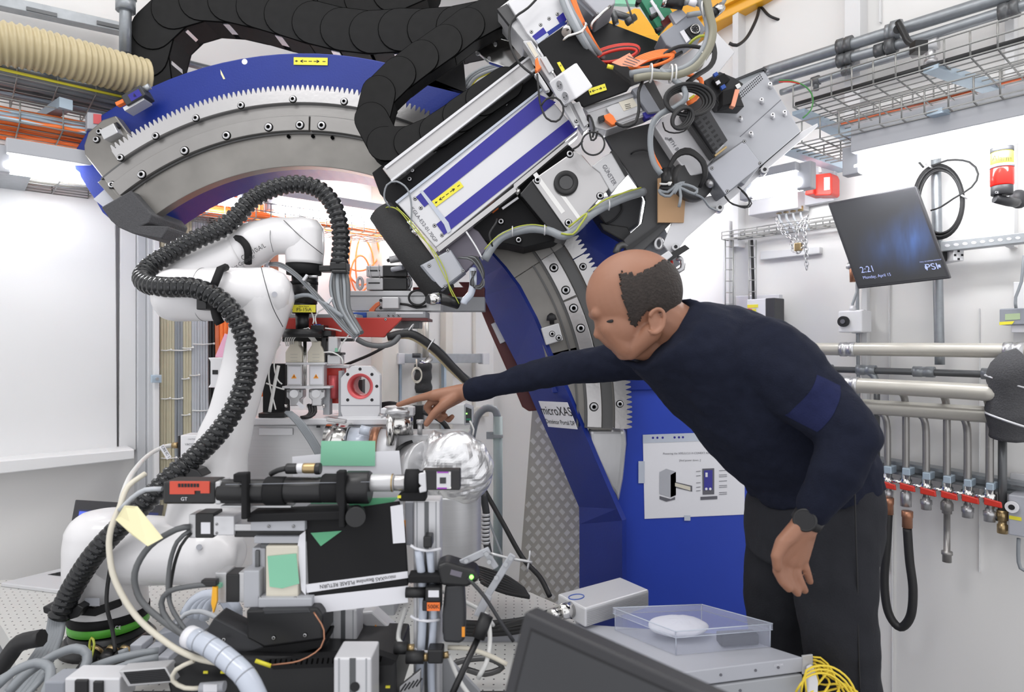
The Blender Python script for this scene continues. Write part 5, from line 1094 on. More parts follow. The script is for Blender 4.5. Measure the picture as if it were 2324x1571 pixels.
m = MB(); m.cyl(W(1378,150,YU-.03), W(1392,154,YU-.03), .006); one('yellow_plug', m, 'yellow_label', 'small yellow plug below the red cable loops', 'plug')
cab([(1430,168,YU-.03),(1470,162,YU-.05),(1510,166,YU-.06),(1560,152,YU-.07),(1592,120,YU-.08),(1608,80,YU-.08),(1604,40,YU-.08),(1592,5,YU-.08),(1588,-20,YU-.08)], .0105, 'grey_cable', 'thick pale grey cable sweeping round the right of the detector', 'cable', nm='thick_cable')
cab([(1440,178,YU-.05),(1480,172,YU-.07),(1530,172,YU-.08),(1578,152,YU-.09),(1608,112,YU-.1),(1618,70,YU-.1),(1610,30,YU-.1),(1600,-20,YU-.1)], .011, 'olive_hose', 'thick olive grey hose sweeping round outside the pale cable', 'cable', nm='thick_cable')
for x, y in ((1477,166),(1522,168),(1531,168),(1586,140),(1600,24)):
    m = MB(); c = W(x, y, YU-.075); a = .1 if x < 1540 else -.9 if y > 100 else 1.4; m.sweep([c+Vector((.004*math.cos(k*math.pi/7)*a*3, .030*math.cos(k*math.pi/7)*.9, .024*math.sin(k*math.pi/7))) for k in range(14)], .0024, 5, True); one('cable_tie', m, 'white_cable', 'white tie around the thick grey cables near the trough', 'cable tie', 'white ties on the thick cables')
cab([(1560,168,YU-.02),(1590,180,YU-.04),(1590,205,YU-.06),(1578,225,YU-.06),(1560,235,YU-.06)], .0065, 'orange_cable', 'orange cable curling under the thick grey cables', nm='orange_cable')
cab([(1540,240,YU-.06),(1505,252,YU-.06),(1482,275,YU-.06),(1478,320,YU-.05),(1482,350,YU-.05),(1500,385,YU-.05)], .005, 'orange_cable', 'orange cable running down left of the white power supply', nm='orange_cable')
cab([(1500,160,YU-.06),(1535,185,YU-.08),(1552,200,YU-.09),(1555,225,YU-.09),(1530,245,YU-.08),(1500,258,YU-.08),(1480,285,YU-.07),(1476,330,YU-.06),(1484,370,YU-.06),(1500,395,YU-.06)], .0085, 'grey_cable', 'grey cable winding down past the white power supply', nm='grey_cable')
for k in range(4):
    r1 = 26+3*k; P = [(1556+r1*1.6*math.cos(a*math.pi/7+.4)+k*3, 232+r1*math.sin(a*math.pi/7+.4)*1.05-k*2, YU-.08-.006*k) for a in range(14)]
    m = MB(); m.tube(P, .0052, .012, 8, True); one('cable_coil', m, 'black_rubber', 'loop of black cable hanging over the terminal block', 'cable', 'black loops over the terminal block')
for k in range(3):
    P = [(1544+22*math.cos(a*math.pi/6)*(.8+.1*k)+k*3-8*math.sin(a*math.pi/6), 265+24*math.sin(a*math.pi/6)+k*2, YU-.1-.006*k) for a in range(12)]
    m = MB(); m.tube(P, .0048, .012, 8, True); one('cable_coil', m, 'black_rubber', 'small loop of black cable left of the terminal block', 'cable', 'small black loops left of the terminal block')
cab([(1504,278,YU-.03),(1510,296,YU-.04),(1530,302,YU-.05),(1552,298,YU-.05),(1566,285,YU-.05)], .0022, 'black_rubber', 'thin black wire sagging across the white power supply', 'wire', nm='thin_wire')
cab([(1610,70,YU-.02),(1622,120,YU-.04),(1612,150,YU-.05),(1580,172,YU-.06),(1560,188,YU-.06)], .0075, 'black_rubber', 'black cable passing behind the thick grey hose', nm='black_cable')
cab([(1470,172,YU-.02),(1500,130,YU-.02),(1540,106,YU-.02),(1590,108,YU-.02),(1615,120,YU-.02)], .0055, 'black_rubber', 'black cable arching over the pale cover plate', nm='black_cable')
cab([(1480,165,YU-.01),(1510,140,YU-.01),(1548,118,YU-.01)], .005, 'black_rubber', 'short black cable beside the trough end', nm='black_cable')
cab([(1562,105,YU),(1572,92,YU-.02),(1588,82,YU-.03),(1605,82,YU-.03)], .004, 'earth_yg', 'green yellow wire under the round multi pin socket', 'wire', nm='earth_wire')
cab([(1560,35,YE-.05),(1575,32,YE-.06),(1595,28,YE-.06),(1600,12,YE-.06)], .008, 'grey_cable', 'grey cable entering above the amplifier box', nm='grey_cable')
for k in range(3):
    P = [(1552,390,YE-.05),(1524+3*k,375-k*3,YE-.06),(1535,356-k*3,YE-.07),(1565,348-k*4,YE-.08),(1592+k*3,368,YE-.08),(1598+k*2,400,YE-.07),(1588,425,YE-.05)]
    cab([(1512,395,YE-.06)]+P[2:], .0055, 'black_rubber', 'thick black loop right of the cable knot', 'cable', 'black loops at the cable knot', 'cable_coil')
t = T('cable_knot', 'bundle of black plugs and grey cords knotted in front of the cardboard', 'cable knot')
m = MB(); m.cyl(W(1513,383,YE-.07), W(1513,425,YE-.07), .016); m.sph(W(1516,428,YE-.06), .022, (1.2,1,.8)); m.build('plugs', 'black', t)
m = MB(); 
for P in ([(1495,432),(1515,436),(1535,420),(1552,414),(1540,425),(1530,440)], [(1530,420),(1552,430),(1575,440),(1582,430),(1560,420),(1540,418)], [(1540,418),(1545,445),(1541,470)], [(1538,418),(1520,445),(1500,440),(1496,430)], [(1540,420),(1530,435),(1526,438)]): m.tube([(x, y, YE-.08) for x, y in P], .0045)
m.build('cords', 'grey_cable', t)
m = MB(); m.tube([(1497,417,YE-.09),(1512,418,YE-.095),(1524,414,YE-.09)], .003); m.sph(W(1519,417,YE-.095), .006, n=8, m=6); m.build('tie', 'white_cable', t)
for k in range(3): cab([(1642,440,YE+.0),(1655+k*4,458+k*3,YE),(1690+k*5,472-k*3,YE),(1706-k*6,462-k*10,YE),(1690-k*8,440-k*8,YE)], .0022, 'black_rubber', 'thin black wire curling below the slanted screwed box', 'wire', 'thin wires below the screwed box', 'thin_wire')
cab([(1575,440,YE-.06),(1595,450,YE-.04),(1610,470,YE-.02),(1628,478,YE-.01)], .0035, 'grey_cable', 'grey wire running to a bolt on the bright plate', 'wire', nm='grey_wire')
cab([(1432,350,YE+.03),(1440,344,YE+.02),(1460,340,YE+.02),(1478,345,YE+.02)], .0025, 'black_rubber', 'short wire with tiny tip on the dark bracket plate', 'wire', nm='thin_wire')
cab([(1768,182,2.0),(1800,184,2.0),(1830,198,2.0),(1845,222,2.0),(1840,250,2.0),(1822,268,2.0)], .0022, 'green_dark', 'thin green wire arching from the perforated box', 'wire', nm='thin_wire')
cab([(1768,186,2.0),(1795,186,2.0),(1815,190,2.0)], .0022, 'red', 'thin red wire at the corner of the perforated box', 'wire', nm='thin_wire')
# ================= perforated table =================
ZT = .59
def TP(px, py, z=ZT): Y = (EYE-z)*F/(py-CY); p = W(px, py, Y); p.z = z; return p
pm = bpy.data.materials.new('perforated'); pm.use_nodes = True; nt = pm.node_tree; b = nt.nodes['Principled BSDF']; b.inputs['Roughness'].default_value = .4; b.inputs['Metallic'].default_value = .1
tc = nt.nodes.new('ShaderNodeTexCoord'); vm = nt.nodes.new('ShaderNodeVectorMath'); vm.operation = 'SCALE'; vm.inputs[3].default_value = 40; nt.links.new(tc.outputs['Object'], vm.inputs[0])
fr_ = nt.nodes.new('ShaderNodeVectorMath'); fr_.operation = 'FRACTION'; nt.links.new(vm.outputs[0], fr_.inputs[0]); sb = nt.nodes.new('ShaderNodeVectorMath'); sb.operation = 'SUBTRACT'; sb.inputs[1].default_value = (.5,.5,0); nt.links.new(fr_.outputs[0], sb.inputs[0])
ml = nt.nodes.new('ShaderNodeVectorMath'); ml.operation = 'MULTIPLY'; ml.inputs[1].default_value = (1,1,0); nt.links.new(sb.outputs[0], ml.inputs[0]); ln = nt.nodes.new('ShaderNodeVectorMath'); ln.operation = 'LENGTH'; nt.links.new(ml.outputs[0], ln.inputs[0])
lt = nt.nodes.new('ShaderNodeMath'); lt.operation = 'LESS_THAN'; lt.inputs[1].default_value = .10; nt.links.new(ln.outputs['Value'], lt.inputs[0])
mx = nt.nodes.new('ShaderNodeMix'); mx.data_type = 'RGBA'; mx.inputs[6].default_value = (.60,.60,.58,1); mx.inputs[7].default_value = (.05,.05,.05,1); nt.links.new(lt.outputs[0], mx.inputs[0]); nt.links.new(mx.outputs[2], b.inputs['Base Color']); MATS['perforated'] = pm
t = T('optical_table', 'pale optical table with a grid of small holes carrying the robot', 'table')
A = [TP(-60,1318), TP(600,1306), TP(1130,1313), TP(1296,1385), TP(1330,1480), TP(1300,1640), TP(70,1640), TP(20,1450)]
m = MB(); m.loft(A, [a-Vector((0,0,.06)) for a in A]); m.build('top', 'perforated', t)
m = MB(); cx = sum((a.x for a in A))/8; 
for a in (A[0], A[2], A[5], A[6]): q = a.lerp(Vector((cx, 1.85, ZT)), .12); m.box((q.x, q.y, .265), (.08,.08,.53))
m.build('legs', 'anthracite', t)
t = T('bench_block', 'dark grey bench body below the left edge of the optical table', 'bench'); A = [TP(2,1400,.5), TP(24,1400,.5), TP(60,1640,.5), TP(-40,1640,.5)]; m = MB(); m.loft(A, [Vector((v.x,v.y,.02)) for v in A]); m.build('body', 'joint_grey', t)
# ================= laptop =================
t = T('laptop', 'silver open laptop with dark blue screen behind the robot base', 'laptop')
a, b_, c_, d_ = TP(2,1332), TP(128,1348), TP(400,1322), TP(150,1296)
m = MB(); m.loft([a, b_, c_, d_], [v+Vector((0,0,.014)) for v in (a,b_,c_,d_)]); m.build('base', 'alu_light', t, .003)
up = Vector((0,0,.0145)); m = MB(); L4 = lambda u, v: (a.lerp(b_, u)).lerp(d_.lerp(c_, u), v)
m.loft([L4(.12,.55)+up, L4(.95,.55)+up, L4(.95,.92)+up, L4(.12,.92)+up], [v+Vector((0,0,.001)) for v in (L4(.12,.55)+up, L4(.95,.55)+up, L4(.95,.92)+up, L4(.12,.92)+up)]); m.build('keyboard', 'anthracite', t)
m = MB()
for i in range(14):
    for j in range(5):
        u, v = .14+i*.058, .57+j*.07; q = [L4(u,v), L4(u+.045,v), L4(u+.045,v+.05), L4(u,v+.05)]; m.loft([k+up*1.08 for k in q], [k+up*1.18 for k in q])
m.build('keys', 'ink', t)
s0 = W(140,1304,d_.y-.02); s1 = W(172,1134,d_.y+.10); s2 = W(372,1146,d_.y+.28); s3 = W(345,1312,d_.y+.14)
nn = (s2-s1).cross(s0-s1).normalized(); nn = -nn if nn.y < 0 else nn
m = MB(); m.loft([s0,s1,s2,s3], [v+nn*.008 for v in (s0,s1,s2,s3)]); m.build('lid', 'screen_bezel', t, .003)
def SL(u, v): return s1.lerp(s2, u).lerp(s0.lerp(s3, u), v)-nn*.001
mat('laptop_screen', (.01,.012,.03), .3, emit=(.02,.03,.16), estr=.6); mat('laptop_ui', (.05,.08,.4), .3, emit=(.08,.12,.6), estr=.9)
m = MB(); m.loft([SL(.05,.14),SL(.95,.12),SL(.95,.93),SL(.05,.93)], [v-nn*.0005 for v in (SL(.05,.14),SL(.95,.12),SL(.95,.93),SL(.05,.93))]); m.build('screen', 'laptop_screen', t)
m = MB()
for v0, v1, u1 in ((.16,.24,.8),(.86,.92,.15)): q = [SL(.06,v0),SL(u1,v0),SL(u1,v1),SL(.06,v1)]; m.loft([k-nn*.001 for k in q], [k-nn*.0015 for k in q])
m.build('screen_bar', 'laptop_ui', t)
# ================= robot arm =================
rob = T('collaborative_robot', 'white collaborative robot arm with green rings on the optical table', 'robot arm')
def sw(mb, P, n=40, step=.01):   # P: (px,py,Y,radius px)
    pts = [W(*p[:3]) for p in P]; rr = [PM(p[3], p[2]) for p in P]; c = spline(pts, step); r = spline([Vector((x,0,0)) for x in rr], 9e9)
    # radius interpolated by arc position of the control points
    cum = [0]; 
    for i in range(1, len(c)): cum.append(cum[-1]+(c[i]-c[i-1]).length)
    marks = []; 
    for p in pts: marks.append(min(range(len(c)), key=lambda i: (c[i]-p).length))
    def rad(i):
        for k in range(len(marks)-1):
            if i <= marks[k+1]:
                f = (i-marks[k])/max(1, marks[k+1]-marks[k]); f = f*f*(3-2*f); return rr[k]*(1-f)+rr[k+1]*f
        return rr[-1]
    return mb.sweep(c, rad, n)
m = MB(); sw(m, [(248,1392,1.74,80),(245,1340,1.74,80),(243,1290,1.74,86),(243,1240,1.74,86),(243,1200,1.74,82),(243,1178,1.74,70),(243,1164,1.74,52),(243,1158,1.74,22)]); m.build('shoulder_column', 'robot_white', rob)
m = MB(); sw(m, [(178,1245,1.74,20),(186,1245,1.74,52),(205,1244,1.74,72),(240,1244,1.74,80),(330,1248,1.70,76),(430,1253,1.66,72),(480,1256,1.65,72),(515,1258,1.64,58),(532,1260,1.63,34),(538,1260,1.63,12)]); m.build('shoulder_joint', 'robot_white', rob)
m = MB(); sw(m, [(462,1250,1.70,66),(468,1180,1.72,84),(478,1110,1.74,80),(505,1010,1.75,58),(530,930,1.76,50),(552,850,1.77,50),(572,780,1.77,54),(588,720,1.77,62),(598,672,1.77,68),(602,640,1.77,58),(603,618,1.77,36),(603,608,1.77,12)]); m.build('upper_arm', 'robot_white', rob)
m = MB(); sw(m, [(356,670,1.72,14),(362,670,1.72,40),(376,670,1.72,54),(396,670,1.72,60),(460,669,1.735,60),(540,668,1.75,60),(600,668,1.76,60),(640,670,1.765,50),(658,672,1.77,26)]); m.build('elbow_joint', 'robot_white', rob)
m = MB(); sw(m, [(372,655,1.84,20),(392,645,1.84,48),(430,630,1.85,56),(490,602,1.87,54),(545,576,1.88,50)]); m.build('forearm', 'robot_white', rob)
m = MB(); sw(m, [(540,580,1.88,48),(575,555,1.88,50),(615,538,1.88,42),(650,536,1.88,42),(685,540,1.88,48),(712,545,1.88,36),(728,548,1.88,14)]); m.build('wrist', 'robot_white', rob)
m = MB(); sw(m, [(692,500,1.88,28),(692,520,1.88,42),(692,560,1.88,43),(691,600,1.88,41)]); m.build('wrist_joint', 'robot_white', rob)
def band(P0, P1, r, mt, nm, w=None):
    a, b2 = W(*P0), W(*P1); m = MB(); m.lathe(a, b2-a, [(0,r*.99),(0,r),((b2-a).length,r),((b2-a).length,r*.99)], 40); return m.build(nm, mt, rob)
band((458,618,1.86),(470,612,1.863),.0685,'green_dark','green_ring')
band((248,1416,1.74),(248,1396,1.74),.0965,'green_ring','green_ring')
band((248,1398,1.74),(248,1378,1.74),.0975,'black_matte','collar')
m = MB(); m.lathe(W(246,1500,1.74), (0,0,1), [(0,.10),(.03,.097),(.05,.094),(.095,.093)], 40); m.build('base', 'black', rob)
m = MB(); q = W(250,1470,1.64); m.lathe(Vector((W(246,1,1.74).x,1.74,ZT)), (0,0,1), [(0,.115),(.012,.115),(.03,.10)], 40); m.build('foot', 'black', rob)
for P0, P1, r in (((382,670,1.724),(383.2,670,1.724),.0672),((463,669,1.736),(464,669,1.736),.0728),((333,1248,1.698),(334,1248,1.698),.0886),((431,1253,1.66),(432,1253,1.66),.0832)): band(P0, P1, r, 'robot_seam', 'seam')
m = MB(); c = spline([W(592,604,1.70), W(604,650,1.685), W(620,700,1.70), W(642,742,1.74)], .01); m.sweep(c, .0012, 5); m.build('seam', 'robot_seam', rob)
m = MB(); m.sweep(spline([W(644,500,1.83), W(680,535,1.815), W(710,560,1.82), W(732,577,1.86)], .01), .0012, 5); m.sweep(spline([W(616,503,1.84), W(613,540,1.82), W(620,572,1.84)], .01), .0008, 5); m.build('seam', 'robot_seam', rob)
for x, y, Yy in ((623,668,1.69),(452,1242,1.57)):
    m = MB(); m.cyl(W(x,y,Yy), W(x,y,Yy+.01), .007, n=12); m.build('plug_screw', 'grey_box_light', rob)
text('CRX-10iA/L', W(575,572,1.815), .014, 'ink', rob, (.86,.0,.5), (-.5,0,.86), wscale=.8); text('Robot Controller', W(548,598,1.80), .011, 'ink', rob, (.86,0,.5), (-.5,0,.86), wscale=.8)
ptext('CE', 268, 1425, 1.64, 8, 'paper', rob); ptext('FANUC ROBOT CRX TYPE', 236, 1422, 1.64, 3, 'paper', rob) if False else None
# strap clamps on the arm
m = MB(); m.sweep([W(x,y,Yy) for x, y, Yy in ((512,607,1.70),(500,612,1.665),(489,640,1.655),(484,652,1.655))], lambda i: .0105, 8); m.build('strap', 'black_matte', rob)
m = MB(); m.sweep(spline([W(500,735,1.655), W(492,720,1.65), W(488,700,1.65)], .01), .012, 8); m.build('strap', 'black_matte', rob); m = MB(); m.sweep(spline([W(532,540,1.84), W(548,545,1.815), W(562,565,1.81), W(563,598,1.83)], .01), .011, 8); m.build('strap', 'black_matte', rob)
m = MB(); m.rect(445,650,468,703,1.64,.05); m.cyl(W(453,662,1.635), W(453,662,1.64), .006); m.build('hose_clamp', 'black', rob, .003)
m = MB(); m.pp([(392,1055),(400,1050),(448,1068),(460,1082),(440,1092),(396,1072)], 1.6, .05); m.build('hose_clamp', 'black', rob, .003)
m = MB(); m.pp([(96,1378),(104,1376),(150,1396),(176,1372),(190,1380),(176,1402),(150,1410),(98,1392)], 1.6, .05); m.build('hose_clamp', 'black', rob, .003)
m = MB(); m.pp([(160,1372),(210,1382),(268,1362),(272,1378),(215,1400),(160,1396)], 1.63, .012); m.build('black_tape', 'black_matte', rob, .002)
m = MB(); m.rect(192,1358,226,1376,1.625,.002); m.build('type_plate', 'grey_box_light', rob)
# tool
t = T('robot_tool', 'black force sensor tool with yellow label hanging from the robot wrist', 'robot tool')
def vc(x, y0, y1, Yy, r0, r1, mt, nm, n=28): m = MB(); m.cyl(W(x,y1,Yy), W(x,y0,Yy), PM(r1,Yy), PM(r0,Yy), n); return m.build(nm, mt, t)
vc(690,598,624,1.88,40,38,'black_matte','flange'); vc(692,624,690,1.88,29,27,'black','body'); vc(690,640,646,1.88,31,31,'black_matte','rib'); vc(690,668,672,1.88,31,31,'black_matte','rib')
vc(690,688,712,1.88,27,27,'black','sensor'); vc(686,710,750,1.88,15,14,'black','stem'); vc(688,748,766,1.88,44,44,'black','adapter')
m = MB(); m.rect(664,692,716,709,1.88-.0365,.002); m.build('yellow_label', 'yellow_label', t); ptext('FS-15iA', 690, 703, 1.8425, 8, 'ink', t); ptext('Force Sensor', 690, 695.5, 1.8425, 3.2, 'ink', t)
m = MB(); m.rect(722,602,752,616,1.86,.04); m.rect(748,594,785,612,1.84,.05); m.rect(752,612,786,620,1.83,.04); m.build('hose_bracket', 'black', t, .003)
m = MB(); m.cyl(W(702,628,1.82), W(720,628,1.82), .004); m.cyl(W(690,655,1.82), W(702,643,1.82), .006); m.build('fitting', 'steel', t)
# ribbed dress hose
HP = [(135,1398,1.60),(165,1335,1.6),(212,1262,1.58),(268,1200,1.58),(330,1140,1.58),(392,1078,1.6),(440,1040,1.62),(502,975,1.62),(545,900,1.63),(562,820,1.64),(548,745,1.64),(505,685,1.64),(445,655,1.64),(378,652,1.65),(338,646,1.68),(324,630,1.72),(342,604,1.75),(385,576,1.77),(440,546,1.78),(500,520,1.80),(538,490,1.82),(572,454,1.84),(620,428,1.85),(678,418,1.86),(730,434,1.87),(762,478,1.87),(774,540,1.87),(770,604,1.86)]
hose = T('dress_hose', 'black ribbed hose winding along the white robot arm', 'hose')
c = resample(spline([W(*p) for p in HP], .006), .0035)
m = MB(); m.sweep(c, lambda i: .0265 if i % 5 in (0,1,2) else .0215, 18); m.build('corrugation', 'hose_black', hose)
m = MB()
for i in range(6, len(c)-6, 5):
    d = (c[i+1]-c[i-1]).normalized(); u = d.cross(Vector((0,1,0))).normalized(); f = Vector((0,-1,0)); f = (f-d*f.dot(d)).normalized()
    for s in (-.55, .1, .75):
        k = (f*math.cos(s)+u*math.sin(s)); q = c[i+3]+k*.0215 if i+3 < len(c) else c[i]; m.box(q, (.006,.006,.006), Matrix((u, f, d)).transposed())
m.build('lugs', 'anthracite', hose)
# cables leaving the lower end
for k in range(6):
    x = 112+k*9
    m = MB(); m.tube([(118+k*5,1392,1.6),(108+k*6,1440,1.58),(70+k*9,1500,1.52),(25+k*10,1560,1.46),(-10+k*10,1600,1.42)], .0075); one('hose_cable', m, 'grey_cable', 'grey cable fanning out from the lower end of the ribbed hose', 'cable', 'cables from the lower hose end')
for k in range(6):
    m = MB(); x = 758+k*5; m.tube([(x,608,1.86),(x-8+k*3,650,1.84),(762+k*6,700,1.82),(790+k*5,745,1.80),(806+k*3,765-k*2,1.79)], .0045+.001*(k % 3)); one('hose_cable', m, 'grey_cable_dark' if k % 2 else 'grey_cable', 'grey cable dropping from the upper end of the ribbed hose', 'cable', 'cables from the upper hose end')
for k in range(4):
    m = MB(); m.tube([(612,598+k,1.9),(640,600+k*2,1.82),(680,628+k*2,1.79),(730,680+k*3,1.78),(778,735+k*3,1.78),(806,762+k*2,1.78)], .0042); one('tool_cable', m, 'grey_cable' if k % 2 else 'grey_cable_dark', 'grey cable slanting over the black tool body', 'cable', 'grey cables across the tool')
m = MB(); m.tube([(660,690,1.82),(668,676,1.80),(700,670,1.79),(735,688,1.78),(778,720,1.78)], .006); one('tool_cable', m, 'grey_cable', 'grey cable arching out from behind the elbow to the tool cables', 'cable')
for x, y in ((692,630),(748,682)):
    m = MB(); m.rr(x, y, 6, 16, 35, 1.77, .01); one('cable_tie', m, 'alu_light', 'pale tie on the grey cables across the tool', 'cable tie', 'ties on the tool cables', bevel=.001)
m = MB(); m.tube([(246,1130,1.55),(255,1110,1.55),(258,1180,1.5)], .004) if False else m.tube([(560,300,1.9),(561,300,1.9)], .001) if False else m.tube([(250,1290,1.62),(243,1340,1.61),(243,1380,1.60),(255,1430,1.60),(262,1480,1.58)], .0048); one('black_cable', m, 'black_rubber', 'black cable hanging down the front of the robot base', 'cable')
for x in (228,262,292):
    t = T('base_connector', 'round black connector with metal ring on the front of the robot base', 'connector', 'round connectors on the robot base')
    p = W(x-4 if x < 250 else x,1470,1.60); m = MB(); m.lathe(p, (0,-.5,.5) if False else (-.15,-.6,-.4), [(0,.016),(.02,.016),(.022,.019),(.035,.019),(.036,.014),(.075,.012)], 18); m.build('body', 'black', t)
    m = MB(); m.lathe(p, (-.15,-.6,-.4), [(.004,.0175),(.012,.0175)], 18); m.build('ring', 'brass', t)
m = MB(); m.tube([(210,1492,1.58),(203,1465,1.58),(208,1448,1.58),(214,1462,1.57),(206,1500,1.56)], .0028); one('earth_wire', m, 'earth_yg', 'yellow green wire loop at the foot of the robot', 'wire')
for P, w_, lb in (([(20,1571,1.35),(60,1530,1.37),(120,1490,1.4),(170,1472,1.4),(198,1485,1.4),(190,1520,1.38),(150,1571,1.33)], .010, 'largest grey cable loop at the lower left corner'), ([(-10,1560,1.3),(30,1525,1.32),(80,1505,1.34),(112,1515,1.34),(112,1550,1.3),(95,1590,1.28)], .0095, 'small grey cable loop at the very lower left'), ([(0,1540,1.38),(60,1510,1.38),(110,1520,1.36),(60,1580,1.3)], .006, 'thin grey cable inside the lower left loops'), ([(170,1530,1.4),(250,1500,1.42),(310,1485,1.44),(360,1478,1.46)], .009, 'grey cable running right from the robot foot, upper one'), ([(190,1540,1.38),(250,1522,1.4),(310,1502,1.42),(360,1492,1.44)], .008, 'grey cable running right from the robot foot, middle one'), ([(200,1552,1.36),(260,1535,1.38),(330,1515,1.4)], .008, 'grey cable running right from the robot foot, lowest one')):
    cab(P, w_, 'grey_cable', lb, nm='grey_cable')
cab([(-20,1545,1.5),(20,1490,1.5),(45,1460,1.5),(95,1448,1.5)], .02, 'black_rubber', 'thick black sleeve at the lower left below the hose cables', 'cable', nm='black_sleeve')
for k in range(5):
    t = T('terminal_plug', 'grey plug in the row right of the robot foot', 'plug', 'grey plugs right of the robot foot'); p = W(322+k*15, 1478+k*7 if k % 2 else 1462+k*7, 1.5)
    m = MB(); m.box(p, (.028,.05,.02)); m.build('body', 'grey_box_light', t, .003); m = MB(); m.cyl(p+Vector((-.014,-.03,0)), p+Vector((-.03,-.04,-.004)), .007); m.build('cable_end', 'grey_cable', t)
t = T('connector_rack', 'lilac grey rack behind the row of grey plugs', 'rack'); m = MB(); m.pp([(352,1440),(400,1430),(440,1470),(440,1520),(400,1500),(352,1470)], 1.52, .1); m.build('rack', 'grey_box', t, .003)
# ================= measuring head in the middle =================
YD = 1.95
def R1(name, mt, lab, cat, x0, y0, x1, y1, Y, d, bevel=.002, grp=None): m = MB(); m.rect(x0,y0,x1,y1,Y,d); return one(name, m, mt, lab, cat, grp, bevel)
t = T('cross_beam', 'grey aluminium beam with dark red end crossing the arch opening', 'beam')
m = MB(); m.rect(792,660,1000,706,YD+.12,.09); m.build('beam', 'alu', t, .002)
m = MB(); m.rect(792,671,1000,673,YD+.118,.004); m.build('groove', 'pipe_dark', t)
m = MB(); m.rect(1000,674,1100,706,YD+.2,.08); m.build('far_end', 'joint_grey', t, .002)
m = MB(); m.rect(937,652,1100,676,YD+.28,.05); m.build('red_end', 'dark_red', t, .002)
t = T('slide_unit', 'grey slide unit with dark red strip mounted below the cross beam', 'slide')
m = MB(); m.rect(832,707,966,722,YD+.08,.1); m.build('rail', 'joint_grey', t, .002)
m = MB(); m.rect(800,709,832,721,YD+.09,.08); m.build('blue_end', 'blue_plug', t, .002)
m = MB(); m.rect(905,722,971,728,YD+.06,.12); m.build('red_strip', 'dark_red', t)
m = MB(); m.rect(880,728,951,745,YD+.1,.08); m.build('block', 'pipe_dark', t, .002)
m = MB(); m.rect(898,708,960,713,YD+.079,.001); m.build('type_label', 'alu_light', t)
for x in (859,882,893,905): bolt(x, 716, YD+.08, 2.6, t, 'screw', depth=.001)
t = T('red_carrier', 'red painted carrier plate behind the black tool', 'carrier')
m = MB(); m.pp([(640,722),(912,721),(910,727),(880,756),(872,766),(640,762)], YD+.0, .015); m.build('plate', 'red_paint', t, .002)
m = MB(); m.rect(640,713,810,722,YD+.005,.08); m.build('top_flange', 'joint_grey', t, .002)
m = MB(); m.pp([(640,745),(700,750),(700,766),(800,768),(800,775),(640,776)], YD-.01, .03); m.build('shadow_rail', 'black', t, .002)
bolt(875, 725, YD, 2.6, t, 'screw', depth=.001)
t = T('limit_switch', 'silver limit switch with orange lever on the cross beam', 'switch')
m = MB(); m.rect(866,674,905,701,YD+.09,.03); m.build('body', 'alu', t, .003)
m = MB(); m.pp([(836,712),(838,702),(852,688),(860,684),(862,692),(852,700),(846,714)], YD+.085, .012); m.build('lever', 'orange_dull', t, .002)
for x, y in ((864,682),(864,699)): m = MB(); m.disc(x,y,YD+.088,.005,.004,10); m.build('screw', 'ink', t)
cab([(908,690,YD+.1),(925,692,YD+.1),(945,698,YD+.1),(968,695,YD+.1)], .004, 'black_rubber', 'black cable leading to the silver limit switch', nm='black_cable')
m = MB(); m.tube([(948+20*math.cos(a*math.pi/7), 676+17*math.sin(a*math.pi/7), YD+.09) for a in range(14)], .0038, .01, 8, True); one('cable_loop', m, 'black_rubber', 'black cable loop in front of the grey cross beam', 'cable')
for (y0, y1, lab) in ((602,628,'upper grey and black controller box on the cross beam, tied with cord'), (630,658,'lower grey and black controller box on the cross beam')):
    t = T('controller_box', lab, 'controller'); dx = 0 if y0 < 620 else -1
    m = MB(); m.rect(868+dx,y0,925+dx,y1,YD+.12,.08); m.build('black_half', 'black', t, .003)
    m = MB(); m.rect(831,y0+1,869,y1,YD+.115,.085); m.build('grey_half', 'alu', t, .003)
    m = MB(); m.rect(836,y0+11,862,y0+14,YD+.114,.001); m.build('stripe', 'ink', t)
    if y0 < 620:
        m = MB(); m.cyl(W(890,612,YD+.1), W(915,607,YD+.08), .008); m.build('plug', 'grey_box_light', t)
        m = MB(); 
        for x in (840,860): m.tube([(x,600,YD+.11),(x-2,612,YD+.108),(x+2,630,YD+.11)], .002)
        m.build('cord', 'alu_light', t)
m = MB(); m.cyl(W(885,590,YD+.15), W(915,585,YD+.15), .012); one('grey_plug', m, 'alu', 'grey plug lying on top of the upper controller box', 'plug')
cab([(925,560,YD+.2),(905,580,YD+.18),(880,592,YD+.15)], .006, 'black_rubber', 'black cable slanting down to the controller boxes', nm='black_cable')
for (x, y, lab) in ((817,643,'left steel lifting ring beside the controller boxes'), (927,642,'right steel lifting ring beside the controller boxes')):
    m = MB(); m.tube([(x+6*math.cos(a*math.pi/6), y+13*math.sin(a*math.pi/6), YD+.15) for a in range(12)], .005, .01, 8, True); one('lifting_ring', m, 'steel', lab, 'ring')
cab([(880,765,YD-.02),(910,758,YD-.02),(940,760,YD-.02),(985,790,YD),(1030,835,YD+.02),(1062,868,YD+.03)], .012, 'black_rubber', 'thick black hose arching right from the red carrier', 'hose', nm='black_hose')
cab([(880,770,YD+.0),(910,765,YD),(940,770,YD),(985,803,YD+.02),(1020,838,YD+.04),(1055,870,YD+.05)], .006, 'ochre_hose', 'olive yellow cable under the thick black arching hose', 'cable', nm='olive_cable')
cab([(960,768,YD+.01),(1000,795,YD+.03),(1040,840,YD+.05),(1072,866,YD+.06)], .006, 'grey_cable_dark', 'dark grey cable beside the thick black arching hose', nm='grey_cable')
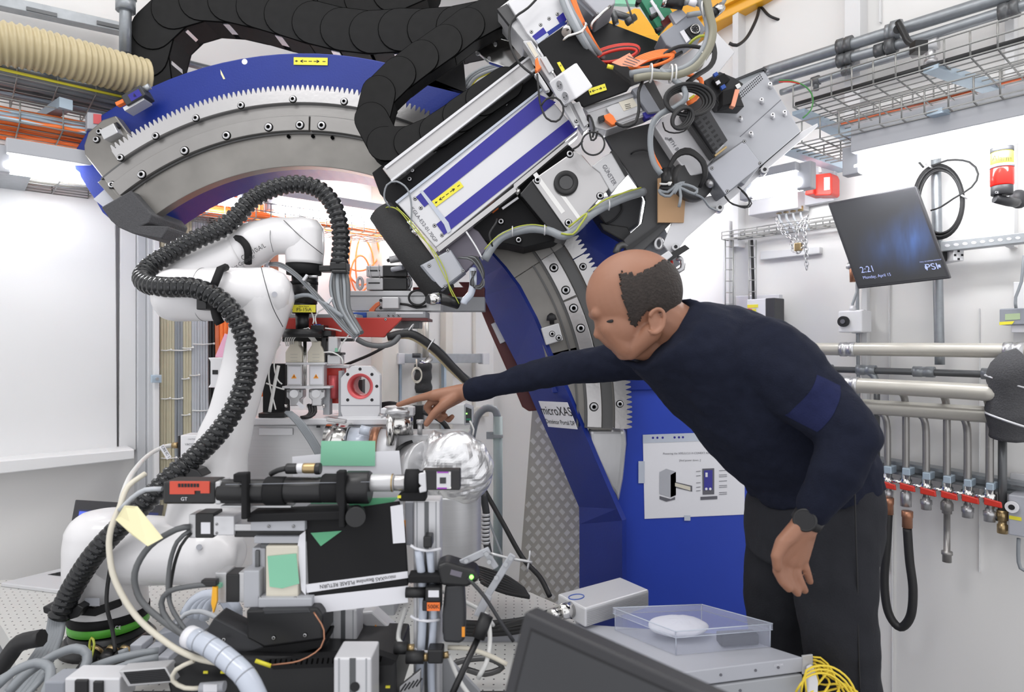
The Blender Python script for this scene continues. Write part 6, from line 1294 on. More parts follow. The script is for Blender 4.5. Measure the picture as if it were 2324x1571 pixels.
cab([(810,770,YD-.03),(835,782,YD-.03),(868,785,YD-.03),(895,776,YD-.03),(912,755,YD-.02),(935,748,YD-.01)], .0085, 'grey_cable_dark', 'grey hose sagging below the red carrier', 'hose', nm='grey_hose')
cab([(872,788,YD+.1),(840,805,YD+.1),(800,822,YD+.12),(770,834,YD+.12)], .005, 'black_rubber', 'black cable slanting left behind the octagonal flange', nm='black_cable')
for x, y in ((931,748),(978,782)):
    m = MB(); c = W(x, y, YD-.01); m.sweep([c+Vector((.010*math.cos(k*math.pi/6), -.016*math.sin(k*math.pi/6), .016*math.cos(k*math.pi/6))) for k in range(12)], .002, 5, True); one('cable_tie', m, 'alu_light', 'tie around the black arching hose', 'cable tie', 'ties on the black arching hose')
# base slab under the measuring head
t = T('base_slab', 'large plain aluminium slab below the measuring head', 'slab')
m = MB(); m.rect(560,964,905,1180,YD-.06,.22); m.build('slab', 'alu', t, .004)
m = MB(); m.rect(650,1180,895,1405,YD-.03,.18); m.build('pedestal', 'joint_grey', t, .004)
m = MB(); m.rect(560,950,905,965,YD-.075,.25); m.build('top_plate', 'alu_light', t, .003)
m = MB(); m.rect(588,972,664,972.01+16,YD-.066,.004); m.build('front_ledge', 'alu_light', t, .001)
m = MB(); m.rect(718,966,727,971,YD-.0765,.001); m.build('small_slot', 'ink', t)
m = MB(); m.rect(586,938,645,948,YD-.06,.06); m.build('black_plate', 'black', t, .002)
t = T('white_module', 'white slotted module behind the robot upper arm', 'module')
m = MB(); m.pp([(471,812),(520,812),(520,880),(471,880),(477,872),(477,820)], YD+.1, .08); m.build('case', 'white_plastic', t, .003); m = MB(); m.rect(482,840,494,850,YD+.098,.004); m.build('port', 'ink', t)
m = MB(); m.pp([(488,810),(510,757),(524,762),(506,812)], YD+.14, .002); one('pink_note', m, 'pink_paper', 'pink paper note standing on the white slotted module', 'note')
t = T('vacuum_gauge', 'white gauge box with brass plug left of the robot arm', 'gauge')
m = MB(); m.rect(409,988,470,1045,YD-.02,.06); m.build('case', 'white_plastic', t, .003); m = MB(); m.rect(404,990,410,1040,YD-.015,.05); m.build('end_plate', 'ink', t)
m = MB(); m.cyl(W(392,1011,YD), W(405,1011,YD), .009); m.build('plug', 'brass', t)
ptext('VACOM', 432, 1009, YD-.0215, 5, 'ink_grey', t); ptext('CAUTION', 436, 997, YD-.0215, 3, 'ink_grey', t)
cab([(393,1011,YD),(370,1015,YD-.02),(335,1035,YD-.1),(300,1075,YD-.3),(280,1120,YD-.5),(272,1160,YD-.6)], .0065, 'white_cable', 'white cable curving down left from the white gauge box', nm='white_cable')
t = T('cable_label', 'white flag label on the white cable', 'label'); m = MB(); m.rr(375,1026,12,34,-32,YD-.04,.001); m.build('flag', 'paper', t); ptext('CRS IC 1', 376, 1026, YD-.0415, 6, 'ink', t, 58)
# octagonal flange
def plate_hole(mb, poly, cx, cy, r, Y, d, n=48):
    pts = []
    for i in range(n):
        a = 2*math.pi*i/n; dx, dy = math.cos(a), math.sin(a); best = 1e9
        for (x0, y0), (x1, y1) in zip(poly, poly[1:]+poly[:1]):
            ex, ey = x1-x0, y1-y0; den = dx*ey-dy*ex
            if abs(den) < 1e-9: continue
            s_ = ((x0-cx)*ey-(y0-cy)*ex)/den; u_ = ((x0-cx)*dy-(y0-cy)*dx)/den
            if s_ > 0 and -1e-6 <= u_ <= 1+1e-6: best = min(best, s_)
        pts.append((cx+dx*best, cy+dy*best))
    O = [W(x, y, Y) for x, y in pts]; I = [W(cx+r*math.cos(2*math.pi*i/n), cy+r*math.sin(2*math.pi*i/n), Y) for i in range(n)]; D = Vector((0,d,0))
    vs = O+I+[v+D for v in O]+[v+D for v in I]; fs = []
    for i in range(n):
        j = (i+1) % n; fs += [[i,j,n+j,n+i],[2*n+i,3*n+i,3*n+j,2*n+j],[i,2*n+i,2*n+j,j],[n+i,n+j,3*n+j,3*n+i]]
    return mb.add(vs, fs)
t = T('octagonal_flange', 'aluminium plate with cut corners and red ringed hole', 'flange')
m = MB(); plate_hole(m, [(773,858),(797,831),(842,831),(862,852),(862,946),(773,946)], 817, 877, 27, YD-.06, .03); m.build('plate', 'alu_light', t, .0015)
m = MB(); c = W(817,877,YD-.062); m.lathe(c, (0,1,0), [(0,PM(29,1.9)),(0,PM(22.5,1.9)),(.10,PM(22.5,1.9)),(.10,PM(29,1.9)),(0,PM(29,1.9))], 40, cap=False); m.build('red_ring', 'red_anod', t)
for x, y in ((817,838),(789,850),(844,850),(855,877),(789,908),(844,908)): m = MB(); m.disc(x,y,YD-.0608,PM(3.6,1.9),.001,14); m.build('hole', 'ink', t)
m = MB(); m.rect(773,920,862,921,YD-.061,.001); m.build('seam', 'ink_grey', t)
m = MB(); m.rect(768,842,776,946,YD-.05,.03); m.build('side_plate', 'joint_grey', t, .001)
m = MB(); m.rect(766,946,866,954,YD-.07,.07); m.build('foot', 'alu_light', t, .002)
t = T('red_housing', 'red housing with pink grey drum left of the octagonal flange', 'housing')
m = MB(); m.pp([(734,842),(742,834),(775,834),(775,916),(738,916)], YD-.0, .06); m.build('case', 'red', t, .004)
m = MB(); m.cyl(W(758,852,YD-.015), W(758,904,YD-.015), .016); m.build('drum', 'red_anod', t)
m = MB(); m.rect(735,829,792,836,YD-.01,.07); m.build('lid', 'alu_light', t, .002)
m = MB(); m.rect(806,858,815,895,YD+.12,.03); m.rect(815,862,822,898,YD+.1,.04); one('far_bracket', m, 'anthracite', 'dark bracket seen through the red ringed hole', 'bracket')
# twin connector assembly
for k, x in enumerate((667,717)):
    t = T('motor_connector', 'cream and grey motor connector with warning triangle, %s of the pair' % ('left' if k == 0 else 'right'), 'connector', 'pair of motor connectors'); Yc = YD-.06
    m = MB(); m.pp([(x-20,823),(x-20,800),(x-14,790),(x-10,784),(x-10,774),(x+10,774),(x+10,784),(x+14,790),(x+18,800),(x+18,823)], Yc, .035); m.build('hood', 'cream', t, .003)
    m = MB(); 
    for y in (804,811,818): m.rect(x-8,y,x+8,y+1.2,Yc-.0005,.001)
    m.build('grip_line', 'pipe_cream', t)
    m = MB(); m.rect(x-16,826,x+18,877,Yc+.002,.035); m.build('body', 'alu', t, .003)
    m = MB(); m.rect(x-13,832,x+15,872,Yc+.0005,.002); m.build('label', 'paper', t)
    m = MB(); m.pp([(x,849),(x+6,859),(x-6,859)], Yc-.0005, .001); m.build('warning_triangle', 'orange_label', t); m = MB(); m.pp([(x+.3,851.5),(x+1.5,855),(x+.2,855.4),(x+.6,858),(x-1.4,854.6),(x,854.4)], Yc-.001, .0005); m.build('bolt_mark', 'ink', t)
    m = MB(); m.pp([(x-17,884),(x+20,884),(x+20,902),(x+13,908),(x+13,922),(x-10,922),(x-10,908),(x-17,902)], Yc, .035); m.build('lower_hood', 'steel', t, .003)
    m = MB(); m.cyl(W(x,894,Yc-.004), W(x,894,Yc+.002), .012); m.build('boss', 'steel', t)
    for sx in (-13, 15):
        for y in (888,): bolt(x+sx, y, Yc, 2.4, t, 'screw', depth=.001)
    for sx in (-18, 18): m = MB(); m.cyl(W(x+sx,925,Yc+.01), W(x+sx,918,Yc+.01), .004); m.build('thumb_screw', 'chrome', t)
t = T('shelf_rack', 'pair of thin aluminium shelves holding the motor connectors', 'frame')
m = MB(); m.rect(648,823,738,828,YD-.07,.07); m.rect(640,877,749,882,YD-.07,.07); m.build('shelf', 'alu_light', t, .001)
m = MB(); m.rect(733,882,748,942,YD-.04,.03); m.build('post', 'joint_grey', t, .001)
m = MB(); 
for x in (690,694): m.cyl(W(x,775,YD-.05), W(x,877,YD-.05), .0026)
m.build('rods', 'chrome', t)
R1('black_cover', 'black_matte', 'black upright cover left behind the motor connectors', 'cover', 596, 826, 646, 940, YD-.0, .05)
for k in range(5):
    x = 640+k*9; cab([(650+k*4,785,YD-.05),(648+k*5,768,YD-.09),(668+k*8,752-k*2,YD-.1),(700+k*3,765,YD-.09),(708+k*3,776,YD-.06)], .0017, 'white_cable', 'thin white tube arching over the cream connector hoods', 'tube', 'thin white tubes over the connectors', 'thin_tube')
for P, lb in (([(656,720),(668,700),(685,695),(705,705),(712,725),(710,735)],'thin white tube looping in front of the yellow label'),([(718,736),(716,718),(735,700),(770,704),(800,712),(806,728),(795,755),(775,782),(768,798)],'long thin white tube looping over the red carrier'),([(640,770),(628,790),(622,830),(630,862),(640,872)],'thin white tube left of the connectors'),([(636,782),(618,810),(610,850),(616,890),(626,930)],'thin white tube falling along the black cover'),([(632,830),(622,880),(612,935)],'flat white ribbon tube in front of the black cover'),([(604,870),(630,880),(645,884)],'short white tube at the black cover'),([(735,800),(755,800),(775,812),(778,826)],'white tube right of the cream hoods'),([(738,745),(760,748),(775,752)],'short white tube at the blue valve')):
    cab([(x, y, YD-.1) for x, y in P], .0022 if 'flat' not in lb else .005, 'white_cable', lb, 'tube', None, 'thin_tube')
for k in range(5): cab([(648+k*3,935,YD-.11),(672+k*4,960,YD-.12),(700+k*4,1000,YD-.12),(720+k*4,1035,YD-.12)], .0045, 'grey_cable', 'pale grey cable slanting down over the aluminium slab', 'cable', 'grey cables over the slab', 'slab_cable')
for k in range(3): cab([(700+k*7,918,YD-.05),(704+k*6,935,YD-.06),(696+k*5,945,YD-.07),(682+k*4,948,YD-.08)], .005, 'black_rubber', 'short black cable below the right motor connector', 'cable', 'black cables below the motor connectors')
m = MB(); m.rr(682,920,18,9,40,YD-.08,.002); one('cable_flag', m, 'paper', 'small white flag between the motor connectors', 'label')
t = T('valve_block', 'grey valve block with dark knobs above the red housing', 'valve'); m = MB(); m.rect(744,766,766,800,YD-.06,.04); m.rect(742,806,772,828,YD-.05,.05); m.build('block', 'alu', t, .003)
m = MB(); m.rect(720,750,752,764,YD-.06,.05); m.rect(728,764,740,826,YD-.05,.03); m.rect(745,800,775,806,YD-.06,.05); m.build('black_body', 'black', t, .003)
m = MB(); m.cyl(W(716,742,YD-.05), W(716,736,YD-.05), .006); m.cyl(W(724,742,YD-.05), W(724,736,YD-.05), .006); m.build('blue_fitting', 'blue_plug', t)
m = MB(); m.rect(760,790,766,799,YD-.062,.003); m.build('teal_mark', 'green_tape', t)
R1('black_housing', 'black', 'black housing below the robot tool', 'housing', 705, 738, 735, 752, YD-.07, .05)
# KF flange stack, glass tube, front block, foil
t = T('vacuum_cross', 'polished vacuum cross with clamped flange on top', 'vacuum fitting'); Yv = YD-.12
m = MB(); m.cyl(W(909,985,Yv), W(909,940,Yv), .036, n=30); m.build('tube', 'chrome', t)
m = MB(); m.cyl(W(886,1010,Yv-.03), W(886,940,Yv-.03), .012); m.build('side_tube', 'chrome', t)
m = MB(); m.lathe(W(906,946,Yv), (0,0,1), [(0,.038),(.004,.044),(.014,.046),(.018,.046),(.022,.044),(.03,.04)], 32); m.build('clamp_ring', 'steel', t)
m = MB(); m.rect(864,927,880,940,Yv-.03,.04); m.rect(924,925,938,944,Yv-.03,.04); m.rect(880,932,925,936,Yv-.048,.03); m.build('clamp_lug', 'alu_light', t, .003)
m = MB(); m.cyl(W(953,985,Yv), W(953,962,Yv), .007); m.cyl(W(953,962,Yv), W(953,953,Yv), .010); m.build('bolt', 'alu', t)
t = T('glass_viewport', 'glass and steel viewport tube with copper ring beside the vacuum cross', 'viewport'); Yg = YD-.10
m = MB(); m.cyl(W(745,1010,Yg), W(795,1010,Yg), PM(50,Yg), n=36); m.build('collar', 'chrome', t)
m = MB(); m.cyl(W(795,1012,Yg), W(845,1014,Yg), PM(42,Yg), n=36); m.build('glass_tube', 'clear_hose', t)
m = MB(); m.cyl(W(845,1015,Yg), W(862,1016,Yg), PM(46,Yg), n=36); m.build('copper_ring', 'copper', t)
m = MB(); m.cyl(W(862,1018,Yg), W(905,1020,Yg), PM(44,Yg), n=36); m.build('body', 'alu_light', t)
m = MB(); m.rr(762,955,44,9,8,Yg-.06,.02); m.build('clamp_lever', 'alu_bright', t, .002); m = MB(); m.cyl(W(818,975,Yg-.06), W(840,980,Yg-.06), .013); m.build('wing_nut', 'clear_hose', t)
t = T('front_block', 'flat aluminium block with bored tube mouth left of the foil', 'block')
m = MB(); m.rect(898,986,1062,1078,Yv+.0,.12); m.build('block', 'alu', t, .003); m = MB(); m.rect(893,984,904,1078,Yv-.004,.02); m.build('edge', 'alu_bright', t)
m = MB(); m.cyl(W(948,1065,Yv-.005), W(985,1060,Yv-.10), PM(62,Yv-.05), n=36); m.build('tube', 'steel', t)
m = MB(); c = W(945,1066,Yv-.006); ax = W(985,1060,Yv-.10)-W(948,1065,Yv-.005); m.lathe(c, ax, [(0,PM(60,Yv)),(0,PM(67,Yv)),(.006,PM(67,Yv)),(.006,PM(60,Yv))], 36); m.build('rim', 'ink', t)
# foil wrapped end: crumpled cap
foil = T('foil_wrap', 'crumpled aluminium foil wrapped over the end of the round duct', 'foil'); fc = W(1038,1064,1.66); rnd = random.Random(3)
def crumple(mb, c, r, sc, seed, amp, n=56, mm=34):
    rr_ = random.Random(seed); D = [(Vector((rr_.gauss(0,1), rr_.gauss(0,1), rr_.gauss(0,1))).normalized(), rr_.uniform(2.5,13), rr_.uniform(0,6)) for _ in range(12)]
    o = len(mb.v); mb.sph(c, r, sc, n=n, m=mm)
    for i in range(o, len(mb.v)):
        v = mb.v[i]-c; u = v.normalized(); h = sum((2-f/9)*abs(math.sin(u.dot(d)*f+p+1.3*math.sin(3*u.dot(D[0][0])))) for d, f, p in D)/12-.6
        mb.v[i] = c+v*(1+amp*h)
    mb.sm[-(n*mm):] = [False]*len(mb.sm[-(n*mm):]); return mb
m = MB(); crumple(m, fc, PM(80,1.66), (1,.55,1.03), 4, .17, 80, 50); m.build('foil', 'foil', foil)
m = MB(); crumple(m, W(990,1046,1.72), PM(52,1.72), (.55,.8,1.25), 9, .3, 60, 36); m.build('foil_collar', 'foil', foil)
t = T('round_duct', 'galvanised round duct piece hanging below the foil wrap', 'duct')
m = MB(); a = W(1030,1262,1.70); m.lathe(a, (0,0,1), [(0,PM(60,1.7)),(.012,PM(62,1.7)),(PM(140,1.7),PM(62,1.7)),(PM(145,1.7),PM(62,1.7))], 40); m.build('shell', 'alu', t); m = MB(); m.lathe(a, (0,0,1), [(0,PM(63,1.7)),(.008,PM(63,1.7))], 40); m.build('rim', 'pipe_dark', t)
# white controller on the right of the hand
t = T('white_controller', 'white controller with open end showing circuit and green light under the hand', 'controller')
m = MB(); m.pp([(960,920),(1054,918),(1054,964),(960,962)], 2.05, .07); m.build('case', 'white_plastic', t, .003)
m = MB(); m.pp([(1054,918),(1073,925),(1073,962),(1054,966)], 2.05, .05); m.build('end_frame', 'grey_box_light', t, .002); m = MB(); m.pp([(1057,924),(1070,929),(1070,958),(1057,960)], 2.048, .002); m.build('circuit', 'anthracite', t)
m = MB(); m.sph(W(1059,939,2.046), .0025, n=8, m=6); m.build('light', 'green_led', t); m = MB(); m.rect(1058,950,1068,954,2.047,.001); m.build('green_print', 'green_pcb', t)
R1('black_cable_tray', 'black', 'black tray with dark cables behind the pointing finger', 'tray', 862, 920, 960, 984, 2.02, .03)
for k in range(4): cab([(864,916+k*3,1.99),(885,913+k*2,1.98),(905,918+k*3,1.98),(930,940+k*4,1.98)], .0035, 'black_rubber', 'thin black cable behind the pointing finger', 'cable', 'black cables behind the finger')
cab([(960,935,1.96),(985,945,1.96),(1008,962,1.97),(1022,985,1.98)], .008, 'black_rubber', 'black ribbed cable curving down right of the thumb', nm='black_cable')
cab([(1066,955,2.03),(1075,975,2.03),(1072,990,2.03)], .003, 'white_cable', 'white wire at the open end of the white controller', nm='white_cable')
# tread plate
t = T('tread_plate', 'diamond pattern tread plate leaning behind the blue leg', 'tread plate'); Y0 = 2.75
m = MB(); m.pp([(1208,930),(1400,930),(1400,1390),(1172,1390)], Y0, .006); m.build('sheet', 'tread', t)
m = MB(); r = 0; y = 938
while y < 1385:
    x = 1188+(r % 2)*11
    while x < 1340:
        if x > 1210-(y-930)*.078+4: s_ = 1 if r % 2 else -1; m.pp([(x-7*s_,y+1),(x+1*s_,y-8),(x+7*s_,y-1),(x-1*s_,y+8)], Y0-.0025, .002)
        x += 22
    y += 16; r += 1
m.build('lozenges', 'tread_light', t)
cab([(1098,1110,2.3),(1140,1185,2.25),(1185,1265,2.2),(1225,1310,2.15),(1248,1354,2.1)], .0085, 'black_rubber', 'black corrugated cable slanting down to the table in front of the tread plate', nm='black_cable')
cab([(1098,1150,2.3),(1120,1210,2.25),(1140,1262,2.2)], .004, 'grey_cable', 'thin grey cable beside the slanting black one', nm='grey_cable')
t = T('wrapped_cables', 'cables wrapped with white spiral behind the round duct', 'cables'); m = MB(); m.tube([(1096,1120,2.1),(1104,1170,2.1),(1103,1220,2.1),(1110,1262,2.1)], .012); m.build('cables', 'anthracite', t)
m = MB(); 
for y in range(1165,1235,9): m.cyl(W(1102,y,2.1), W(1102,y+6,2.1), .0145)
m.build('spiral', 'alu_light', t)
for k in range(7): cab([(1075+k*3,1285+k*6,2.05-.02*k),(1110,1295+k*6,2.02-.02*k),(1150,1310+k*6,2.0-.02*k),(1190+k*2,1338+k*3,1.98-.02*k)], .006, 'black_rubber', 'black cable in the bunch lying behind the silver clamp arms', 'cable', 'black cables on the table at the back')
for k in range(4): cab([(1000,1405+k*8,1.75),(1080,1415+k*8,1.74),(1180,1408+k*8,1.74),(1260,1385+k*5,1.76),(1290,1375+k*5,1.78)], .008, 'black_rubber', 'black cable lying across the perforated table', 'cable', 'black cables across the perforated table')
# ================= foreground instrument bench =================
YF = 1.2
bench = T('instrument_bench', 'black instrument bench plate along the bottom edge of the frame', 'bench')
m = MB(); m.box((-.40,1.17,.69), (1.0,.24,.03)); m.build('top', 'black_matte', bench, .004)
m = MB(); 
for x in (-.85,.05): m.box((x,1.17,.34), (.06,.2,.68))
m.build('legs', 'anthracite', bench)
ft = T('microscope', 'black horizontal microscope tube with red camera in the foreground', 'microscope')
def hc(x0, x1, y, Y, r, mt, nm, par=ft, n=28): m = MB(); a, b = W(x0,y,Y), W(x1,y,Y); L = (b-a).length; m.lathe(a, b-a, [(0,r*.93),(min(.003,L*.2),r),(L-min(.003,L*.2),r),(L,r*.93)], n); return m.build(nm, mt, par)
m = MB(); m.rect(369,1094,487,1145,YF-.02,.05); m.build('camera_body', 'black', ft, .004)
m = MB(); m.pp([(385,1093),(475,1093),(475,1120),(455,1120),(455,1114),(441,1114),(441,1122),(385,1122)], YF-.0225, .003); m.build('red_label', 'camera_red', ft)
m = MB(); 
for k in range(7): m.rect(404+k*7,1098,409+k*7,1106,YF-.0235,.001)
m.build('cooling_slot', 'ink', ft)
ptext('GT', 418, 1133, YF-.0215, 8, 'paper', ft)
m = MB(); m.rect(487,1094,500,1146,YF-.018,.045); m.build('mount_ring', 'alu', ft, .003)
hc(500,606,1115,YF,.0225,'black','tube'); hc(604,650,1114,YF,.0265,'black_matte','tube'); hc(648,735,1112,YF,.024,'black','tube'); hc(733,788,1108,YF,.027,'black_matte','tube'); hc(786,841,1106,YF,.0305,'black','objective_ring')
hc(841,895,1096,YF,.0165,'alu','objective'); hc(889,893,1096,YF,.0172,'brass','objective_ring'); hc(895,925,1096,YF,.0155,'alu_bright','objective')
for y in (1100,): m = MB(); m.sweep([W(512,y,YF-.022), W(840,y-6,YF-.026)], .0007, 5); m.build('engraved_line', 'grey_box', ft)
hc(650,676,1064,YF,.010,'black','side_tube'); hc(674,690,1063,YF,.0095,'alu_light','side_tube'); hc(688,718,1063,YF,.0098,'brass','side_tube'); hc(716,728,1064,YF,.011,'black','side_tube')
m = MB(); m.tube([(652,1063,YF),(630,1068,YF),(615,1076,YF+.01)], .005); m.build('side_cable', 'black_rubber', ft)
m = MB(); m.pp([(528,1076),(560,1074),(560,1180),(546,1180),(546,1096),(528,1096)], YF-.034, .02); m.build('ring_clamp', 'black_matte', ft, .003); m = MB(); m.pp([(762,1070),(782,1070),(782,1200),(768,1200),(768,1150),(762,1140)], YF-.034, .02); m.build('ring_clamp', 'black_matte', ft, .003)
m = MB(); m.pp([(560,1168),(790,1160),(808,1166),(808,1180),(560,1186)], YF-.02, .05); m.build('rail', 'black_matte', ft, .002)
m = MB(); m.lathe(W(808,1168,YF-.02), (.2,-1,0), [(0,.018),(.02,.018)], 20); m.build('focus_knob', 'black', ft)
m = MB(); m.rect(500,1148,660,1153,YF-.01,.03); m.build('lower_bar', 'alu', ft, .001)
lt_ = T('lens_mount', 'black square sample mount with a grey window in front of the foil', 'mount')
m = MB(); a = W(921,1092,YF-.0); m.lathe(a, W(960,1092,YF)-a, [(0,PM(24,YF)),(.0,PM(27,YF)),(PM(28,YF),PM(27,YF)),(PM(34,YF),PM(20,YF))], 28, cap=False); m.cyl(a+Vector((.012,0,0)), a+Vector((.03,0,0)), PM(23,YF)); m.build('ring', 'black_matte', lt_)
m = MB(); m.rect(958,1067,1044,1113,YF-.02,.025); m.build('plate', 'black', lt_, .002)
m = MB(); m.rect(991,1071,1023,1110,YF-.0215,.002); m.build('window_frame', 'alu_light', lt_); m = MB(); m.rect(992,1071,1018,1074,YF-.0225,.001); m.rect(992,1107,1014,1110,YF-.0225,.001); m.build('violet_strip', 'sticker_violet', lt_)
m = MB(); m.rect(998,1084,1012,1098,YF-.0225,.001); m.build('grey_window', 'anthracite', lt_)
m = MB(); m.pp([(950,1075),(966,1072),(968,1116),(952,1120),(950,1108),(956,1104),(950,1098)], YF-.026, .006); m.build('bright_clip', 'alu_light', lt_, .002)
m = MB(); m.pp([(902,1124),(920,1116),(966,1112),(966,1139),(906,1139)], YF-.01, .03); m.build('foot', 'black_matte', lt_, .003)
m = MB(); m.rr(906,1128,8,6,0,YF-.012,.002); m.build('yellow_spot', 'yellow_label', lt_)
m = MB(); 
for x, y in ((1021,1076),(1022,1107),(963,1070)): m.disc(x,y,YF-.0225,.0018,.001,8)
m.build('screws', 'chrome', lt_)
# papers and tape
m = MB(); m.pp([(663,1037),(726,1031),(906,1023),(912,1085),(915,1150),(668,1150)], YF+.07, .0006); one('white_sheet', m, 'paper', 'white paper sheet standing behind the microscope tube', 'paper')
m = MB(); m.pp([(729,1001),(852,1001),(851,1058),(727,1057)], YF+.067, .0005); one('green_tape', m, 'green_tape', 'large piece of pale green tape on top of the white sheet', 'tape')
m = MB(); m.pp([(705,1138),(765,1134),(765,1150),(705,1152)], YF+.06, .0005); one('green_tape', m, 'green_tape', 'small green tape strip seen under the microscope tube', 'tape')
m = MB(); A = [W(784,1134,YF+.03), W(905,1130,YF+.03), W(832,1187,YF+.0), W(822,1186,YF+.0)]; m.loft(A, [v+Vector((0,.001,.001)) for v in A]); one('green_tape', m, 'green_tape_dark', 'dark green folded tape flap hanging below the tube end', 'tape')
m = MB(); m.pp([(705,1210),(776,1205),(728,1240)], YF-.0045, .0005); one('green_tape', m, 'green_tape_dark', 'dark green triangle of tape on the black panel', 'tape')
t = T('instrument_cover', 'black panel with a white strip reading PLEASE RETURN upside down', 'panel')
m = MB(); m.pp([(693,1172),(905,1140),(918,1200),(926,1330),(700,1356)], YF-.003, .012); m.build('panel', 'black_matte', t, .002)
m = MB(); m.pp([(694,1327),(925,1297),(926,1312),(696,1346)], YF-.0045, .001); m.build('strip', 'paper', t)
ptext('microXAS Beamline PLEASE RETURN', 812, 1320.5, YF-.0058, 9, 'ink', t, 172.5, wscale=.9)
m = MB(); m.pp([(700,1355),(926,1330),(926,1368),(720,1392),(706,1376)], YF-.006, .001); one('white_sheet', m, 'paper', 'white paper edge below the black panel', 'paper')
m = MB(); m.pp([(886,1150),(914,1145),(920,1232),(892,1234)], YF-.006, .001); one('white_sheet', m, 'paper', 'narrow white paper right of the black panel', 'paper')
m = MB(); m.pp([(680,1215),(693,1205),(694,1352),(684,1340),(675,1240)], YF-.006, .001); one('white_sheet', m, 'paper', 'narrow white paper left of the black panel', 'paper')
# translation stages
st = T('stage_stack', 'stack of white translation stages with small motors in the left foreground', 'stage')
def sr(x0, y0, x1, y1, mt, nm, dy=0, d=.04, bv=.002): m = MB(); m.rect(x0,y0,x1,y1,YF+dy,d); return m.build(nm, mt, st, bv)
sr(428,1168,444,1222,'alu','motor'); sr(443,1166,484,1222,'black','motor',-.003); sr(456,1186,477,1212,'paper','motor_label',-.004,.002,0); sr(484,1172,531,1216,'alu_light','gear_head',-.002)
sr(531,1190,692,1206,'alu','slide_rail'); sr(531,1205,690,1220,'black','slide_rail',.005); sr(568,1170,692,1206,'lamp_housing','carriage',-.015); sr(576,1218,692,1234,'lamp_housing','plate',-.005); sr(590,1234,655,1246,'pipe_dark','shaft_gap',.01)
sr(572,1244,602,1380,'lamp_housing','column',.01); sr(603,1240,676,1368,'cream','z_stage',-.01); sr(578,1250,588,1350,'pipe_dark','lead_screw',.005,.01)
m = MB(); m.pp([(607,1263),(672,1257),(679,1325),(640,1336),(612,1332)], YF-.0125, .001); m.build('green_tape', 'green_tape', st)
sr(488,1300,514,1370,'alu','motor',-.01); sr(512,1304,542,1368,'black','motor',-.013); sr(541,1300,556,1368,'alu','motor',-.01); sr(552,1296,588,1380,'lamp_housing','gear_head',-.015); sr(586,1358,708,1380,'lamp_housing','base_plate',-.02,.08)
for x, y in ((610,1195),(666,1195),(590,1357),(670,1357),(492,1190),(492,1210)): bolt(x, y, YF-.017, 2.6, st, 'screw', depth=.001)
m = MB(); m.rect(484,1327,500,1336,YF-.02,.01); m.build('green_plug', 'green_tape', st); m = MB(); m.pp([(482,1332),(492,1334),(492,1365),(484,1392),(479,1370)], YF-.03, .006); m.build('yellow_tag', 'yellow_crane', st)
t = T('rotation_stage', 'black rotation stage box under the white stages', 'stage')
m = MB(); m.pp([(558,1386),(720,1380),(732,1396),(732,1452),(600,1470),(560,1450)], YF-.03, .12); m.build('housing', 'black', t, .004)
m = MB(); m.pp([(594,1384),(700,1382),(706,1392),(600,1396)], YF-.032, .02); m.build('top_edge', 'anthracite', t, .002)
for x, y in ((621,1448),(692,1442),(508,1452)): bolt(x, y, YF-.031, 4, t, 'screw', depth=.001)
m = MB(); m.pp([(462,1440),(486,1402),(560,1440),(600,1470),(520,1500),(470,1468)], YF-.02, .05); m.build('bracket', 'anthracite', t, .003)
m = MB(); m.pp([(520,1480),(740,1450),(735,1470),(560,1510)], YF-.02, .06); m.build('arm', 'black_matte', t, .003)
m = MB(); m.pp([(820,1390),(845,1388),(892,1432),(898,1450),(870,1462),(815,1410)], YF+.1, .04); one('motor_connector', m, 'alu_light', 'tilted grey connector with warning triangle behind the front profile', 'connector', bevel=.004)
m = MB(); m.pp([(852,1418),(860,1430),(846,1430)], YF+.098, .001); one('warning_sticker', m, 'orange_label', 'orange warning triangle on the tilted grey connector', 'sticker')
# bottom black stage, display panel
t = T('long_stage', 'long black motor stage along the bottom edge', 'stage'); m = MB(); m.pp([(372,1512),(520,1490),(700,1494),(898,1500),(902,1600),(390,1600)], YF-.04, .16); m.build('housing', 'black', t, .005)
m = MB(); m.pp([(600,1500),(850,1484),(900,1500),(890,1510),(620,1520)], YF-.045, .02); m.build('bellows', 'black_matte', t)
m = MB(); 
for k in range(22): m.rr(612+k*12,1505-k*.4,3,12,12,YF-.047,.004)
m.build('bellows_rib', 'chain_seam', t)
for x, y in ((466,1527),(505,1527),(880,1560)): m = MB(); m.rr(x,y,10,5,0,YF-.042,.002); m.build('green_mark', 'yellow_label', t)
t = T('vent_panel', 'small black ventilation grille with silver frame at the bottom left', 'grille')
A = [(268,1524),(376,1515),(396,1550),(290,1560)]; m = MB(); m.pp(A, YF-.06, .03); m.build('frame', 'alu', t, .002); m = MB(); m.pp([(280,1527),(372,1519),(387,1546),(296,1553)], YF-.0615, .003); m.build('grille', 'ink', t)
m = MB(); 
for k in range(6): m.pp([(282+k*2.4,1529.5+k*4),(373+k*2.4,1522+k*4),(373.5+k*2.4,1523+k*4),(282.5+k*2.4,1530.5+k*4)], YF-.0625, .001)
m.build('slat', 'anthracite', t)
t = T('silver_slide', 'silver slide bar with black block at the bottom left corner', 'slide'); m = MB(); m.rect(146,1540,272,1600,YF-.06,.05); m.build('bar', 'alu_light', t, .003); m = MB(); m.rect(168,1545,198,1600,YF-.065,.02); m.rect(210,1548,232,1600,YF-.065,.02); m.build('black_block', 'black', t, .002)
m = MB(); m.rect(100,1548,146,1600,YF-.04,.05); m.build('end', 'grey_box', t, .003)
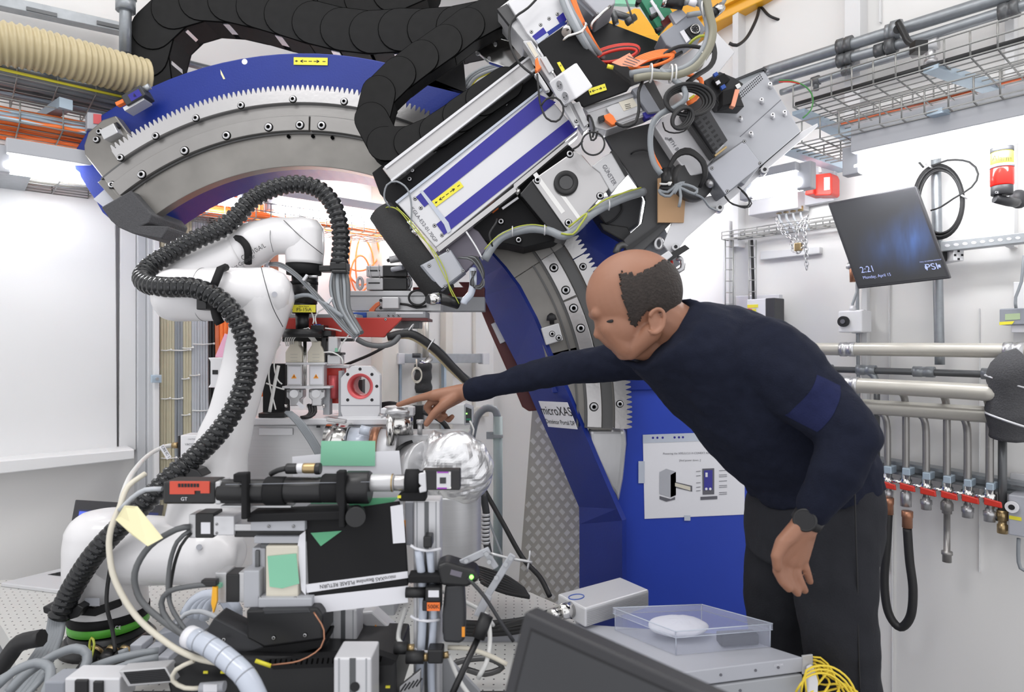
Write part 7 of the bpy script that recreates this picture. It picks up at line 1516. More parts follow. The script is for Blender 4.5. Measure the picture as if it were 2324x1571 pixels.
t = T('label_cable', 'white cable with black tipped connector at the bottom', 'cable'); m = MB(); m.tube([(440,1500,YF-.07),(400,1520,YF-.07),(392,1545,YF-.07),(420,1562,YF-.07),(455,1562,YF-.07)], .004); m.build('cable', 'cream', t); m = MB(); m.cyl(W(455,1562,YF-.07), W(510,1558,YF-.07), .009); m.build('connector', 'grey_box_light', t); m = MB(); m.rect(461,1555,492,1571,YF-.082,.003); m.build('tag', 'paper', t)
# clear hose with black spots
t = T('clear_hose', 'clear braided hose full of grey cables at the bottom left', 'hose'); m = MB(); m.tube([(432,1446,1.12),(470,1464,1.10),(520,1500,1.08),(560,1540,1.06),(590,1600,1.05)], .0175, n=16); m.build('hose', 'clear_hose', t)
c = resample(spline([W(*p) for p in ((432,1446,1.12),(470,1464,1.10),(520,1500,1.08),(560,1540,1.06),(590,1600,1.05))], .01), .028); m = MB()
for i in range(1, len(c)-1): d = (c[i+1]-c[i-1]).normalized(); m.cyl(c[i]-d*.001, c[i]+d*.001, .0179)
m.build('spiral_line', 'grey_box', t)
m = MB(); d = (c[1]-c[0]).normalized(); m.cyl(c[0]-d*.004, c[0]+d*.014, .0185); m.build('cuff', 'paper', t)
# foreground cables
cab([(330,1075,1.25),(290,1105,1.22),(272,1150,1.2),(252,1200,1.18),(248,1250,1.17),(262,1320,1.16),(310,1400,1.15),(380,1460,1.14),(440,1492,1.13),(500,1506,1.13)], .0052, 'cream', 'cream white cable curving down the left foreground in front of the robot', nm='cream_cable')
cab([(368,1110,YF),(330,1112,YF),(300,1130,YF),(270,1160,YF-.01)], .0045, 'cable_pale', 'grey cable leaving the red camera to the left', nm='grey_cable')
m = MB(); A = [W(262,1180,1.17), W(282,1148,1.17), W(310,1150,1.17), W(368,1222,1.15), W(335,1240,1.13), W(300,1215,1.15)]; m.loft(A, [v+Vector((.001,.0015,0)) for v in A]); one('yellow_note', m, 'yellow_paper', 'blank pale yellow paper flag on the cream cable', 'note')
cab([(432,1196,YF),(400,1202,YF-.01),(340,1240,YF-.02),(306,1300,YF-.03),(318,1360,YF-.03),(370,1410,YF-.04),(425,1446,YF-.05)], .0058, 'grey_cable_dark', 'outermost dark grey motor cable looping down to the clear hose', nm='motor_cable')
cab([(432,1204,YF),(402,1230,YF-.01),(384,1290,YF-.01),(386,1370,YF-.03),(432,1448,YF-.05)], .004, 'grey_cable_dark', 'inner dark motor cable running down to the clear hose', nm='motor_cable')
cab([(434,1210,YF),(410,1240,YF-.01),(392,1300,YF),(388,1380,YF-.02),(434,1444,YF-.05)], .003, 'black_rubber', 'thin black motor cable beside the inner dark one', nm='motor_cable')
cab([(490,1326,YF-.02),(440,1330,YF-.03),(384,1342,YF-.03),(366,1370,YF-.03),(382,1410,YF-.04),(432,1452,YF-.06)], .005, 'grey_cable_dark', 'dark motor cable leaving the lower motor toward the left', nm='motor_cable')
m = MB(); m.rect(455,1318,490,1332,YF-.03,.015); one('plug', m, 'black', 'black plug on the lower left motor', 'plug', bevel=.002)
cab([(640,1246,YF-.03),(655,1400,YF-.04),(735,1400,YF-.03),(725,1460,YF-.06),(640,1510,YF-.07),(600,1512,YF-.07)], .0012, 'copper', 'thin brown wire arching past the black rotation stage', 'wire', nm='thin_wire') if False else cab([(712,1390,YF-.04),(735,1430,YF-.05),(728,1470,YF-.06),(680,1500,YF-.07),(615,1510,YF-.07)], .0015, 'copper', 'thin brown wire arching past the black rotation stage', 'wire', nm='thin_wire')
m = MB(); m.cyl(W(580,1500,YF-.07), W(615,1512,YF-.07), .0035); one('yellow_tip', m, 'yellow_label', 'small yellow plug lying on the bottom black stage', 'plug')
for k in range(4):
    cab([(420+k*14,1395+k*3,1.5),(440+k*12,1365,1.5),(475+k*8,1350,1.5),(520,1362+k*5,1.5),(540,1390+k*5,1.5)], .013, 'clear_hose', 'blue grey braided clear hose behind the stages', 'hose', 'braided hoses behind the stages', 'braided_hose')
cab([(400,1420,1.3),(420,1395,1.3),(455,1388,1.3),(500,1405,1.28)], .005, 'cable_pale', 'pale cable arching in front of the braided hoses', nm='pale_cable')
# aluminium profiles
def profile(x0, x1, y0, Y, lab, y1=1620):
    t = T('aluminium_profile', lab, 'profile'); m = MB(); w = x1-x0; m.rect(x0,y0,x1,y1,Y,PM(w,Y)); m.build('profile', 'alu_light', t, .003)
    m = MB(); m.rect(x0+w*.42,y0+1,x0+w*.58,y1,Y-.001,.002); m.build('groove', 'pipe_dark', t); m = MB(); m.rect(x0+w*.12,y0+1,x0+w*.16,y1,Y-.0006,.001); m.rect(x0+w*.84,y0+1,x0+w*.88,y1,Y-.0006,.001); m.build('edge_line', 'joint_grey', t); return t
profile(747,810,1384,YF+.04,'upright aluminium profile right of the rotation stage')
t = profile(757,843,1494,1.08,'short nearest aluminium profile at the bottom edge'); m = MB(); m.disc(805,1560,1.078,.008,.003); m.build('profile_hole', 'ink', t)
t = profile(938,998,1138,YF+.02,'tall aluminium profile carrying the small black modules'); 
for y, dx in ((1242,0),(1402,0),(1472,0)):
    m = MB(); m.tube([(932,y-4,YF+.0),(945,y+4,YF-.0),(970,y+8,YF-.01),(1000,y+4,YF+.0)], .0028); m.build('cable_tie', 'paper', t)
m = MB(); m.tube([(950,1250,YF),(960,1350,YF),(955,1480,YF),(948,1571,YF)], .008); m.tube([(975,1250,YF),(985,1380,YF),(978,1500,YF),(980,1600,YF)], .007); m.build('clear_tube', 'clear_hose', t)
def bk(x0, y0, x1, y1, nm, lab, Y=YF-.02, d=.03, mt='black', cat='module'): m = MB(); m.rect(x0,y0,x1,y1,Y,d); return one(nm, m, mt, lab, cat, None, .003)
bk(960,1218,980,1245,'black_clip','black clip near the top of the tall profile', cat='clip')
t = T('valve_module', 'black pneumatic module with white label and side knob on the tall profile', 'module'); m = MB(); m.rect(965,1335,1000,1368,YF-.03,.03); m.build('body', 'black', t, .003); m = MB(); m.cyl(W(921,1345,YF-.01), W(966,1345,YF-.01), .0095); m.build('knob', 'black_rubber', t); m = MB(); m.rect(972,1341,996,1356,YF-.0315,.002); m.build('label', 'paper', t)
m = MB(); m.rect(926,1306,1000,1325,YF-.02,.03); one('black_block', m, 'black_matte', 'black block clamped across the tall profile', 'block', bevel=.003)
t = T('resistor_module', 'small black module with orange 500K label', 'module'); m = MB(); m.rect(958,1364,1000,1388,YF-.028,.03); m.build('body', 'black', t, .002); m = MB(); m.rect(969,1368,998,1387,YF-.0295,.002); m.build('orange_label', 'orange_cable', t); ptext('500K', 983.5, 1377.5, YF-.0305, 9, 'ink', t)
t = T('tube_valve', 'black inline valve with knurled knob, upper of two low on the profile', 'valve'); m = MB(); m.cyl(W(895,1471,YF-.01), W(925,1471,YF-.01), .011); m.build('knob', 'black_rubber', t); m = MB(); m.cyl(W(925,1471,YF-.01), W(940,1471,YF-.01), .007); m.build('neck', 'brass', t)
t = T('tube_valve', 'black inline valve with brass end, lower of two low on the profile', 'valve'); m = MB(); m.cyl(W(922,1492,YF-.02), W(962,1492,YF-.02), .0115); m.build('knob', 'black_rubber', t); m = MB(); m.rect(970,1476,1005,1508,YF-.035,.03); m.build('body', 'black', t, .003); m = MB(); m.cyl(W(1005,1488,YF-.02), W(1018,1486,YF-.02), .006); m.cyl(W(960,1492,YF-.02), W(972,1492,YF-.02), .007); m.build('neck', 'brass', t)
for P, lb in (([(1016,1470,YF),(1060,1472,YF),(1110,1488,YF),(1150,1508,YF)],'white tube running right from the lower valve'),([(1108,1400,YF+.05),(1112,1450,YF+.03),(1105,1500,YF),(1085,1540,YF)],'white tube curving down beside the black rod'),([(1018,1487,YF),(1040,1540,YF),(1060,1571,YF),(1080,1600,YF)],'white tube falling from the brass neck'),([(922,1380,YF+.05),(908,1420,YF+.04),(904,1450,YF+.02),(912,1462,YF)],'white tube looping left of the tall profile')): cab(P, .0045, 'cream' if 'right' in lb else 'white_cable', lb, 'tube', None, 'white_tube')
m = MB(); m.tube([(1000,1340,YF+.05),(1090,1385,YF+.1),(1120,1420,YF+.12)], .004); one('white_tube', m, 'white_cable', 'straight white tube behind the scanner handle', 'tube')
t = T('gusset_plate', 'slotted metal gusset plate behind the tall profile', 'plate'); m = MB(); m.pp([(1004,1480),(1090,1571),(1090,1600),(1004,1600)], YF+.08, .01); m.build('plate', 'joint_grey', t, .002)
t = T('slotted_bracket', 'slotted steel bracket left of the tall profile foot', 'bracket'); m = MB(); m.pp([(905,1560),(955,1520),(955,1600),(905,1600)], YF-.03, .01); m.build('plate', 'steel', t, .002); m = MB(); 
for k in range(5): m.rr(915+k*9,1562-k*3,3,22,35,YF-.032,.002)
m.build('slots', 'ink', t)
cab([(1000,1520,1.5),(1050,1500,1.5),(1110,1495,1.5),(1140,1515,1.5),(1100,1530,1.5),(1060,1520,1.5)], .007, 'groove_steel', 'dark cable coil behind the black rod', nm='dark_cable')
m = MB(); m.rect(1000,1440,1180,1500,1.75,.02); one('blue_grey_panel', m, 'grey_box_light', 'blue grey sheet metal panel behind the scanner', 'panel')
# scanner
t = T('handheld_scanner', 'black pistol shaped handheld device with green light and orange label', 'scanner'); Ys = YF-.02
m = MB(); m.pp([(990,1285),(1012,1276),(1040,1285),(1080,1296),(1088,1318),(1060,1334),(1000,1330)], Ys, .05); m.build('head', 'black', t, .006, 3)
m = MB(); m.pp([(1010,1330),(1052,1325),(1056,1400),(1055,1456),(1042,1462),(1006,1460),(1003,1400)], Ys+.005, .035); m.build('handle', 'anthracite', t, .006, 3)
m = MB(); m.sph(W(1070,1310,Ys-.002), .004, n=10, m=8); m.build('light', 'green_led', t)
m = MB(); m.rect(1048,1424,1055,1446,Ys+.003,.002); m.build('orange_label', 'orange_label', t); m = MB(); m.rr(1035,1302,26,12,15,Ys-.001,.002); m.build('grip_inset', 'lilac_grey', t)
# silver clamp arms
t = T('toggle_clamp', 'flat silver hinged clamp arms with holes and a thin rod', 'clamp'); Yc = YF+.0
def arm(x0, y0, x1, y1, w, Y): L = math.hypot(x1-x0,y1-y0); m = MB(); m.rr((x0+x1)/2,(y0+y1)/2,L+w,w,math.degrees(math.atan2(y1-y0,x1-x0)),Y,.004); m.build('arm', 'lamp_housing', t, .002)
arm(1052,1276,1104,1252,16,Yc); arm(1104,1256,1122,1284,15,Yc-.001); arm(1160,1266,1104,1356,16,Yc-.005); arm(1104,1360,1088,1392,20,Yc-.006)
m = MB(); 
for x, y in ((1104,1258),(1058,1274),(1110,1276),(1159,1268),(1148,1282),(1126,1312)): m.cyl(W(x,y,Yc-.012), W(x,y,Yc-.004), .004, n=12)
m.build('rivet', 'joint_grey', t)
m = MB(); m.tube([(1112,1256,Yc),(1160,1268,Yc),(1208,1276,Yc)], .0028); m.tube([(1203,1250,Yc),(1200,1275,Yc),(1196,1298,Yc)], .0018); m.build('rod', 'steel', t)
t = T('black_rod', 'thin black rod with thick grip slanting to the bottom edge', 'rod'); m = MB(); m.cyl(W(1105,1396,YF-.02), W(1085,1448,YF-.03), .0125); m.build('grip', 'black_rubber', t); m = MB(); m.cyl(W(1085,1448,YF-.03), W(1015,1600,YF-.08), .0058); m.build('rod', 'black', t)
cab([(1062,1312,YF-.02),(1100,1355,YF-.03),(1135,1410,YF-.03),(1165,1455,YF-.02)], .0035, 'anthracite', 'dark strap cord running from the scanner head down right', 'cord', nm='strap_cord')
t = T('vertical_device', 'grey box with yellow mark left of the tall profile', 'device'); m = MB(); m.rect(919,1140,938,1238,YF+.03,.03); m.build('body', 'grey_box_light', t, .002); m = MB(); m.rect(914,1182,920,1230,YF+.028,.004); m.build('yellow_mark', 'orange_label', t)
bk(690,1152,790,1170,'rail_block','grey flat rail under the microscope tube',YF+.02,.03,'groove_steel','rail')
# ================= right foreground: chassis, module, clear box, monitor =================
ZC = EYE-(1490-CY)/F*1.3
def CPt(px, py, z=ZC): Y = (EYE-z)*F/(py-CY); p = W(px, py, Y); p.z = z; return p
t = T('rack_chassis', 'grey metal rack unit carrying the clear plastic box', 'rack unit')
A = [CPt(1150,1510), CPt(1545,1528), CPt(1822,1492), CPt(1752,1455), CPt(1470,1420), CPt(1290,1424)]
A = [CPt(1210,1500), CPt(1530,1529), CPt(1822,1492), CPt(1660,1440), CPt(1300,1415)]
m = MB(); dz = Vector((0,0,.030)); m.loft(A, [v-dz for v in A]); m.build('housing', 'grey_box_light', t, .002)
a, b2 = A[1], A[2]; d = (b2-a).normalized(); n_ = Vector((d.y,-d.x,0))
m = MB(); q = b2-Vector((0,0,.034)); m.loft([q+n_*.002-d*.002, q+n_*.002+d*.022, q+n_*.002+d*.022+Vector((0,0,.038)), q+n_*.002-d*.002+Vector((0,0,.038))], [v-n_*.004 for v in (q+n_*.002-d*.002, q+n_*.002+d*.022, q+n_*.002+d*.022+Vector((0,0,.038)), q+n_*.002-d*.002+Vector((0,0,.038)))]); m.build('ear', 'alu', t, .001)
m = MB(); 
for f in (.08,.35,.62,.8): p = a.lerp(b2, f)-Vector((0,0,.014)); m.cyl(p+n_*.0015, p, .0028, n=10)
m.build('rivet', 'ink_grey', t)
text('STROM', a.lerp(b2,.80)+n_*.0012-Vector((0,0,.009)), .0045, 'paper', t, d, (0,0,1))
t = T('rack_chassis', 'lower grey rack unit at the bottom edge right of the monitor', 'rack unit')
m = MB(); A2 = [v-Vector((0,0,.034)) for v in A]; m.loft(A2, [v-Vector((0,0,.09)) for v in A2]); m.build('housing', 'joint_grey', t, .003)
m = MB(); 
for f in (.3,.5,.72,.72): p = a.lerp(b2, f)-Vector((0,0,.05+.014*(f > .6))); m.cyl(p+n_*.0015, p, .003, n=10)
m.build('rivet', 'ink_grey', t)
m = MB(); p = (a+b2)/2; m.box((p.x-.10,1.33,.32), (.26,.14,.62)); one('rack_stand', m, 'anthracite', 'dark stand below the rack units, mostly hidden', 'stand')
# ribbed camera module
t = T('camera_module', 'silver ribbed camera module with blue ring logo in front of the blue panel', 'camera'); Yr = 1.46
f0, f1 = W(1328,1381,1.42), W(1473,1365,1.53); d = (f1-f0); d.z = 0; L = d.length; d.normalize(); n_ = Vector((-d.y,d.x,0)); n_ = n_ if n_.y > 0 else -n_; zt = f0.z; h_ = PM(44,1.42)
bx = [f0, f0+d*L, f0+d*L+n_*.10, f0+n_*.10]
for v in bx: v.z = zt
w2 = W(1287,1358,1.42+.1); 
m = MB(); m.loft(bx, [v-Vector((0,0,h_)) for v in bx]); m.build('body', 'alu_light', t, .004)
m = MB(); 
for k in range(9): q = f0-Vector((0,0,.006+k*h_/11))-n_*.001; m.loft([q+d*.004, q+d*(L-.004), q+d*(L-.004)-Vector((0,0,.0015)), q+d*.004-Vector((0,0,.0015))], [v-n_*.0012 for v in (q+d*.004, q+d*(L-.004), q+d*(L-.004)-Vector((0,0,.0015)), q+d*.004-Vector((0,0,.0015)))])
m.build('rib', 'alu', t)
m = MB(); c = f0+d*L*.12+n_*.06+Vector((0,0,.0008)); m.sweep([c+d*(.020*math.cos(a_*math.pi/12))+n_*(.014*math.sin(a_*math.pi/12)) for a_ in range(24)], .0012, 6, True); m.build('ring_logo', 'blue_plug', t)
m = MB(); p = f0+n_*.05-Vector((0,0,h_*.45)); m.cyl(p-d*.035, p, .018); m.cyl(p-d*.06, p-d*.035, .013); m.build('connector', 'chrome', t); m = MB(); m.tube([(1300,1400,1.46),(1270,1395,1.5),(1200,1408,1.6),(1130,1425,1.7)], .006); m.build('cable', 'black_rubber', t)
# clear box with wrapped things
t = T('clear_box', 'clear plastic box with lid holding wrapped white and black items', 'box')
B = [CPt(1396,1432), CPt(1534,1489), CPt(1748,1470), CPt(1592,1424)]; hb = .048
for v in B: v.z = ZC+.0015
gm = bpy.data.materials.new('clear_plastic'); gm.use_nodes = True; g = gm.node_tree.nodes['Principled BSDF']; g.inputs['Base Color'].default_value = (.8,.84,1,1); g.inputs['Alpha'].default_value = .11; g.inputs['Roughness'].default_value = .08; g.inputs['Specular IOR Level'].default_value = .8; MATS['clear_plastic'] = gm
up = Vector((0,0,hb)); cen = sum(B, Vector())/4
m = MB(); 
for i in range(4):
    p, q = B[i], B[(i+1) % 4]; e = (cen-(p+q)/2).normalized()*.0018; m.loft([p, q, q+up, p+up], [v+e for v in (p, q, q+up, p+up)])
m.loft(B, [v+Vector((0,0,.0015)) for v in B]); m.build('tray', 'clear_plastic', t)
ex = [cen+(v-cen)*1.03+up for v in B]; m = MB(); m.loft(ex, [v+Vector((0,0,.0018)) for v in ex])
for i in range(4): p, q = ex[i], ex[(i+1) % 4]; e = (cen+up-(p+q)/2).normalized()*.0015; m.loft([p-Vector((0,0,.012)), q-Vector((0,0,.012)), q, p], [v+e for v in (p-Vector((0,0,.012)), q-Vector((0,0,.012)), q, p)])
m.build('lid', 'clear_plastic', t)
m = MB(); 
for i in range(4): m.sweep([ex[i]+Vector((0,0,.001)), ex[(i+1) % 4]+Vector((0,0,.001))], .0012, 6); m.sweep([ex[i]-Vector((0,0,.012)), ex[(i+1) % 4]-Vector((0,0,.012))], .0007, 6); m.sweep([B[i], B[i]+up], .0008, 6)
m.build('rim', 'clear_hose', t)
m = MB(); c0 = B[0].lerp(B[2], .42)+Vector((0,0,.024)); crumple(m, c0, .05, (1.25,.75,.36), 5, .16, 40, 24); one('wrapped_item', m, 'paper', 'item wrapped in white film inside the clear plastic box', 'package')
m = MB(); c1 = B[0].lerp(B[2], .78)+Vector((.004,-.006,.014)); m.box(c1, (.082,.030,.022), Matrix.Rotation(.12,3,'Z')); one('black_case', m, 'black_matte', 'black case at the front right inside the clear plastic box', 'case', bevel=.003)
# yellow fibres
for k in range(9):
    m = MB(); yy = 1494+k*4; m.tube([(1822,yy+2,1.34),(1850,yy,1.33),(1885-k*5,1508+k*9,1.31),(1850+k*11,1545+k*2,1.29),(1800+k*17,1600,1.27)] if k % 2 else [(1822,yy,1.34),(1862,yy-1,1.33),(1890,1525+k*2,1.31),(1905+k*5,1570,1.29),(1930+k*4,1610,1.28)], .0022); one('fibre_cable', m, 'yellow_cable', 'yellow fibre cable spilling from the rack unit', 'cable', 'yellow fibre cables')
for k in range(4):
    m = MB(); m.rect(1826,1492+k*7,1846,1497+k*7,1.33,.01); one('fibre_plug', m, 'blue_plug', 'blue plug of a yellow fibre at the rack unit ear', 'plug', 'blue fibre plugs', .001)
for k in range(3): cab([(1806+k*12,1571,1.27),(1830,1538-k*8,1.27),(1870+k*5,1528-k*8,1.27),(1910+k*8,1550-k*4,1.27),(1945+k*4,1600,1.27)], .0022, 'yellow_cable', 'yellow fibre arching in front of the trouser leg', 'cable', 'arching yellow fibres', 'fibre_cable')
m = MB(); m.pp([(1836,1520),(1848,1514),(1858,1548),(1856,1600),(1832,1600)], 1.28, .015); one('white_plug', m, 'paper', 'white plug among the yellow fibres', 'plug', bevel=.003)
# foreground monitor
t = T('desk_monitor', 'dark blurred monitor in the near foreground at the bottom', 'monitor')
q0, q1, q2, q3 = W(1190,1388,.74), W(1660,1602,.62), W(1600,1900,.62), W(1105,1720,.74)
nn = (q1-q0).cross(q3-q0).normalized(); nn = -nn if nn.y < 0 else nn
m = MB(); m.loft([q0,q1,q2,q3], [v+nn*.03 for v in (q0,q1,q2,q3)]); m.build('housing', 'screen_matte', t, .004, 3)
def Q(u, v): return q0.lerp(q1, u).lerp(q3.lerp(q2, u), v)
m = MB(); r4 = [Q(.055,.085), Q(.97,.085), Q(.97,.95), Q(.055,.95)]; m.loft([v-nn*.0006 for v in r4], [v-nn*.0001 for v in r4]); m.build('bezel_groove', 'ink', t)
m = MB(); r4 = [Q(.065,.10), Q(.96,.10), Q(.96,.94), Q(.065,.94)]; m.loft([v-nn*.001 for v in r4], [v-nn*.0002 for v in r4]); m.build('screen', 'anthracite', t)
m = MB(); p = Q(.5,.9)+nn*.03; m.cyl(p, Vector((p.x,p.y+.05,.45)), .03); m.cyl(Vector((p.x,p.y+.05,.44)), Vector((p.x,p.y+.05,.46)), .11); m.build('stand', 'screen_matte', t)
m = MB(); m.box((p.x+.02,.62,.41), (.75,.34,.05)); m.box((p.x+.3,.62,.2), (.05,.3,.4)); m.box((p.x-.28,.62,.2), (.05,.3,.4)); one('desk', m, 'joint_grey', 'low desk under the foreground monitor', 'desk')
# ================= person =================
def remesh(o, vox, smooth=2, disp=None, sub=False):
    r = o.modifiers.new('remesh', 'REMESH'); r.mode = 'VOXEL'; r.voxel_size = vox; r.use_smooth_shade = True
    s = o.modifiers.new('smooth', 'SMOOTH'); s.factor = .5; s.iterations = smooth
    if disp:
        tx = bpy.data.textures.new('cloth', 'CLOUDS'); tx.noise_scale = disp[1]; d = o.modifiers.new('folds', 'DISPLACE'); d.texture = tx; d.strength = disp[0]; d.mid_level = .5; d.texture_coords = 'LOCAL'
def cc(mb, P, Q_): mb.chaincap(W(*P[:3]), W(*Q_[:3]), P[3], Q_[3], 20)      # round cone, radii in metres
def chainP(mb, L):
    for p, q in zip(L, L[1:]): cc(mb, p, q)
def eloft(mb, secs, n=28):   # secs: (px,py,Y, half in-plane m, half depth m, angle of the in-plane axis in degrees)
    rings = []
    for px, py, Y, a, b, ang in secs:
        c = W(px, py, Y); t_ = math.radians(ang); e = Vector((math.cos(t_), 0, -math.sin(t_)))
        rings.append([c+e*(a*math.cos(2*math.pi*k/n))+Vector((0,1,0))*(b*math.sin(2*math.pi*k/n)) for k in range(n)])
    vs = [v for r in rings for v in r]; fs = []
    for i in range(len(rings)-1):
        for k in range(n): fs.append([i*n+k, i*n+(k+1) % n, (i+1)*n+(k+1) % n, (i+1)*n+k])
    fs.append(list(range(n))[::-1]); fs.append([(len(rings)-1)*n+k for k in range(n)]); return mb.add(vs, fs, True)
YH = 1.40
p_root = T('person', 'balding man in navy sweater and dark trousers leaning left and pointing', 'person')
b = MB(); b.m('skin')
pit = Matrix.Rotation(math.radians(-20), 3, 'Y')
def HP3(px, py, lat=0): return W(px, py, YH)+Vector((0,-lat,0))
b.sph(HP3(1437,667), 1, (.105,.078,.096), pit, 36, 24)
b.sph(HP3(1408,735), 1, (.056,.060,.066), pit, 28, 18)
for s in (1, -1):
    b.chaincap(HP3(1466,757,.052*s), HP3(1426,798,.020*s), .022, .019); b.chaincap(HP3(1384,744,.026*s), HP3(1418,785,.020*s), .027, .027)
    b.sph(HP3(1469,733,.075*s), 1, (.014,.007,.024), Matrix.Rotation(math.radians(-12),3,'Y'), 16, 12)
    ring = [HP3(1470+(18*math.cos(a*math.pi/9)-4*math.sin(a*math.pi/9)), 731+25*math.sin(a*math.pi/9)+(3 if a > 0 else 0), (.083)*s) for a in range(-8, 8)]; b.sweep(ring, .0046, 8)
b.chaincap(HP3(1352,712,.028), HP3(1352,712,-.028), .013, .013)
b.chaincap(HP3(1366,722), HP3(1358,752), .009, .010); b.sph(HP3(1357,759), .0105); b.chaincap(HP3(1367,765,.008), HP3(1367,765,-.008), .009, .009)
b.chaincap(HP3(1388,776,.016), HP3(1388,776,-.016), .0125, .0125); b.chaincap(HP3(1398,788,.014), HP3(1398,788,-.014), .0115, .0115)
b.chaincap(HP3(1416,801,.012), HP3(1416,801,-.012), .0165, .0165)
b.chaincap(W(1488,722,YH), W(1585,790,YH+.03), .060, .068); b.chaincap(W(1440,787,YH), W(1530,778,YH+.02), .028, .056)
# hidden core of the body
b.chaincap(W(1600,810,1.46), W(1740,950,1.47), .10, .11); b.chaincap(W(1740,950,1.47), W(1850,1100,1.48), .11, .11)
cc(b, (1600,800,1.46,.07), (1520,812,1.60,.045)); chainP(b, [(1520,812,1.60,.042),(1300,838,1.68,.034),(1150,868,1.745,.028),(1062,888,1.78,.0225)])
cc(b, (1640,800,1.46,.07), (1745,820,1.32,.05)); chainP(b, [(1745,820,1.32,.045),(1920,985,1.22,.036),(1875,1100,1.22,.031),(1838,1176,1.24,.0245)])
for L in ([(1850,1100,1.48,.1),(1800,1200,1.56,.075),(1780,1500,1.58,.055),(1785,1700,1.6,.045),(1790,2060,1.62,.035)], [(1850,1100,1.48,.1),(1905,1220,1.40,.075),(1915,1500,1.40,.055),(1930,1750,1.42,.045),(1950,2110,1.42,.035)]): chainP(b, L)
# pointing hand (right)
cc(b, (1062,888,1.78,.0235), (1040,893,1.782,.025)); 
for L in ([(1040,890,1.775,.021),(985,898,1.765,.0165)], [(1040,892,1.785,.021),(985,906,1.785,.017)], [(1042,896,1.79,.02),(998,914,1.805,.0165)], [(1042,900,1.79,.018),(1010,920,1.82,.0145)]): chainP(b, L)
chainP(b, [(980,897,1.765,.0125),(946,905,1.775,.0098),(922,913,1.785,.0088),(904,919,1.79,.0075)])
chainP(b, [(982,908,1.785,.0115),(968,925,1.795,.0098),(984,946,1.795,.009),(996,940,1.79,.0085)])
chainP(b, [(996,916,1.805,.0110),(984,934,1.815,.0095),(1000,952,1.812,.009),(1010,944,1.80,.0085)])
chainP(b, [(1010,922,1.82,.0100),(1002,940,1.832,.0088),(1018,954,1.825,.008),(1026,946,1.815,.0075)])
chainP(b, [(1032,900,1.765,.017),(1008,918,1.752,.0145),(985,938,1.745,.0105),(968,962,1.745,.0088)])
# hanging hand (left)
cc(b, (1838,1176,1.24,.0245), (1822,1200,1.24,.026))
for L in ([(1820,1200,1.235,.023),(1772,1262,1.235,.017)], [(1822,1202,1.24,.023),(1788,1270,1.24,.018)], [(1824,1204,1.245,.023),(1804,1272,1.245,.017)], [(1828,1204,1.25,.021),(1820,1264,1.25,.0145)]): chainP(b, L)
chainP(b, [(1770,1264,1.235,.0118),(1765,1296,1.228,.0100),(1776,1320,1.224,.0090),(1790,1336,1.226,.0080)])
chainP(b, [(1786,1272,1.240,.0118),(1786,1306,1.232,.0100),(1797,1330,1.232,.0090),(1810,1346,1.236,.0080)])
chainP(b, [(1803,1272,1.245,.0112),(1808,1304,1.240,.0098),(1818,1326,1.242,.0088),(1826,1340,1.248,.0078)])
chainP(b, [(1819,1264,1.25,.0100),(1828,1290,1.25,.0088),(1834,1308,1.254,.0080),(1838,1320,1.26,.0072)])
chainP(b, [(1808,1200,1.225,.017),(1776,1232,1.215,.0140),(1762,1262,1.21,.0105),(1764,1288,1.212,.0088)])
body = b.build('body', None, p_root); remesh(body, .0036, 3)
# hair: dark fringe at the side and back of the head
hp = [(1394,632),(1404,626),(1427,634),(1453,620),(1475,609),(1496,596),(1530,606),(1570,640),(1570,690),(1532,705),(1514,717),(1490,712),(1455,709),(1442,721),(1430,744),(1420,737),(1413,713),(1399,687)]
def inside(x, y, P):
    c = False
    for (x0, y0), (x1, y1) in zip(P, P[1:]+P[:1]):
        if (y0 > y) != (y1 > y) and x < (x1-x0)*(y-y0)/(y1-y0)+x0: c = not c
    return c
g = MB(); g.sph(HP3(1437,667), 1, (.1062,.080,.0972), pit, 170, 110); C0 = HP3(1437,667)
keep = []
for f in g.f:
    q = sum((g.v[i] for i in f), Vector())/len(f); x, y = CX+q.x/YH*F, CY-(q.z-EYE)/YH*F
    if inside(x+random.gauss(0,1.6), y+random.gauss(0,1.6), hp): keep.append(f)
used = sorted({i for f in keep for i in f}); ix = {k: n for n, k in enumerate(used)}
h = MB(); h.m('hair'); h.add([g.v[i] for i in used], [[ix[i] for i in f] for f in keep], True); ho = h.build('hair', None, p_root)
so = ho.modifiers.new('thick', 'SOLIDIFY'); so.thickness = .004; so.offset = 0
m = MB(); 
for s in (1, -1): m.chaincap(HP3(1348,706,.026*s), HP3(1376,703,.052*s), .005, .003)
m.build('eyebrows', 'hair', p_root)
m = MB(); 
for s in (1, -1): m.chaincap(HP3(1367,734,.036*s), HP3(1380,731,.053*s), .0045, .0035)
m.build('eyes', 'ink', p_root)
m = MB(); m.chaincap(HP3(1380,786,.012), HP3(1392,787,.030), .0022, .0015); m.build('mouth_line', 'dark_red', p_root)
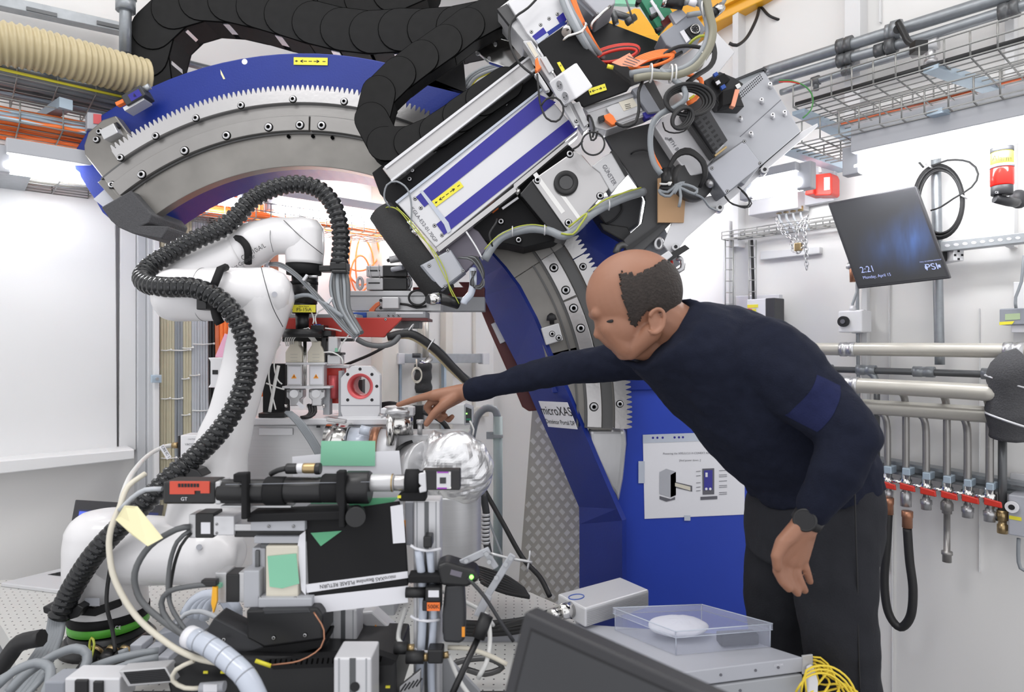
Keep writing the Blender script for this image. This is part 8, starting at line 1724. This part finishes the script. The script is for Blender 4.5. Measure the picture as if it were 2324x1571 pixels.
# sweater
s = MB(); s.m('knit_navy')
def sec(bx, by, fx, fy, Y, hb, k=.96): return ((bx+fx)/2, (by+fy)/2, Y, PM(math.hypot(bx-fx, by-fy)/2*k, Y), hb, math.degrees(math.atan2(by-fy, bx-fx)))
eloft(s, [sec(1562,688,1446,828,1.42,.080,1),sec(1612,686,1436,842,1.43,.14),sec(1675,694,1470,878,1.45,.175),sec(1738,722,1530,945,1.46,.185),sec(1800,785,1590,1010,1.465,.18),sec(1862,860,1640,1062,1.47,.172),sec(1935,945,1690,1112,1.475,.168),sec(1982,1035,1702,1130,1.475,.168),sec(1988,1085,1706,1138,1.475,.17)])
rc = W(1506,758,1.40); e1 = Vector((PM(59,1.4),0,PM(73,1.4))); e2 = Vector((PM(56,1.4),-.078,-PM(26,1.4))); s.sweep([rc+e1*math.cos(a*math.pi/12)+e2*math.sin(a*math.pi/12)+(0 if a <= 12 else 1)*Vector((-.01,0,0)) for a in range(24)], .0085, 10, True)
cc(s, (1600,800,1.46,.095), (1510,812,1.60,.066)); cc(s, (1470,812,1.60,.05), (1560,850,1.55,.085))
chainP(s, [(1510,812,1.60,.062),(1420,820,1.635,.052),(1340,828,1.66,.048),(1290,836,1.68,.046),(1200,854,1.715,.040),(1120,874,1.75,.0335),(1072,886,1.775,.0305)])
cc(s, (1640,790,1.46,.10), (1745,820,1.33,.088)); chainP(s, [(1740,815,1.33,.088),(1835,895,1.27,.073),(1915,968,1.22,.060),(1927,992,1.215,.058),(1900,1060,1.21,.052),(1870,1120,1.22,.041),(1848,1150,1.23,.037)])
sw_ = s.build('sweater', None, p_root); remesh(sw_, .006, 6, (.020, .085))
m = MB(); m.m('knit_blue'); Q4 = [(1775,941),(1830,848),(1877,872),(1823,972)]; gn = 22; vs = []
for i in range(gn+1):
    for j in range(gn+1):
        u_, v_ = i/gn, j/gn; x = (Q4[0][0]*(1-u_)+Q4[1][0]*u_)*(1-v_)+(Q4[3][0]*(1-u_)+Q4[2][0]*u_)*v_; y = (Q4[0][1]*(1-u_)+Q4[1][1]*u_)*(1-v_)+(Q4[3][1]*(1-u_)+Q4[2][1]*u_)*v_; q_ = W(x, y, 1.26); q_.y = 1.08; vs.append(q_)
m.add(vs, [[i*(gn+1)+j, (i+1)*(gn+1)+j, (i+1)*(gn+1)+j+1, i*(gn+1)+j+1] for i in range(gn) for j in range(gn)], True); sp = m.build('sleeve_patch', None, p_root)
sk = sp.modifiers.new('fit', 'SHRINKWRAP'); sk.target = sw_; sk.wrap_method = 'PROJECT'; sk.use_project_x = False; sk.use_project_y = True; sk.use_positive_direction = True; sk.use_negative_direction = True; sk.offset = .0012; sk.cull_face = 'OFF'
# trousers
r = MB(); r.m('trouser_cloth')
eloft(r, [(1848,1090,1.475,.135,.160,-14),(1846,1130,1.475,.145,.168,-6),(1842,1190,1.475,.146,.168,0),(1838,1260,1.475,.140,.155,0)])
def leg(L): chainP(r, L)
leg([(1785,1200,1.57,.095),(1782,1300,1.57,.098),(1775,1400,1.58,.085),(1778,1500,1.59,.075),(1785,1650,1.6,.072),(1790,1850,1.6,.066),(1792,2040,1.62,.056)])
leg([(1890,1190,1.39,.088),(1890,1300,1.38,.086),(1896,1400,1.38,.080),(1912,1500,1.39,.076),(1928,1650,1.41,.072),(1940,1850,1.42,.070),(1950,2090,1.42,.062)])
tr = r.build('trousers', None, p_root); remesh(tr, .0065, 6, (.016, .11))
m = MB(); m.tube([(1940,1100,1.305),(1942,1200,1.29),(1946,1330,1.294),(1948,1450,1.304),(1952,1571,1.315)], .0016); so_ = m.build('side_seam', 'ink', p_root)
for i, (x, Yz) in enumerate(((1790,1.58),(1950,1.40))):
    m = MB(); c = W(x,2000,Yz); c.z = .045; m.sph(c+Vector((-.06,0,0)), 1, (.14,.05,.045)); m.build('shoe', 'black', p_root)
# watch
m = MB(); a0 = W(1846,1160,1.23); ax = (W(1820,1200,1.24)-W(1846,1160,1.23)).normalized(); c = W(1834,1178,1.237); u = ax.orthogonal().normalized(); w = ax.cross(u)
vsb = []; 
for dd in (-.010, .010):
    for rr_ in (.0262, .0290): vsb.append([c+ax*dd+(u*math.cos(a*math.pi/14)+w*math.sin(a*math.pi/14))*rr_ for a in range(28)])
V = [v for q in vsb for v in q]; fs = []
for k in range(28):
    j = (k+1) % 28; fs += [[k,j,28+j,28+k],[56+k,84+k,84+j,56+j],[28+k,28+j,84+j,84+k],[k,56+k,56+j,j]]
m.add(V, fs, True); m.build('watch_strap', 'black_rubber', p_root)
dn = Vector((-.55,-.80,.15)).normalized(); pc = c+dn*.027-Vector((.0,0,0)); m = MB(); m.lathe(pc, dn, [(0,.021),(.008,.022),(.010,.019),(.009,.018)], 32); m.build('watch_case', 'black', p_root)
m = MB(); m.cyl(pc+dn*.0088, pc+dn*.0094, .0178, n=32); m.build('watch_dial', 'ink', p_root)
finish()
